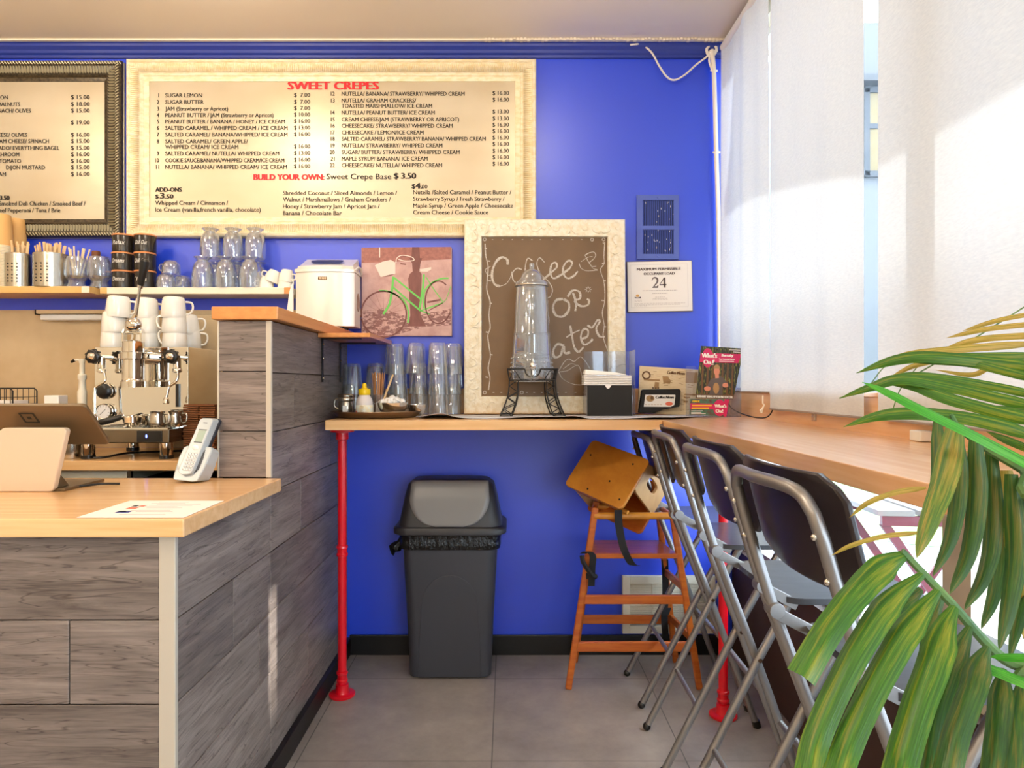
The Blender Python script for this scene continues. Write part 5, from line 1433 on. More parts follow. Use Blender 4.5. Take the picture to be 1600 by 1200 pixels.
m = MB(); put_text(m, 'Coffee News', q_(405, 752, Y3 - .0004), UX, UZ, width=(745 - 405) / 12 / F * Y3, cap=50 / 12 / F * Y3, bold=True, slant=.2); m.build('label_lettering', M['ink'], t)
m = MB(); m.poly([q_(665 + 70 * math.cos(2 * PI * k / 20), 850 + 36 * math.sin(2 * PI * k / 20), Y3 - .0004) for k in range(20)]); m.build('pink_oval', M['orange_label'], t)
m = MB(); m.poly([q_(312 + 78 * math.cos(2 * PI * k / 20), 752 + 62 * math.sin(2 * PI * k / 20), Y3 - .0003) for k in range(20)]); 
for k in range(6): npol(m, [(215 + k * 55, 862), (255 + k * 55, 864), (255 + k * 55, 872), (215 + k * 55, 870)], Y3 - .0004)
m.build('label_picture', M['news_mid'], t)
m = MB(); m.poly([q_(345 + 30 * math.cos(2 * PI * k / 16), 742 + 34 * math.sin(2 * PI * k / 16), Y3 - .0006) for k in range(16)]); m.build('label_figure', M['news_ink'], t)
# magazine in acrylic holder
Yg = 2.72
t = thing('magazine', 'community magazine with a pink title band and a smiling person on its forest cover', 'magazine', (P(1120, 0, Yg).x, Yg, BZ + .01))
def g_(x, y, d=0.0): return P(1070 + x / 9.23, 530 + y / 9.23, Yg - d)
ga = [(238, 98), (850, 135), (700, 865), (160, 850)]
MB().prism([(g_(x, y).x, g_(x, y).z) for x, y in ga], (0, Yg, 0), (1, 0, 0), (0, 0, 1), (0, .006, 0)).build('cover', M['forest'], t)
def gp(mb, pts, d=.0006): mb.poly([g_(x, y, d) for x, y in pts])
m = MB()
for k in range(7):
    x = 250 + k * 72; gp(m, [(x, 350), (x + 26, 350), (x + 10, 800), (x - 22, 800)], .0004)
gp(m, [(165, 790), (710, 800), (700, 865), (160, 850)], .0004)
m.build('printed_trunks', M['news_ink'], t)
m = MB(); gp(m, [(228, 205), (500, 205), (820, 215), (770, 345), (215, 330)], .0008); m.poly([g_(330 + 82 * math.cos(2 * PI * k / 28), 268 + 138 * math.sin(2 * PI * k / 28), .0010) for k in range(28)])
m.build('title_band', M['magenta'], t)
def gtext(mb, s, x, y, w_, c_, bold=False, sl=0, d=.0016, al='l'):
    put_text(mb, s, g_(x, y, d), Vector((.999, 0, -.03)), UZ, width=w_ / 9.23 / F * Yg, cap=c_ / 9.23 / F * Yg, bold=bold, slant=sl, align=al)
m = MB(); gtext(m, "What's", 240, 262, 215, 62, True, .08); gtext(m, 'On', 268, 358, 98, 62, True); gtext(m, '!', 380, 368, 18, 74, True, .3); gtext(m, 'Burnaby', 528, 248, 165, 34, True, .15)
gtext(m, 'Your Community Magazine', 492, 292, 228, 16, True); gtext(m, 'BURNABY RISING UP FOR PRO SOCCER', 175, 838, 510, 32, True)
for (x0, x1, y) in ((495, 710, 312), (640, 800, 150), (700, 800, 180)): gp(m, [(x0, y), (x1, y + 4), (x1, y + 12), (x0, y + 8)], .0014)
m.build('title_lettering', M['paper'], t)
m = MB(); gp(m, [(420, 560), (510, 530), (560, 560), (620, 640), (640, 690), (560, 690), (545, 640), (545, 805), (350, 800), (385, 640), (380, 720), (290, 740), (340, 640), (370, 580)], .0008); m.build('printed_sweater', M['sweater'], t)
m = MB(); m.poly([g_(462 + 42 * math.cos(2 * PI * k / 20), 460 + 66 * math.sin(2 * PI * k / 20), .0012) for k in range(20)]); gp(m, [(435, 510), (492, 510), (492, 560), (440, 565)], .0010)
m.poly([g_(325 + 48 * math.cos(2 * PI * k / 14), 712 + 34 * math.sin(2 * PI * k / 14), .0012) for k in range(14)]); m.poly([g_(585 + 42 * math.cos(2 * PI * k / 14), 662 + 34 * math.sin(2 * PI * k / 14), .0012) for k in range(14)])
m.build('printed_face_and_hands', M['skin'], t)
m = MB(); m.poly([g_(462 + 46 * math.cos(PI + PI * k / 12), 425 + 60 * math.sin(PI + PI * k / 12), .0014) for k in range(13)]); m.poly([g_(452 + 44 * math.cos(2 * PI * k / 16), 705 + 80 * math.sin(2 * PI * k / 16), .0011) for k in range(16)])
m.build('printed_hair_and_badge', M['news_mid'], t)
Yh = Yg - .028
def h_(x, y, d=0.0): return P(1070 + x / 9.23, 530 + y / 9.23, Yh - d)
t = thing('magazine_holder', 'clear acrylic leaflet holder with a small printed front strip, holding the magazine', 'leaflet holder', (P(1120, 0, Yh).x, Yh + .02, BZ + .001))
m = MB(); m.prism([(h_(x, y).x, max(BZ + .002, h_(x, y).z)) for x, y in ((80, 860), (640, 868), (600, 1118), (70, 1085))], (0, Yh, 0), (1, 0, 0), (0, 0, 1), (0, .002, 0)); m.build('front_strip', M['teal_print'], t)
m = MB(); m.poly([h_(x, y, .0006) for x, y in ((80, 925), (420, 932), (410, 1010), (76, 1010))]); m.poly([h_(x, y, .0006) for x, y in ((570, 870), (640, 868), (600, 1118), (560, 1112))]); m.poly([h_(502 + 92 * math.cos(2 * PI * k / 28), 990 + 118 * math.sin(2 * PI * k / 28), .0010) for k in range(28)]); m.build('magenta_blocks', M['magenta'], t)
m = MB()
for (s, x, y, w_, c_) in (("What's", 428, 985, 165, 44), ('On!', 440, 1060, 105, 48)): put_text(m, s, h_(x, y, .0016), UX, UZ, width=w_ / 9.23 / F * Yh, cap=c_ / 9.23 / F * Yh, bold=True)
for (x0, x1, y) in ((90, 260, 1030), (90, 240, 1052), (90, 300, 1072)): m.poly([h_(x, yy, .0012) for x, yy in ((x0, y), (x1, y), (x1, y + 7), (x0, y + 7))])
m.build('strip_lettering', M['paper'], t)
m = MB(); put_text(m, 'FREE', h_(112, 908, .0012), UX, UZ, width=100 / 9.23 / F * Yh, cap=26 / 9.23 / F * Yh, bold=True)
for (x0, x1, y) in ((105, 390, 948), (100, 350, 985)): m.poly([h_(x, yy, .0012) for x, yy in ((x0, y), (x1, y), (x1, y + 18), (x0, y + 18))])
m.build('yellow_lettering', M['yellow'], t)
xl, xr = h_(70, 0).x, h_(790, 0).x
m = MB(); m.box(xl - .002, xr + .006, Yh + .004, Yh + .006, BZ + .0015, h_(0, 860).z).box(xl, xr + .008, Yh + .055, Yh + .058, BZ + .0015, h_(0, 380).z).box(xr + .006, xr + .0085, Yh + .004, Yh + .058, BZ + .0015, h_(0, 700).z).box(xl, xr + .006, Yh + .006, Yh + .055, BZ + .0015, BZ + .004)
m.prism([(xr - .02, h_(0, 860).z), (xr + .012, h_(0, 330).z), (xr + .016, h_(0, 330).z), (xr + .006, BZ + .002), (xr - .03, BZ + .002)], (0, Yh + .03, 0), (1, 0, 0), (0, 0, 1), (0, .003, 0))
m.build('acrylic_body', M['acrylic'], t)
# ================================================================== LEFT SHELF ITEMS
SZ = 1.6105
YS = 2.915
sx_ = lambda px, Y=YS: P(px, 0, Y).x
szz = lambda py, Y=YS: H - (py - CY) / F * Y
# kraft cups standing tall
def cup_tower(px, Y, py_top, py_bot, wpx, name, label, m1):
    x = sx_(px, Y); r = wpx / 2 / F * Y; z0 = SZ; z1 = szz(py_top, Y); zm = szz(py_bot, Y)
    t = thing(name, label, 'cups', (x, Y, z0))
    m = MB(); k = 0; z = z0
    while z < zm - .004:
        m.lathe([(r, z), (r + .0015, z + .001), (r + .0015, z + .0045), (r - .001, z + .0055), (r - .001, z + .0062)], (x, Y, 0), 28); z += .0066
    m.build('stacked_rims', M['cup_rim'], t, smooth=True)
    MB().lathe([(r, zm - .004), (r, zm), (r * .74, z1), (r * .70, z1 + .001), (.001, z1 - .004)], (x, Y, 0), 28).build('top_cup', m1, t, smooth=True)
cup_tower(3, 2.90, 336, 384, 32, 'cup_stack', 'taller stack of kraft paper cups at the left picture edge', M['kraft'])
cup_tower(27, 2.985, 343, 388, 27, 'cup_stack', 'shorter stack of kraft paper cups behind the metal stirrer pots', M['kraft'])
# perforated steel pots with wooden stirrers
def pot(px, wpx, Y, label, nst, lab2, rot=0):
    x = sx_(px, Y); r = wpx / 2 / F * Y; z0 = SZ; h = szz(398, Y) - z0
    t = thing('utensil_pot', label, 'pot', (x, Y, z0))
    MB().lathe([(.001, 0), (r, 0), (r, h), (r + .001, h + .0005), (r - .0015, h), (r - .0015, .003), (.001, .003)], (x, Y, z0), 36).build('cylinder', M['steel'], t, smooth=True)
    m = MB()
    for row in range(6):
        for c in range(18):
            if c % 6 > 2: continue
            a = 2 * PI * c / 18 * 1.0 + rot; z = z0 + .022 + row * .0135 + (.006 if row > 2 else 0)
            n = Vector((math.cos(a), math.sin(a), 0)); m.cyl(Vector((x, Y, z)) + n * (r - .0005), Vector((x, Y, z)) + n * (r + .0008), .0033, n=8)
    m.build('perforations', M['black'], t)
    for k in range(nst):
        a = k * 2.4; rr_ = r * .75 * math.sqrt((k + .5) / nst)
        p0 = Vector((x + rr_ * .6 * math.cos(a), Y + rr_ * .6 * math.sin(a), z0 + .01)); hh = h + random.uniform(.035, .055)
        p1 = Vector((x + rr_ * 1.25 * math.cos(a), Y + rr_ * math.sin(a), z0 + hh))
        o = MB().bar(p0, p1, .0085, .0016, up=(math.cos(a) * .4, -1, 0)).build('stirrer', M['stick'], None)
        tag(o, lab2, 'stirrer', lab2)
pot(30, 38, 2.905, 'left perforated steel pot full of wooden stirrers on the pale shelf', 16, 'flat wooden stirrers in the left steel pot', .3)
pot(80, 49, 2.905, 'right perforated steel pot full of wooden stirrers, beside the glass jar', 26, 'flat wooden stirrers in the right steel pot', .2)
# two glass jars on the pale shelf
def goblet(mb, x, y, z, r, h):
    mb.lathe([(.001, 0), (r * .80, 0), (r * .82, .004), (r * .66, h * .18), (r * .70, h * .24), (r * .98, h * .36), (r, h * .5), (r * .98, h * .82), (r * .82, h * .95), (r * .80, h), (r * .76, h), (r * .92, h * .82), (r * .94, h * .5), (r * .9, h * .38), (.001, h * .3)], (x, y, z), 28)
    for k in range(16):
        a = 2 * PI * k / 16; mb.tube([(x + r * .985 * math.cos(a), y + r * .985 * math.sin(a), z + h * .4), (x + r * math.cos(a), y + r * math.sin(a), z + h * .8)], .0014, 4)
    return mb
x = sx_(120, 2.91); hj = szz(402, 2.91) - SZ
t = thing('straw_jar', 'ribbed glass jar holding short paper straws on the pale shelf', 'jar', (x, 2.91, SZ))
goblet(MB(), x, 2.91, SZ, .047, hj).build('jar', M['glass'], t, smooth=True)
for k in range(9):
    a = k * 2.4; r = .016 + .008 * (k % 3); o = MB().cyl((x + r * .5 * math.cos(a), 2.91 + r * .5 * math.sin(a), SZ + .045), (x + (r * 1.5) * math.cos(a) + .004, 2.91 + r * math.sin(a), SZ + hj + .030 + .012 * random.random()), .0035, n=8).build('paper_straw', M['news'], smooth=True)
    tag(o, 'short pale paper straws in the ribbed glass jar', 'straw', 'paper straws in the glass jar')
x = sx_(156, 2.93); Yj = 2.93; hj = szz(402, Yj) - SZ
t = thing('glass_jar', 'ribbed glass jar standing in front of a black corked bottle', 'jar', (x, Yj, SZ))
goblet(MB(), x, Yj, SZ, .048, hj).build('jar', M['glass'], t, smooth=True)
xb_ = sx_(147.5, 2.99)
t = thing('black_bottle', 'black bottle with a dark cork behind the ribbed glass jar', 'bottle', (xb_, 3.0, SZ))
MB().lathe([(.001, 0), (.022, 0), (.022, .10), (.019, .125), (.014, .135), (.014, .15)], (xb_, 3.002, SZ), 20).build('body', M['black'], t, smooth=True)
MB().lathe([(.014, .15), (.017, .151), (.017, .172), (.015, .175), (.001, .175)], (xb_, 3.002, SZ), 20).build('cork', M['kraft_dark'], t, smooth=True)
MB().box(xb_ - .004, xb_ + .008, 2.9785, 2.9798, SZ + .118, SZ + .132).build('tag', M['paper'], t)
# six dark canisters
ct = [(192.5, 0, 'Detox', 'dark canister with white script, bottom of the left stack'), (192, 1, 'Dreams', 'dark canister with white script, middle of the left stack'), (193, 2, 'Relax', 'dark canister with white script, top of the left stack'),
      (227, 0, 'Tea', 'dark canister half hidden by the machine lever, bottom of the right stack'), (226.5, 1, 'Chill Out', 'dark canister with white script, middle of the right stack'), (227, 2, 'Chill Out', 'dark canister with white script, top of the right stack')]
for (px, k, s, lab) in ct:
    Y = 2.935; x = sx_(px, Y); z = SZ + k * .0775; r = .0435
    t = thing('canister', lab, 'canister', (x, Y, z), 'stacked dark canisters on the white shelf')
    MB().lathe([(.001, 0), (r - .002, 0), (r, .002), (r, .067), (r - .001, .069), (.001, .069)], (x, Y, z), 32).build('body', M['canister'], t, smooth=True)
    MB().lathe([(r - .002, .0695), (r + .001, .070), (r + .0015, .0745), (r - .001, .0765), (.001, .0768)], (x, Y, z), 32).build('lid', M['canister_lid'], t, smooth=True)
    vs, fs, w = text_geo(s); m = MB(); sc = .052 / w
    cap = .017; R0 = r + .0006
    m.add([Vector((x + R0 * math.sin((v.x * sc - .026 + .25 * v.y * cap) / R0), Y - R0 * math.cos((v.x * sc - .026 + .25 * v.y * cap) / R0), z + .030 + v.y * cap)) for v in vs], fs)
    m.build('script_lettering', M['paper'], t)
# glass mugs
def mk_mug():
    m = MB(); r, h = .042, .062
    m.lathe([(r, 0), (r, .004), (r * .98, h * .5), (r * .82, h * .85), (r * .6, h), (.001, h), (.001, h - .006), (r * .55, h - .006), (r * .78, h * .8), (r * .93, h * .5), (r * .94, 0), (r, 0)], (0, 0, 0), 28)
    m.tube(spline([(r * .9, 0, .05), (r * 1.35, 0, .046), (r * 1.45, 0, .026), (r * 1.05, 0, .012)], 5), .0035, 8)
    for k in range(14):
        a = 2 * PI * k / 14; m.tube([(r * 1.0 * math.cos(a), r * math.sin(a), .006), (r * .9 * math.cos(a), r * .9 * math.sin(a), h * .75)], .0012, 4)
    return tag(m.build('glass_mug', M['glass'], smooth=True), 'x', 'glass mug', 'upturned glass mugs on the white shelf')
for (px, Y, z, rz, lab) in ((265, 2.925, 0, 0, 'upturned clear glass mug, lower one beside the dark canisters'), (264, 2.93, .063, 3.0, 'upturned clear glass mug resting on top of another mug'), (290, 2.99, 0, .5, 'upturned clear glass mug at the back, left of the footed glasses')):
    place(PR, 'gmug', mk_mug, (sx_(px, Y), Y, SZ + z), (0, 0, rz), 1.0 if z == 0 else .9, label=lab)
# footed glasses upside down: the foot points up
def mk_foot():
    m = MB(); h = .133; r = .0445
    m.lathe([(r * .95, 0), (r, .012), (r, .058), (r * .93, .086), (r * .76, .106), (r * .56, .116), (r * .55, .120), (r * .66, .126), (r * .84, .131), (r * .84, .133), (.001, .133), (.001, .127), (r * .45, .120), (r * .48, .114), (r * .70, .103), (r * .87, .084), (r * .94, .058), (r * .94, .012), (r * .90, 0), (r * .95, 0)], (0, 0, 0), 30)
    for k in range(8):
        a = 2 * PI * k / 8; m.tube([(r * 1.0 * math.cos(a), r * math.sin(a), .035), (r * .84 * math.cos(a), r * .84 * math.sin(a), .082)], .002, 4)
    return tag(m.build('footed_glass', M['glass'], smooth=True, ang=30), 'x', 'glass', 'upturned footed glasses on the white shelf')
pos = ['left', 'middle', 'right']
for i, px in enumerate((317, 353, 391)):
    place(PR, 'foot', mk_foot, (sx_(px, 2.917), 2.917, SZ), (0, 0, i), label='upturned footed glass, front lower row, %s of three' % pos[i])
for i, px in enumerate((337, 370, 403)):
    place(PR, 'foot', mk_foot, (sx_(px, 2.995), 2.995, SZ), (0, 0, i), .93, label='upturned footed glass, back lower row, %s of three' % pos[i])
for i, px in enumerate((329, 364.5, 399)):
    place(PR, 'foot', mk_foot, (sx_(px, 2.955), 2.955, SZ + .1335), (0, 0, i + .4), .97, label='upturned footed glass, upper row, %s of three' % pos[i])
# white espresso cups, tilted pairs
def mk_cup():
    t = thing('espresso_cup', 'x', 'cup', (0, 0, 0), 'white espresso cups on the white shelf')
    MB().lathe([(.032, 0), (.0325, .003), (.030, .028), (.022, .050), (.017, .053), (.001, .053), (.001, .048), (.018, .048), (.027, .028), (.0295, .003), (.030, 0), (.032, 0)], (0, 0, 0), 28).build('bowl', M['white'], t, smooth=True)
    MB().tube(spline([(-.028, 0, .034), (-.046, 0, .032), (-.047, 0, .014), (-.031, 0, .010)], 5), .0032, 8).build('handle', M['white'], t, smooth=True)
    return t
for (px, py, Y, ry, rz, lab) in ((416, 0, 2.93, 0, 0, 'lower white espresso cup of the left tilted pair beside the footed glasses'), (423, 1, 2.93, .38, .1, 'upper white espresso cup of the left tilted pair'), (446, 0, 2.93, 0, 2.6, 'lower white espresso cup of the right pair near the silver appliance'), (447, 1, 2.93, -.12, 2.8, 'upper white espresso cup of the right pair near the silver appliance')):
    place(PR, 'cup', mk_cup, (sx_(px, Y), Y, SZ + (.030 if py else 0)), (0, ry, rz), label=lab)
m = MB()
# ================================================================== WHITE MUGS ON THE MACHINE
MT = 1.3475
def mk_wmug():
    t = thing('white_mug', 'x', 'mug', (0, 0, 0), 'white mugs stacked on the espresso machine')
    r, h = .046, .085
    MB().lathe([(r, 0), (r + .0008, .002), (r * .99, .03), (r * .93, .065), (r * .86, h - .006), (r * .74, h), (.001, h), (.001, h - .005), (r * .8, h - .008), (r * .94, .03), (r * .95, .002), (r, 0)], (0, 0, 0), 36).build('cup_body', M['white'], t, smooth=True, ang=50)
    MB().tube(spline([(r * .92, 0, .068), (r * 1.42, 0, .064), (r * 1.52, 0, .042), (r * 1.30, 0, .022), (r * .97, 0, .018)], 6), .0042, 8).build('handle', M['white'], t, smooth=True)
    return t
mg = [(177, 2.74, .0, 0, 0.2, 'bottom mug of the leftmost leaning stack'), (179, 2.74, .060, -.03, 0.2, 'middle mug of the leftmost leaning stack'), (184, 2.74, .121, .06, .1, 'top mug of the leftmost leaning stack, handle to the right'),
      (231, 2.78, 0, 0, 2.6, 'bottom mug of the stack behind the lever'), (230.5, 2.78, .059, .02, 1.8, 'middle mug of the stack behind the lever'), (228, 2.78, .118, .04, .8, 'top mug of the stack behind the lever'),
      (273, 2.735, 0, 0, 3.0, 'bottom mug of the tall straight stack on the right'), (272.5, 2.735, .058, 0, 3.14, 'middle mug of the tall straight stack, handle to the left'), (271, 2.735, .117, .02, .35, 'top mug of the tall straight stack, handle to the right'),
      (296, 2.87, 0, 0, .3, 'bottom mug of the short stack at the back right'), (294, 2.87, .058, -.06, .2, 'top mug of the short stack at the back right')]
for (px, Y, z, ry, rz, lab) in mg:
    place(PR, 'wm', mk_wmug, (sx_(px, Y), Y, MT + .001 + z), (0, ry, rz), 1.0, label='white mug, ' + lab)

# ================================================================== ESPRESSO MACHINE
YP = 2.68
e = lambda px, py, Y=YP: P(px, py, Y)
t = thing('espresso_machine', 'polished chrome lever espresso machine on the back counter', 'espresso machine', (-1.44, 2.75, .921))
xl, xr = e(147.5, 0).x, e(294.5, 0).x
MB().box(xl, xr, YP, 2.95, .985, 1.348).build('body', M['chrome'], t, bevel=.003)
xt0, xt1 = P(122, 0, 2.55).x, P(269.5, 0, 2.55).x
MB().box(xl - .012, xr - .012, 2.55, YP + .02, .982, 1.032).build('drip_tray', M['steel_dark'], t, bevel=.003)
m = MB()
for k in range(22):
    x = xl + .01 + k * (xr - xl - .05) / 21; m.box(x, x + .004, 2.56, YP - .005, 1.0325, 1.036)
m.box(xl - .006, xr - .02, 2.556, 2.562, 1.0325, 1.038).build('drip_grid', M['chrome'], t)
MB().box(P(214, 0, 2.549).x, P(253, 0, 2.549).x, 2.5465, 2.5498, .986, 1.028).build('display_panel', M['black'], t, bevel=.001)
MB().sphere((P(228.6, 0, 2.546).x, 2.546, 1.008), .0032, 8, (1, .4, 2.0)).build('power_light', M['led'], t)
for (px, Y) in ((138, 2.585), (260, 2.585), (150, 2.90), (290, 2.90)):
    x = P(px, 0, Y).x if Y < 2.7 else {150: xl + .03, 290: xr - .03}[px]
    lg = MB().cyl((x, Y, .933), (x, Y, .984), .0235).build('foot', M['chrome'], t, smooth=True)
    MB().cyl((x, Y, .921), (x, Y, .934), .025).build('rubber_ring', M['black'], lg, smooth=True)
# lever group
YG = 2.585; gx = P(208.5, 0, YG).x; gz = lambda py: H - (py - CY) / F * YG; gr = lambda w: w / 2 / F * YG
MB().lathe([(.001, gz(605)), (gr(36), gz(605)), (gr(36), gz(596)), (gr(33), gz(594)), (gr(32), gz(592)), (gr(32), gz(562)), (gr(38), gz(561)), (gr(38), gz(551)), (gr(32), gz(550)), (gr(31), gz(534)), (gr(26), gz(532)), (.001, gz(531))], (gx, YG, 0), 40).build('lever_group', M['chrome'], t, smooth=True, ang=35)
m = MB(); m.cyl((gx, YG, gz(556)), (gx, YP, gz(556)), .030).box(gx - gr(46), gx + gr(46), YG - .006, YG + .012, gz(560), gz(553)); m.build('group_neck', M['chrome'], t, smooth=True, bevel=.001)
m = MB()
for s in (-1, 1): m.prism([(-.012, gz(536)), (.012, gz(536)), (.014, gz(520)), (.006, gz(514)), (-.006, gz(514)), (-.014, gz(520))], (gx + s * gr(28) - .004, YG, 0), (0, 1, 0), (0, 0, 1), (.008, 0, 0))
m.cyl((gx - gr(30), YG, gz(520)), (gx + gr(30), YG, gz(520)), .006); m.build('fork', M['chrome'], t, bevel=.001)
m = MB(); m.sphere((gx + .003, YG - .006, gz(508)), gr(26), 18, (1, .75, .9))
q0, q1, q2 = Vector((gx + .003, YG - .005, gz(498))), P(212.5, 492, YG - .01), P(219, 447, YG - .03)
m.cyl(q0, q1, .010, .008).cyl(q1, q2, .0062, .005).cyl(P(218.6, 450, YG - .029), P(219.4, 445, YG - .031), .010, .0105); m.build('lever', M['chrome'], t, smooth=True)
MB().tube([P(219.5, 446, YG - .031), P(222, 432, YG - .036), P(225.5, 415, YG - .041), P(226.5, 408, YG - .043), P(227, 405, YG - .044)], [.010, .013, .0165, .0165, .010], 16).build('lever_grip', M['black'], t, smooth=True)
# steam and water taps
for (px, rod, tipx, nm) in ((146, [(159, 566), (160, 574), (164, 588), (163, 596), (150, 605), (147.5, 614), (147.5, 648)], None, 'left'), (268, [(277, 566), (277.6, 576), (277.6, 590), (273, 598), (264.5, 604), (262, 612), (259.5, 622)], 1, 'right')):
    Yk = 2.60
    a = P(px, 557, Yk)
    m = MB(); M90 = Matrix.Rotation(PI / 2, 3, 'X')
    prof = [(.001, -.010), (.018, -.010), (.0255, -.004), (.0255, .010), (.020, .014), (.0165, .014)]
    m.lathe(prof, a, 24, M90)
    for k in range(9):
        q = 2 * PI * k / 9; m.cyl(a + Vector((.0245 * math.cos(q), .010, .0245 * math.sin(q))), a + Vector((.0245 * math.cos(q), -.010, .0245 * math.sin(q))), .0042, n=8)
    m.build('tap_knob', M['black'], t, smooth=True)
    MB().lathe([(.0165, .012), (.0135, .018), (.006, .0215), (.001, .022)], a, 24, M90).build('tap_cap', M['chrome'], t, smooth=True)
    m = MB(); b = P(rod[0][0], rod[0][1] - 3, 2.62)
    m.cyl(a + Vector((0, .005, 0)), Vector((a.x, YP, a.z)), .009).cyl(Vector((a.x, 2.64, a.z)), b, .009).cyl(b + Vector((0, 0, .012)), b - Vector((0, 0, .03)), .014)
    m.lathe([(.014, -.03), (.017, -.034), (.017, -.044), (.010, -.048)], b, 20); m.build('tap_valve', M['chrome'], t, smooth=True)
    pts = [P(x_, y_, 2.615 - .004 * i) for i, (x_, y_) in enumerate(rod)]
    m = MB().tube(spline(pts, 5), .0055, 10)
    tp = pts[-1]; m.lathe([(.0055, .004), (.010, -.004), (.012, -.018), (.009, -.022), (.001, -.022)], tp, 18)
    m.build('steam_wand', M['chrome'], t, smooth=True)
# gauge and round valve
a = P(163, 643, 2.665)
M90 = Matrix.Rotation(PI / 2, 3, 'X')
gt = MB().lathe([(.001, -.010), (.030, -.010), (.0315, .006), (.029, .010), (.0265, .008)], a, 32, M90).build('pressure_gauge', M['chrome'], t, smooth=True)
MB().lathe([(.001, .0075), (.0265, .0075)], a, 32, M90).build('dial', M['paper'], gt)
m = MB(); m.bar(a + Vector((-.012, -.0085, -.012)), a + Vector((.010, -.0085, .010)), .0016, .001, up=(0, 1, 0))
for k in range(9):
    q = math.radians(-40 + k * 32); m.bar(a + Vector((.020 * math.cos(q), -.0085, .020 * math.sin(q))), a + Vector((.024 * math.cos(q), -.0085, .024 * math.sin(q))), .001, .001, up=(0, 1, 0))
m.build('needle', M['ink'], gt)
a = P(162.5, 611, 2.665)
MB().lathe([(.001, -.010), (.0295, -.010), (.030, .004), (.022, .012), (.012, .014), (.001, .014)], a, 28, M90).build('round_valve', M['black'], t, smooth=True)
MB().lathe([(.0295, -.010), (.032, -.006), (.032, -.002), (.0295, .002)], a, 28, M90).build('valve_ring', M['chrome'], t, smooth=True)
MB().box(P(272, 0, 2.66).x, P(277, 0, 2.66).x, 2.672, 2.679, P(0, 636, 2.66).z, P(0, 600, 2.66).z).build('sight_slot', M['black'], t)
# portafilter lying on the tray
t = thing('portafilter', 'chrome portafilter with black handle lying on the machine drip tray', 'portafilter', P(195, 668, 2.60))
MB().tube([P(152, 661, 2.59), P(158, 660, 2.59), P(175, 656, 2.60), P(191, 651, 2.61)], [.008, .0125, .012, .010], 14).build('handle', M['black'], t, smooth=True)
m = MB(); c = P(207, 662, 2.62); c.z = 1.052
m.tube([P(191, 651, 2.61), c], .006, 8).lathe([(.001, -.012), (.022, -.012), (.026, -.004), (.033, .004), (.034, .024), (.031, .028), (.030, .010), (.001, .004)], c, 30)
m.cyl(c + Vector((-.006, -.012, -.008)), c + Vector((-.022, -.020, -.014)), .006).cyl(c + Vector((.006, -.012, -.008)), c + Vector((.012, -.030, -.014)), .006); m.build('basket', M['chrome'], t, smooth=True)
# shot pitchers
for (px, Y, s, lab) in ((246, 2.60, 1.0, 'small steel milk jug in the middle of the drip tray'), (274, 2.635, .95, 'small steel milk jug at the right end of the drip tray')):
    c = Vector((P(px, 0, Y).x, Y, 1.0385))
    t = thing('milk_jug', lab, 'jug', c)
    MB().lathe([(.001, 0), (.026 * s, 0), (.029 * s, .006), (.0305 * s, .022), (.026 * s, .044), (.0245 * s, .052), (.027 * s, .060), (.0255 * s, .060), (.0235 * s, .052), (.028 * s, .022), (.001, .004)], c, 30).build('body', M['steel'], t, smooth=True)
    MB().tube(spline([c + Vector((.025, 0, .05)), c + Vector((.044, 0, .048)), c + Vector((.042, 0, .018)), c + Vector((.028, 0, .014))], 5), .003).build('handle', M['steel'], t, smooth=True)
# stainless grinder housing right of the machine
t = thing('steel_cabinet', 'tall brushed steel box between the espresso machine and the half wall', 'cabinet', (P(315, 0, 2.88).x, 2.9, .921))
xa, xb = P(302, 0, 2.93).x, -0.895
MB().box(xa + .0, xb, 2.958, WY - .02, .9215, 1.50).build('body', M['backsplash'], t, bevel=.004)
# brown sleeve stacks
for (px0, px1, Y, lab) in ((297, 318, 2.70, 'left stack of brown corrugated cup sleeves right of the machine'), (322, 343, 2.68, 'right stack of brown corrugated cup sleeves beside the half wall')):
    x0, x1 = P(px0, 0, Y).x, P(px1, 0, Y).x
    x1 = min(x1, -.895); x0 = min(x0, x1 - .06); m = MB(); z = .921; zt_ = H - (632 - CY) / F * Y
    while z < zt_:
        d = random.uniform(-.002, .002); m.box(x0 + d, x1 + d, Y - .045, Y + .05, z, z + .0062); z += .0085
    o = m.build('sleeve_stack', M['kraft_dark'], kind=None) if False else m.build('sleeve_stack', M['kraft_dark'], bevel=.001)
    tag(o, lab, 'stack of sleeves')
# syrup pump
Y = 2.80; c = Vector((P(128.5, 0, Y).x, Y, .921)); zz_ = lambda py: H - (py - CY) / F * Y
t = thing('syrup_pump', 'ivory syrup bottle with pump left of the espresso machine', 'pump bottle', c)
MB().lathe([(.001, .921), (.036, .921), (.037, .93), (.037, 1.02), (.032, 1.06), (.0165, zz_(632)), (.0155, zz_(614))], (c.x, Y, 0), 24).build('bottle', M['bottle'], t, smooth=True)
MB().lathe([(.0175, zz_(632)), (.018, zz_(612)), (.014, zz_(608)), (.013, zz_(594)), (.0165, zz_(592)), (.0165, zz_(586)), (.0105, zz_(584)), (.0095, zz_(568)), (.012, zz_(566)), (.012, zz_(561)), (.001, zz_(560.5))], (c.x, Y, 0), 24).build('pump', M['pump'], t, smooth=True)
m = MB().tube(spline([(c.x, Y, zz_(563)), (c.x - .022, Y - .004, zz_(562.5)), (c.x - .034, Y - .006, zz_(564))], 4), .0045); m.build('spout', M['pump'], t, smooth=True)
MB().tube([(c.x - .028, Y - .006, zz_(562.5)), (c.x - .040, Y - .008, zz_(566))], [.007, .005]).build('spout_cap', M['black'], t, smooth=True)
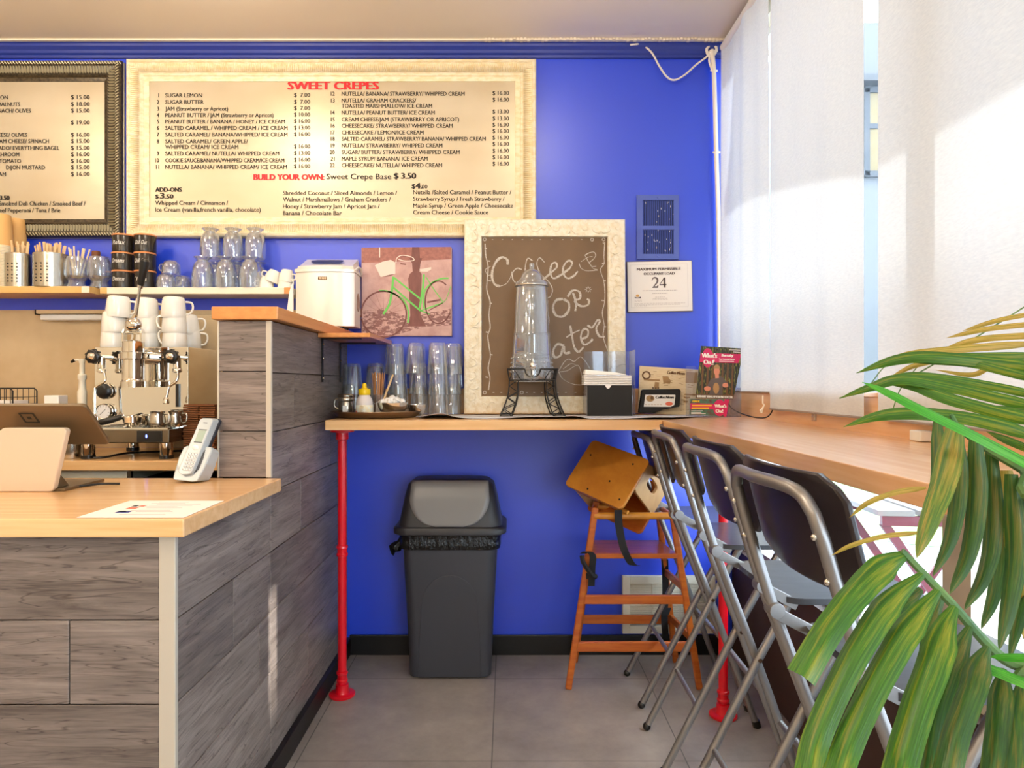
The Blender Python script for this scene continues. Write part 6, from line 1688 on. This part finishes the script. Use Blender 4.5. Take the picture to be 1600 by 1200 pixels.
# white box and wire tray behind the till
Y = 2.78; o = MB().box(P(68.5, 0, Y).x, P(91.5, 0, Y).x, Y, Y + .06, .921, H - (618 - CY) / F * Y).build('white_carton', M['paper'], bevel=.003)
tag(o, 'small white carton on the back counter behind the tablet', 'carton')
t = thing('wire_basket', 'grey wire basket with papers at the left picture edge on the back counter', 'basket', (P(-20, 0, 2.75).x, 2.78, .921))
m = MB(); xq, zq = P(20, 0, 2.74).x, H - (607 - CY) / F * 2.74
for Yq in (2.74, 2.88): m.tube([(xq - .20, Yq, zq), (xq - .01, Yq, zq), (xq, Yq, zq - .01), (xq, Yq, .925), (xq - .2, Yq, .925)], .0028)
for k in range(8): m.tube([(xq - .01 - k * .024, 2.74, zq), (xq - .01 - k * .024, 2.74, .925), (xq - .01 - k * .024, 2.88, .925), (xq - .01 - k * .024, 2.88, zq)], .0014)
for k in range(1, 9): m.tube([(xq - .2, 2.74, .925 + k * .028), (xq, 2.74, .925 + k * .028), (xq, 2.88, .925 + k * .028)], .0012)
m.build('wire', M['iron'], t)
MB().box(xq - .19, xq - .022, 2.76, 2.86, .928, H - (626 - CY) / F * 2.76).build('papers', M['paper'], t)
# steel cup beside the machine foot
c = Vector((P(112, 0, 2.60).x, 2.60, .921))
o = MB().lathe([(.001, 0), (.030, 0), (.031, .004), (.031, .06), (.029, .06), (.028, .006), (.001, .004)], c, 28).build('steel_cup', M['steel'], smooth=True); tag(o, 'small steel cup by the left foot of the espresso machine', 'cup')
o = MB().lathe([(.001, 0), (.045, 0), (.062, .008), (.063, .009), (.044, .002), (.001, .002)], c + Vector((0, -.005, -.0005)), 28)
o = MB().tube(spline([(P(146, 0, 2.56).x, 2.56, .926), (P(165, 0, 2.58).x, 2.58, .926), (P(185, 0, 2.64).x, 2.66, .93), (P(215, 0, 2.75).x, 2.76, .926), (P(300, 0, 2.8).x, 2.80, .930)], 6), .004, 8).build('machine_cable', M['black'], smooth=True)
tag(o, 'black power cable lying under the espresso machine', 'cable')

# ================================================================== SERVICE COUNTER ITEMS
CZ0 = .9205
# tablet stand: screen faces the staff side
t = thing('tablet_stand', 'till tablet on a beige stand, its back with a square logo towards the room', 'tablet', (P(55, 0, 1.83).x, 1.83, CZ0))
tr, br_ = P(133, 634, 1.746), P(172, 695, 1.857)
Wd = .27
up = Vector((0, tr.y - br_.y, tr.z - br_.z)); Lh = up.length; up.normalize(); nrm = Vector((1, 0, 0)).cross(up).normalized()
if nrm.y > 0: nrm = -nrm
xr_ = (tr.x + br_.x) / 2
cen = Vector((xr_ - Wd / 2, (tr.y + br_.y) / 2, (tr.z + br_.z) / 2))
MB().prism(rr(Wd / 2, Lh / 2, .012, 5), cen, (1, 0, 0), up, nrm * -.010).build('tablet_body', M['tablet'], t, bevel=.003)
MB().prism(rr(Wd / 2 - .008, Lh / 2 - .008, .006, 4), cen - nrm * .0101, (1, 0, 0), up, nrm * -.0008).build('screen', M['black'], t)
# logo: ring square in square
lc = P(46.5, 652, 1.78)
u_ = (lc - cen).dot(up); lx = lc.x - cen.x
def sq_ring(mb, h, w, r, d):
    a = rr(h, h, r, 4); b = rr(h - w, h - w, max(r - w, .001), 4); n = len(a)
    o = cen + nrm * d
    V = lambda p: o + Vector((1, 0, 0)) * (p[0] + lx) + up * (p[1] + u_)
    vs = [V(p) for p in a] + [V(p) for p in b]
    mb.add(vs, [(k, (k + 1) % n, n + (k + 1) % n, n + k) for k in range(n)])
m = MB(); sq_ring(m, .0205, .006, .004, .0006)
o_ = cen + nrm * .0006; m.poly([o_ + Vector((1, 0, 0)) * (a + lx) + up * (b + u_) for a, b in rr(.0055, .0055, .001, 2)]); m.build('logo', M['iron'], t)
# beige back leg
ft = P(86, 765, 1.80); a = P(108, 668, 1.775)
hb = [Vector((P(-14, 0, 1.80).x, 1.79, CZ0)), Vector((P(86, 0, 1.80).x, 1.79, CZ0))]
ht = [Vector((P(4, 0, 1.775).x, 1.765, a.z)), Vector((P(108.5, 0, 1.775).x, 1.765, a.z))]
sv = ht[1] - hb[1]; sl_ = Vector((0, sv.y, sv.z)); Ls = sl_.length; sl_.normalize(); o0 = hb[0]
W0 = hb[1].x - hb[0].x; tl, tr_ = ht[0].x - hb[0].x, ht[1].x - hb[0].x
def rc(c, p, q, r, n=5):
    c, p, q = Vector(c), Vector(p), Vector(q); a_ = c + (p - c).normalized() * r; b_ = c + (q - c).normalized() * r
    return [tuple(a_.lerp(c, t_) .lerp(c.lerp(b_, t_), t_)) for t_ in [k / n for k in range(n + 1)]]
c4 = [(0, 0), (W0, 0), (tr_, Ls), (tl, Ls)]
pl = rc(c4[0], c4[3], c4[1], .008) + rc(c4[1], c4[0], c4[2], .012) + rc(c4[2], c4[1], c4[3], .016) + rc(c4[3], c4[2], c4[0], .016)
MB().prism(pl, o0, (1, 0, 0), sl_, (0, .020, 0)).build('stand_leg', M['stand'], t, bevel=.003)
m = MB().box(hb[0].x, hb[1].x + .025, 1.80, 1.98, CZ0, CZ0 + .008).prism([(0, .008), (.0, .05), (.045, .008)], (hb[1].x - .004, 1.812, CZ0), (0, 1, 0), (0, 0, 1), (.006, 0, 0)); m.build('stand_base', M['tablet'], t, bevel=.002)
zq = CZ0 + .028
MB().box(hb[0].x, hb[1].x - .008, 1.7885, 1.7895, zq, zq + .0012).build('seam', M['tablet'], t)
o = MB().tube(spline([(P(92, 0, 1.84).x, 1.84, CZ0 + .004), (P(130, 0, 1.87).x, 1.87, CZ0 + .004), (P(160, 0, 1.90).x, 1.90, CZ0 + .005), (P(187, 0, 1.91).x, 1.91, CZ0 + .004)], 6), .0032, 8).build('till_cable', M['iron'], smooth=True)
tag(o, 'thin dark cable trailing from the tablet stand over the low counter', 'cable')
# cordless phone
Y = 1.965; c = Vector((P(300, 0, Y).x, Y, CZ0))
t = thing('cordless_phone', 'silver cordless phone standing in its charging cradle on the low counter', 'phone', c)
pz2 = lambda py, y=Y: H - (py - CY) / F * y
def pw_(px, py, y): return P(px, py, y)
yb_ = 1.945
cr = [(270, 748), (272, 738), (280, 712), (287, 699), (292, 696), (330, 698), (331, 704), (322, 725), (313, 742), (308, 752), (300, 753), (272, 750)]
fr = [pw_(x, y, yb_ + (.045 * (752 - y) / 56)) for x, y in cr]
for p in fr: p.z = max(p.z, CZ0)
bk = [Vector((p.x + .010, p.y + .060 - .035 * (p.z - CZ0) / .1, max(CZ0, p.z - .012))) for p in fr]
MB().loft([fr, bk]).build('cradle', M['phone'], t, bevel=.003)
hd = [(278, 737), (281, 728), (312, 656), (316, 653), (330, 653.5), (333, 657), (300, 736), (296, 741), (284, 742)]
def hq(x, y, d): return pw_(x, y, yb_ + .045 * (752 - y) / 56 - d)
a_ = [hq(x, y, .012) for x, y in hd]; b_ = [p + Vector((.009, .022, -.002)) for p in a_]
MB().loft([a_, b_]).build('handset', M['phone'], t, bevel=.002)
m = MB(); b2 = [p + Vector((.0095, .0225, -.002)) for p in a_]; c2_ = [p + Vector((.013, .034, -.004)) for p in a_]; m.loft([b2, c2_]); m.build('handset_back', M['phone_dark'], t, bevel=.002)
def fq(u, v, d=.0128):  # u across 0..1, v up 0..1 on the handset face
    L0, R0 = Vector((282, 738)), Vector((297, 739)); L1, R1 = Vector((315, 655)), Vector((331, 656))
    p = (L0.lerp(L1, v)).lerp(R0.lerp(R1, v), u); return hq(p.x, p.y, d)
m = MB(); m.poly([fq(.16, .58), fq(.90, .58), fq(.90, .80), fq(.16, .80)]); m.build('display', M['lcd'], t)
m = MB()
for a, b in ((.5, .96),): m.poly([fq(.3, .93), fq(.7, .93), fq(.7, .945), fq(.3, .945)])
for (p, q) in ((.565, .58), (.80, .815)): m.poly([fq(.12, p), fq(.94, p), fq(.94, q), fq(.12, q)])
m.build('display_bezel', M['phone_dark'], t)
m = MB()
for r_ in range(6):
    for c_ in range(3):
        p = fq(.22 + c_ * .29, .06 + r_ * .058, .0135); m.sphere(p, .0036, 8, (1.1, .5, .7))
m.sphere(fq(.5, .47, .0135), .0085, 10, (1.1, .4, 1)); m.build('keys', M['paper'], t, smooth=True)
m = MB()
for r_ in range(6):
    for c_ in range(3):
        p = fq(.22 + c_ * .29, .06 + r_ * .058, .0130); m.sphere(p, .0044, 8, (1.1, .3, .75))
m.build('key_surrounds', M['phone_dark'], t, smooth=True)
m = MB()
sl = [hq(x, y, .001) for x, y in ((287, 738), (283, 728), (287, 716), (295, 706), (290, 724))]; m.poly(sl)
sl = [hq(x, y, .001) for x, y in ((303, 741), (306, 727), (314, 712), (321, 702), (318, 716), (311, 733))]; m.poly(sl); m.build('cradle_recess', M['phone_dark'], t)
# laminated sheet with small flags
t = thing('laminated_sheet', 'laminated white notice with small coloured flags lying on the low counter', 'sheet', (-.797, 1.545, CZ0))
MB().box(-.912, -.686, 1.446, 1.650, CZ0 + .0002, CZ0 + .0012).build('sheet', M['paper'], t)
def fp(px, py, w_, h_, mt_, nm):
    s_ = (py - CY) / (H - CZ0); Yq = F / s_; x = (px - CX) / s_; m = MB(); m.box(x, x + w_, Yq, Yq + h_, CZ0 + .0013, CZ0 + .0016); m.build(nm, mt_, t)
fp(205, 792.5, .012, .016, M['ink'], 'printed_flag'); fp(216, 792.5, .012, .016, M['orange_label'], 'printed_flag'); fp(196, 796, .022, .018, M['orange_label'], 'printed_flag'); fp(179, 802, .030, .020, M['blue_ink'], 'printed_flag'); fp(183, 801, .020, .012, M['paper'], 'printed_flag')
m = MB()
for k in range(11):
    Yq = 1.475 + k * .015; x = -.84 + (k % 3) * .01; m.box(x, x + random.uniform(.07, .12), Yq, Yq + .003, CZ0 + .0013, CZ0 + .0015)
m.build('printed_lines', M['faint_ink'], t)

# ================================================================== SILVER APPLIANCE ON THE LEDGE
LZ = 1.4345
t = thing('ice_maker', 'pearl silver countertop ice maker standing on the orange ledge', 'appliance', (-.79, 2.94, LZ))
Ya = 2.87; Yk = 3.015
xL, xR = P(459.5, 0, Ya).x, P(552, 0, Ya).x
def ring(z0, o=0.0, fr=0.0, rise=0.0):
    pts = []; n = 14
    for k in range(n + 1):
        u = -1 + 2 * k / n
        pts.append(Vector(((xL + xR) / 2 + u * ((xR - xL) / 2 + o), Ya - o - fr + .022 * (abs(u) ** 3.0), z0)))
    pts.append(Vector((xR + o, Yk, z0 + rise))); pts.append(Vector((xL - o, Yk, z0 + rise)))
    return pts
ztop = H - (420 - CY) / F * Ya
MB().loft([ring(LZ + .011), ring(ztop - .012)]).build('body', M['appliance'], t, smooth=True, ang=30, bevel=.002)
MB().loft([ring(ztop - .012, .004), ring(ztop + .0, .004), ring(ztop + .003, .001)]).build('top_band', M['appliance'], t, smooth=True, ang=30)
MB().loft([ring(ztop + .003, -.004), ring(ztop + .016, -.007, -.004, .03), ring(ztop + .020, -.012, -.008, .045)]).build('lid', M['appliance'], t, smooth=True, ang=30)
zw = ztop + .020; sl2 = Vector((0, Yk - Ya - .02, .045)).normalized()
MB().prism(rr(.068, .030, .026, 6), ((xL + xR) / 2 - .004, Ya + .075, zw + .024), (1, 0, 0), sl2, Vector((0, -sl2.z, sl2.y)) * .0015).build('lid_window', M['black'], t)
MB().box(P(497, 0, Ya).x, P(511, 0, Ya).x, Ya - .0015, Ya + .001, H - (437 - CY) / F * Ya, H - (432.2 - CY) / F * Ya).build('brand_plate', M['news_ink'], t)
m = MB(); put_text(m, 'BEGHI', (P(499, 0, Ya).x, Ya - .002, H - (436.2 - CY) / F * Ya), UX, UZ, width=10 / F * Ya, cap=3.2 / F * Ya, bold=True); m.build('brand_lettering', M['news'], t)
m = MB(); m.tube(spline([(xR + .004, 2.885, ztop - .006), (xR + .008, 2.92, ztop + .012), (xR + .012, 2.96, ztop + .014), (xR + .008, 2.99, ztop - .004)], 5), .005); m.build('side_handle', M['white_plastic'], t, smooth=True)
m = MB(); m.sphere((xR + .001, 2.96, LZ + .12), .03, 14, (.12, 1, 1.35)); m.build('side_vent', M['steel'], t, smooth=True)
for (x, y) in ((xL + .03, 2.905), (xR - .06, 2.905), (xL + .03, 2.99), (xR - .06, 2.99)): MB().cyl((x, y, LZ + .0005), (x, y, LZ + .0125), .013).build('foot', M['black'], t, smooth=True)
# scoop leaning beside it
m = MB(); m.loft([[P(448, 487, 2.62), P(458, 488, 2.62), P(459, 486, 2.64), P(449, 485, 2.64)], [P(452, 455, 2.63), P(458, 455, 2.63), P(459, 455, 2.65), P(453, 455, 2.65)], [P(456, 443, 2.64), P(458.5, 443, 2.64), P(459, 443, 2.65), P(457, 443, 2.65)]])
o = m.build('plastic_scoop', M['white_plastic'], smooth=True, bevel=.002); tag(o, 'white plastic scoop propped against the left side of the silver appliance', 'scoop')
o.location.z = max(o.location.z, LZ + .001)

# ================================================================== CEILING LAMPS
for i, (x, y, wt) in enumerate(LAMPS):
    t = thing('ceiling_light', 'warm round bulb hanging just under the ceiling', 'ceiling light', (x, y, CZ - .02), 'ceiling bulbs')
    MB().lathe([(.001, 0), (.05, 0), (.055, .006), (.055, .018), (.001, .018)], (x, y, CZ - .0185), 32).build('ceiling_plate', M['white_plastic'], t, smooth=True)
    MB().cyl((x, y, CZ - .13), (x, y, CZ - .019), .014).build('bulb_socket', M['white_plastic'], t, smooth=True)
    ld = bpy.data.lights.new('lamp', 'POINT'); ld.shadow_soft_size = .045; ld.energy = wt; ld.color = LAMP_COL
    lo = link(bpy.data.objects.new('bulb', ld)); lo.parent = t; lo.location = (0, 0, -.16)

# ================================================================== OUTSIDE
GZ = -.15
o = struct('ground_pavement', MB().box(WX + .1, 30, -12, 30, GZ - .1, GZ), M['pavement'])
def gpt(px, py):
    s_ = (py - CY) / (H - GZ - .004); return Vector(((px - CX) / s_, F / s_, GZ + .004))
m = MB(); m.poly([gpt(1236, 700), gpt(1238, 770), (gpt(1262, 832)), gpt(1420, 850), gpt(1620, 870), gpt(1800, 800), gpt(1700, 700)])
o = m.build('lawn', M['grass']); tag(o, 'pale green lawn outside the window beyond the pavement', 'grass', kind='stuff')
m = MB(); m.box(14, 20, -16, 13.6, GZ, 10.73)  # unseen block added, height set so its roof line shades the lower blinds
o = m.build('sun_blocking_building', M['ext_wall']); tag(o, 'pale building across the yard, unseen, added to keep sun off the lower blinds and floor', 'building')
t = thing('grey_building', 'grey building with a yellow-blind window seen through the gap between blinds', 'building', (10, 16, GZ))
MB().box(6.0, 13.5, 14.0, 18, GZ, 8.6).build('wall', M['ext_grey'], t)
y = 13.99; za_, zb_ = P(0, 268, y).z, P(0, 146, y).z; xa, xb = P(1357, 0, y).x, P(1400, 0, y).x
w = MB().box(xa, xb, y - .02, y, za_, zb_).build('window', M['yellow_glass'], t)
m = MB(); mz = P(0, 198, y).z
m.box(xa - .12, xa, y - .06, y, za_ - .1, zb_ + .1).box(xa - .1, xb, y - .06, y, za_ - .12, za_).box(xa - .1, xb, y - .06, y, zb_, zb_ + .12).box(xa, xb, y - .05, y - .02, mz - .05, mz + .05)
m.build('window_frame', M['ext_trim'], w)
m = MB(); m.box(5.7, 13.8, 13.7, 14, P(0, 135, y).z, P(0, 125, y).z); m.build('ledge', M['ext_trim'], t)
# canopy added out of view, its outline shaped to shade the blind tops
t = thing('sun_blocker', 'flat canopy added outside, unseen, to shade the top of the blinds', 'sun_blocker', (1.6, 1, 2.78))
m = MB(); m.loft([[Vector((WX + .11, -3, z)), Vector((2.36, -3, z)), Vector((2.36, 1.60, z)), Vector((2.30, 1.75, z)), Vector((2.12, 2.45, z)), Vector((2.12, 2.75, z)), Vector((WX + .11, 2.75, z))] for z in (2.76, 2.84)])
m.build('sun_blocker_slab', M['ext_wall'], t)
# picnic table with red folding legs
t = thing('patio_table', 'folding patio table with white slats and red crossed legs outside', 'table', (1.75, 2.8, GZ))
YT0, YT1 = 2.50, 2.92; zt = .70
def tp(px, py): 
    s_ = (py - CY) / (H - zt); return Vector(((px - CX) / s_, F / s_, zt))
c0, c1, c2, c3 = tp(1304, 780), tp(1345, 778), tp(1480, 806), tp(1395, 812)
c0 = tp(1303, 779); c3 = tp(1372, 806); u = (c3 - c0)
ang_w = Vector((.62, .06, 0))
wdir = Vector((.97, -.10, 0)).normalized() * .62
ldir = Vector((c3.x - c0.x, c3.y - c0.y, 0))
for k in range(4):
    a = c0 + wdir * (k / 4.0)
    m = MB(); m.obox(a, wdir * .215, ldir, Vector((0, 0, .02))); m.build('slat', M['slat'], t)
m = MB(); m.obox(c0 + ldir * .04 + Vector((.02, 0, -.04)), wdir * .92, ldir * .05, Vector((0, 0, .038))).obox(c0 + ldir * .93 + Vector((.02, 0, -.04)), wdir * .92, ldir * .05, Vector((0, 0, .038))); m.build('rail', M['table_red'], t)
for f_ in (.07, .93):
    a = c0 + ldir * f_
    for (p, q) in ((.05, .95), (.95, .05)):
        m = MB(); b0 = a + wdir * p + Vector((0, 0, -.03)); b1 = a + wdir * q; b1.z = GZ + .006
        m.bar(b0, b1, .032, .012, up=(0, 1, 0)); m.build('leg', M['table_red'], t)
MB().cyl(c0 + ldir * .98 + wdir * .5 + Vector((0, -.01, -.02)), c0 + ldir * .98 + wdir * .5 + Vector((0, -.03, -.02)), .014).build('bolt', M['steel'], t)

# ================================================================== PALM
t = thing('potted_palm', 'large palm with long green and yellowing leaflets in the right foreground', 'palm', (.86, .35, 0))
MB().lathe([(.001, .0), (.13, 0), (.15, .02), (.17, .30), (.18, .32), (.165, .32), (.155, .28), (.001, .28)], (.80, .30, 0.001), 32).build('pot', M['pot'], t, smooth=True)
MB().lathe([(.001, .285), (.154, .285)], (.80, .30, 0.002), 24).build('soil', M['soil'], t)
MB().tube(spline([(.80, .30, .28), (.79, .31, .6), (.77, .34, .95), (.74, .40, 1.15)], 6), [.03 - .0008 * k for k in range(19)], 10).build('trunk', M['stem'], t, smooth=True)

def leaf(mb, pts, wpx, Ya, Yb, fold=.28, tw=0.0, blunt=False, shape='mid'):
    """pts: pixel centre line root->tip, placed at depths Ya..Yb; a folded blade with real width"""
    n0 = len(pts); q = []
    for i, p in enumerate(pts):
        u = i / (n0 - 1); q.append(P(p[0], p[1], Ya + (Yb - Ya) * u))
    q = spline(q, 8); n = len(q)
    vs = []; uvs = []; fs = []
    for i, p in enumerate(q):
        u = i / (n - 1)
        t_ = (q[min(i + 1, n - 1)] - q[max(i - 1, 0)]).normalized()
        if shape == 'mid': k = (math.sin(PI * min(1, u * 1.0 + .06)) ** .55) if u < .94 else (math.sin(PI * .999) + (1 - u) / .06 * .34)
        elif shape == 'tip': k = min(1, .55 + u * 2.2) * (1 - u ** 3.0) ** .8 + .02
        else: k = min(1.0, .25 + u * 2.6)
        if shape == 'mid': k = max(.04, min(1, (u + .03) / .16) ** .6 * (1 - max(0, (u - .55) / .45) ** 2.2))
        if blunt: k = min(1.0, .3 + u * 3)
        w = wpx / 2 / F * p.y * k
        view = (p - Vector((0, 0, H))).normalized()
        s = t_.cross(view).normalized()
        rot = Matrix.Rotation(tw + .35 * math.sin(u * 3), 3, t_); s = rot @ s
        nv = s.cross(t_).normalized()
        if nv.dot(view) > 0: nv = -nv
        rip = .03 * w * math.sin(u * 37)
        for j, (a, b) in enumerate(((-1, 1), (-.55, .35), (0, -.35), (.55, .35), (1, 1))):
            vs.append(p + s * (w * a * (1 - .12 * fold)) - nv * (w * b * fold) + nv * rip * abs(a)); uvs.append((j / 4.0, u * 4))
    for i in range(n - 1):
        for j in range(4): fs.append((i * 5 + j, i * 5 + j + 1, (i + 1) * 5 + j + 1, (i + 1) * 5 + j))
    mb.add(vs, fs, uvs)
def leaf_obj(nm, specs, mt):
    for sp in specs:
        m = MB(); leaf(m, *sp[0], **sp[1]); o = m.build(nm, mt, t, smooth=True, ang=80)
L = lambda *a, **k: (a, k)
# upper frond: long blades reaching left
leaf_obj('leaflet', [
 L([(1625, 488), (1560, 500), (1504, 517)], 8, .70, .74), L([(1625, 505), (1540, 514), (1479, 528)], 9, .69, .74), L([(1625, 523), (1530, 530), (1471, 547)], 11, .68, .73),
 L([(1625, 536), (1500, 545), (1430, 552), (1388, 560)], 13, .67, .72), L([(1447, 762), (1400, 769), (1355, 786), (1327, 809)], 9, .62, .66),
 L([(1625, 596), (1560, 573), (1500, 560), (1440, 568), (1409, 580), (1376, 602)], 9, .70, .75), L([(1440, 832), (1380, 838), (1330, 852), (1299, 868)], 8, .60, .64),
 L([(1625, 560), (1560, 566), (1520, 585), (1462, 578)], 9, .71, .76), L([(1625, 726), (1560, 712), (1500, 705)], 8, .72, .75)], M['leaf_yellow'])
leaf_obj('leaflet', [
 L([(1635, 556), (1540, 556), (1460, 558), (1400, 563)], 13, .66, .70), L([(1635, 577), (1560, 567), (1453, 557), (1395, 563), (1338, 583)], 20, .64, .70),
 L([(1635, 597), (1560, 577), (1511, 566), (1440, 562), (1405, 563)], 15, .63, .70), L([(1635, 622), (1560, 605), (1468, 590), (1410, 588), (1361, 604)], 15, .62, .69),
 L([(1635, 638), (1560, 622), (1497, 607), (1410, 592), (1360, 605), (1312, 622)], 19, .61, .69), L([(1635, 662), (1560, 644), (1482, 622), (1430, 603), (1380, 598)], 21, .60, .68),
 L([(1635, 688), (1560, 664), (1497, 651), (1424, 645), (1370, 650), (1318, 667)], 22, .60, .66), L([(1635, 712), (1590, 694), (1541, 674)], 14, .61, .66), L([(1635, 645), (1580, 640), (1500, 634)], 12, .63, .66)], M['leaf'])
leaf_obj('leaflet', [
 L([(1640, 745), (1600, 721), (1511, 674), (1439, 639), (1385, 612), (1347, 597)], 18, .54, .60, tw=.3), L([(1640, 1082), (1600, 1066), (1546, 1044), (1472, 1017)], 19, .48, .53, tw=.2), L([(1640, 1028), (1590, 1027), (1545, 1026)], 14, .50, .54)], M['leaf_bright'])
# hanging blades
leaf_obj('leaflet', [
 L([(1572, 735), (1584, 860), (1600, 1000)], 30, .62, .60, shape='tip')], M['leaf_yellow'])
leaf_obj('leaflet', [L([(1494, 660), (1476, 740), (1452, 810), (1432, 872)], 40, .60, .56, shape='tip', fold=.35)], M['leaf_mixed'])
leaf_obj('leaflet', [
 L([(1465, 655), (1463, 740), (1448, 830)], 20, .63, .60, shape='tip'), L([(1492, 662), (1496, 760), (1484, 840), (1458, 900)], 28, .62, .58, shape='tip', fold=.4), L([(1524, 683), (1524, 790), (1510, 870), (1484, 928)], 31, .61, .57, shape='tip', fold=.4),
 L([(1549, 705), (1550, 830), (1536, 900), (1507, 953)], 29, .62, .58, shape='tip', fold=.4), L([(1580, 741), (1586, 860), (1574, 950), (1561, 1016)], 32, .60, .57, shape='tip', fold=.4), L([(1548, 770), (1560, 860), (1552, 930), (1533, 983)], 26, .63, .60, shape='tip'), L([(1605, 740), (1606, 900), (1590, 970), (1577, 1030)], 26, .62, .58, shape='tip')], M['leaf_dark'])
# big lower blades
leaf_obj('leaflet', [
 L([(1416, 866), (1378, 886), (1335, 928), (1292, 984), (1252, 1056)], 46, .56, .50, blunt=True, fold=.3), L([(1442, 897), (1400, 930), (1368, 968), (1322, 1044), (1276, 1146), (1262, 1210)], 44, .55, .47, shape='blade', fold=.35),
 L([(1467, 922), (1436, 958), (1404, 1002), (1358, 1084), (1322, 1165), (1306, 1220)], 46, .54, .46, shape='blade', fold=.35), L([(1492, 947), (1473, 985), (1458, 1030), (1428, 1112), (1406, 1190), (1400, 1225)], 52, .53, .45, shape='blade', fold=.35)], M['leaf'])
leaf_obj('leaflet', [
 L([(1516, 978), (1500, 1010), (1483, 1046), (1462, 1110), (1450, 1180), (1446, 1220)], 38, .54, .48, shape='blade', fold=.35), L([(1544, 1010), (1528, 1040), (1516, 1080), (1492, 1145), (1478, 1215)], 42, .52, .46, shape='blade', fold=.35),
 L([(1568, 1044), (1562, 1090), (1556, 1150), (1550, 1220)], 38, .52, .47, shape='blade', fold=.35), L([(1595, 1065), (1593, 1130), (1590, 1225)], 38, .51, .46, shape='blade', fold=.35),
 L([(1440, 920), (1412, 945), (1395, 985)], 18, .58, .56, shape='tip'), L([(1470, 935), (1450, 985), (1440, 1040), (1420, 1075)], 20, .58, .56, shape='tip')], M['leaf_dark'])
m = MB(); m.tube(spline([P(1412, 862, .56), P(1416, 868, .56), P(1484, 940, .555), P(1554, 1018, .55), P(1600, 1042, .545), P(1680, 1062, .52), Vector((.74, .40, 1.10))], 6), [.0022 + .00012 * k for k in range(37)], 8); m.build('frond_stem', M['stem'], t, smooth=True)
m = MB(); m.tube(spline([P(1486, 648, .62), P(1500, 670, .62), P(1540, 700, .615), P(1600, 735, .60), P(1680, 790, .56), Vector((.74, .40, 1.12))], 6), [.002 + .00013 * k for k in range(31)], 8); m.build('frond_stem', M['stem'], t, smooth=True)
m = MB(); m.tube(spline([P(1500, 768, .66), P(1550, 776, .66), P(1600, 786, .65), P(1700, 830, .60), Vector((.74, .40, 1.08))], 6), .0045, 8); m.build('frond_stem', M['stem'], t, smooth=True)
m = MB(); m.tube(spline([P(1312, 622, .70), P(1420, 590, .72), P(1520, 530, .74), P(1600, 480, .75)], 6), .0008, 6).tube(spline([P(1395, 640, .72), P(1408, 606, .73), P(1440, 565, .74)], 6), .0006, 5).tube(spline([P(1362, 598, .72), P(1380, 575, .73), P(1397, 566, .74)], 6), .0006, 5); m.build('dry_tendrils', M['leaf_yellow'] if False else M['stem'], t)
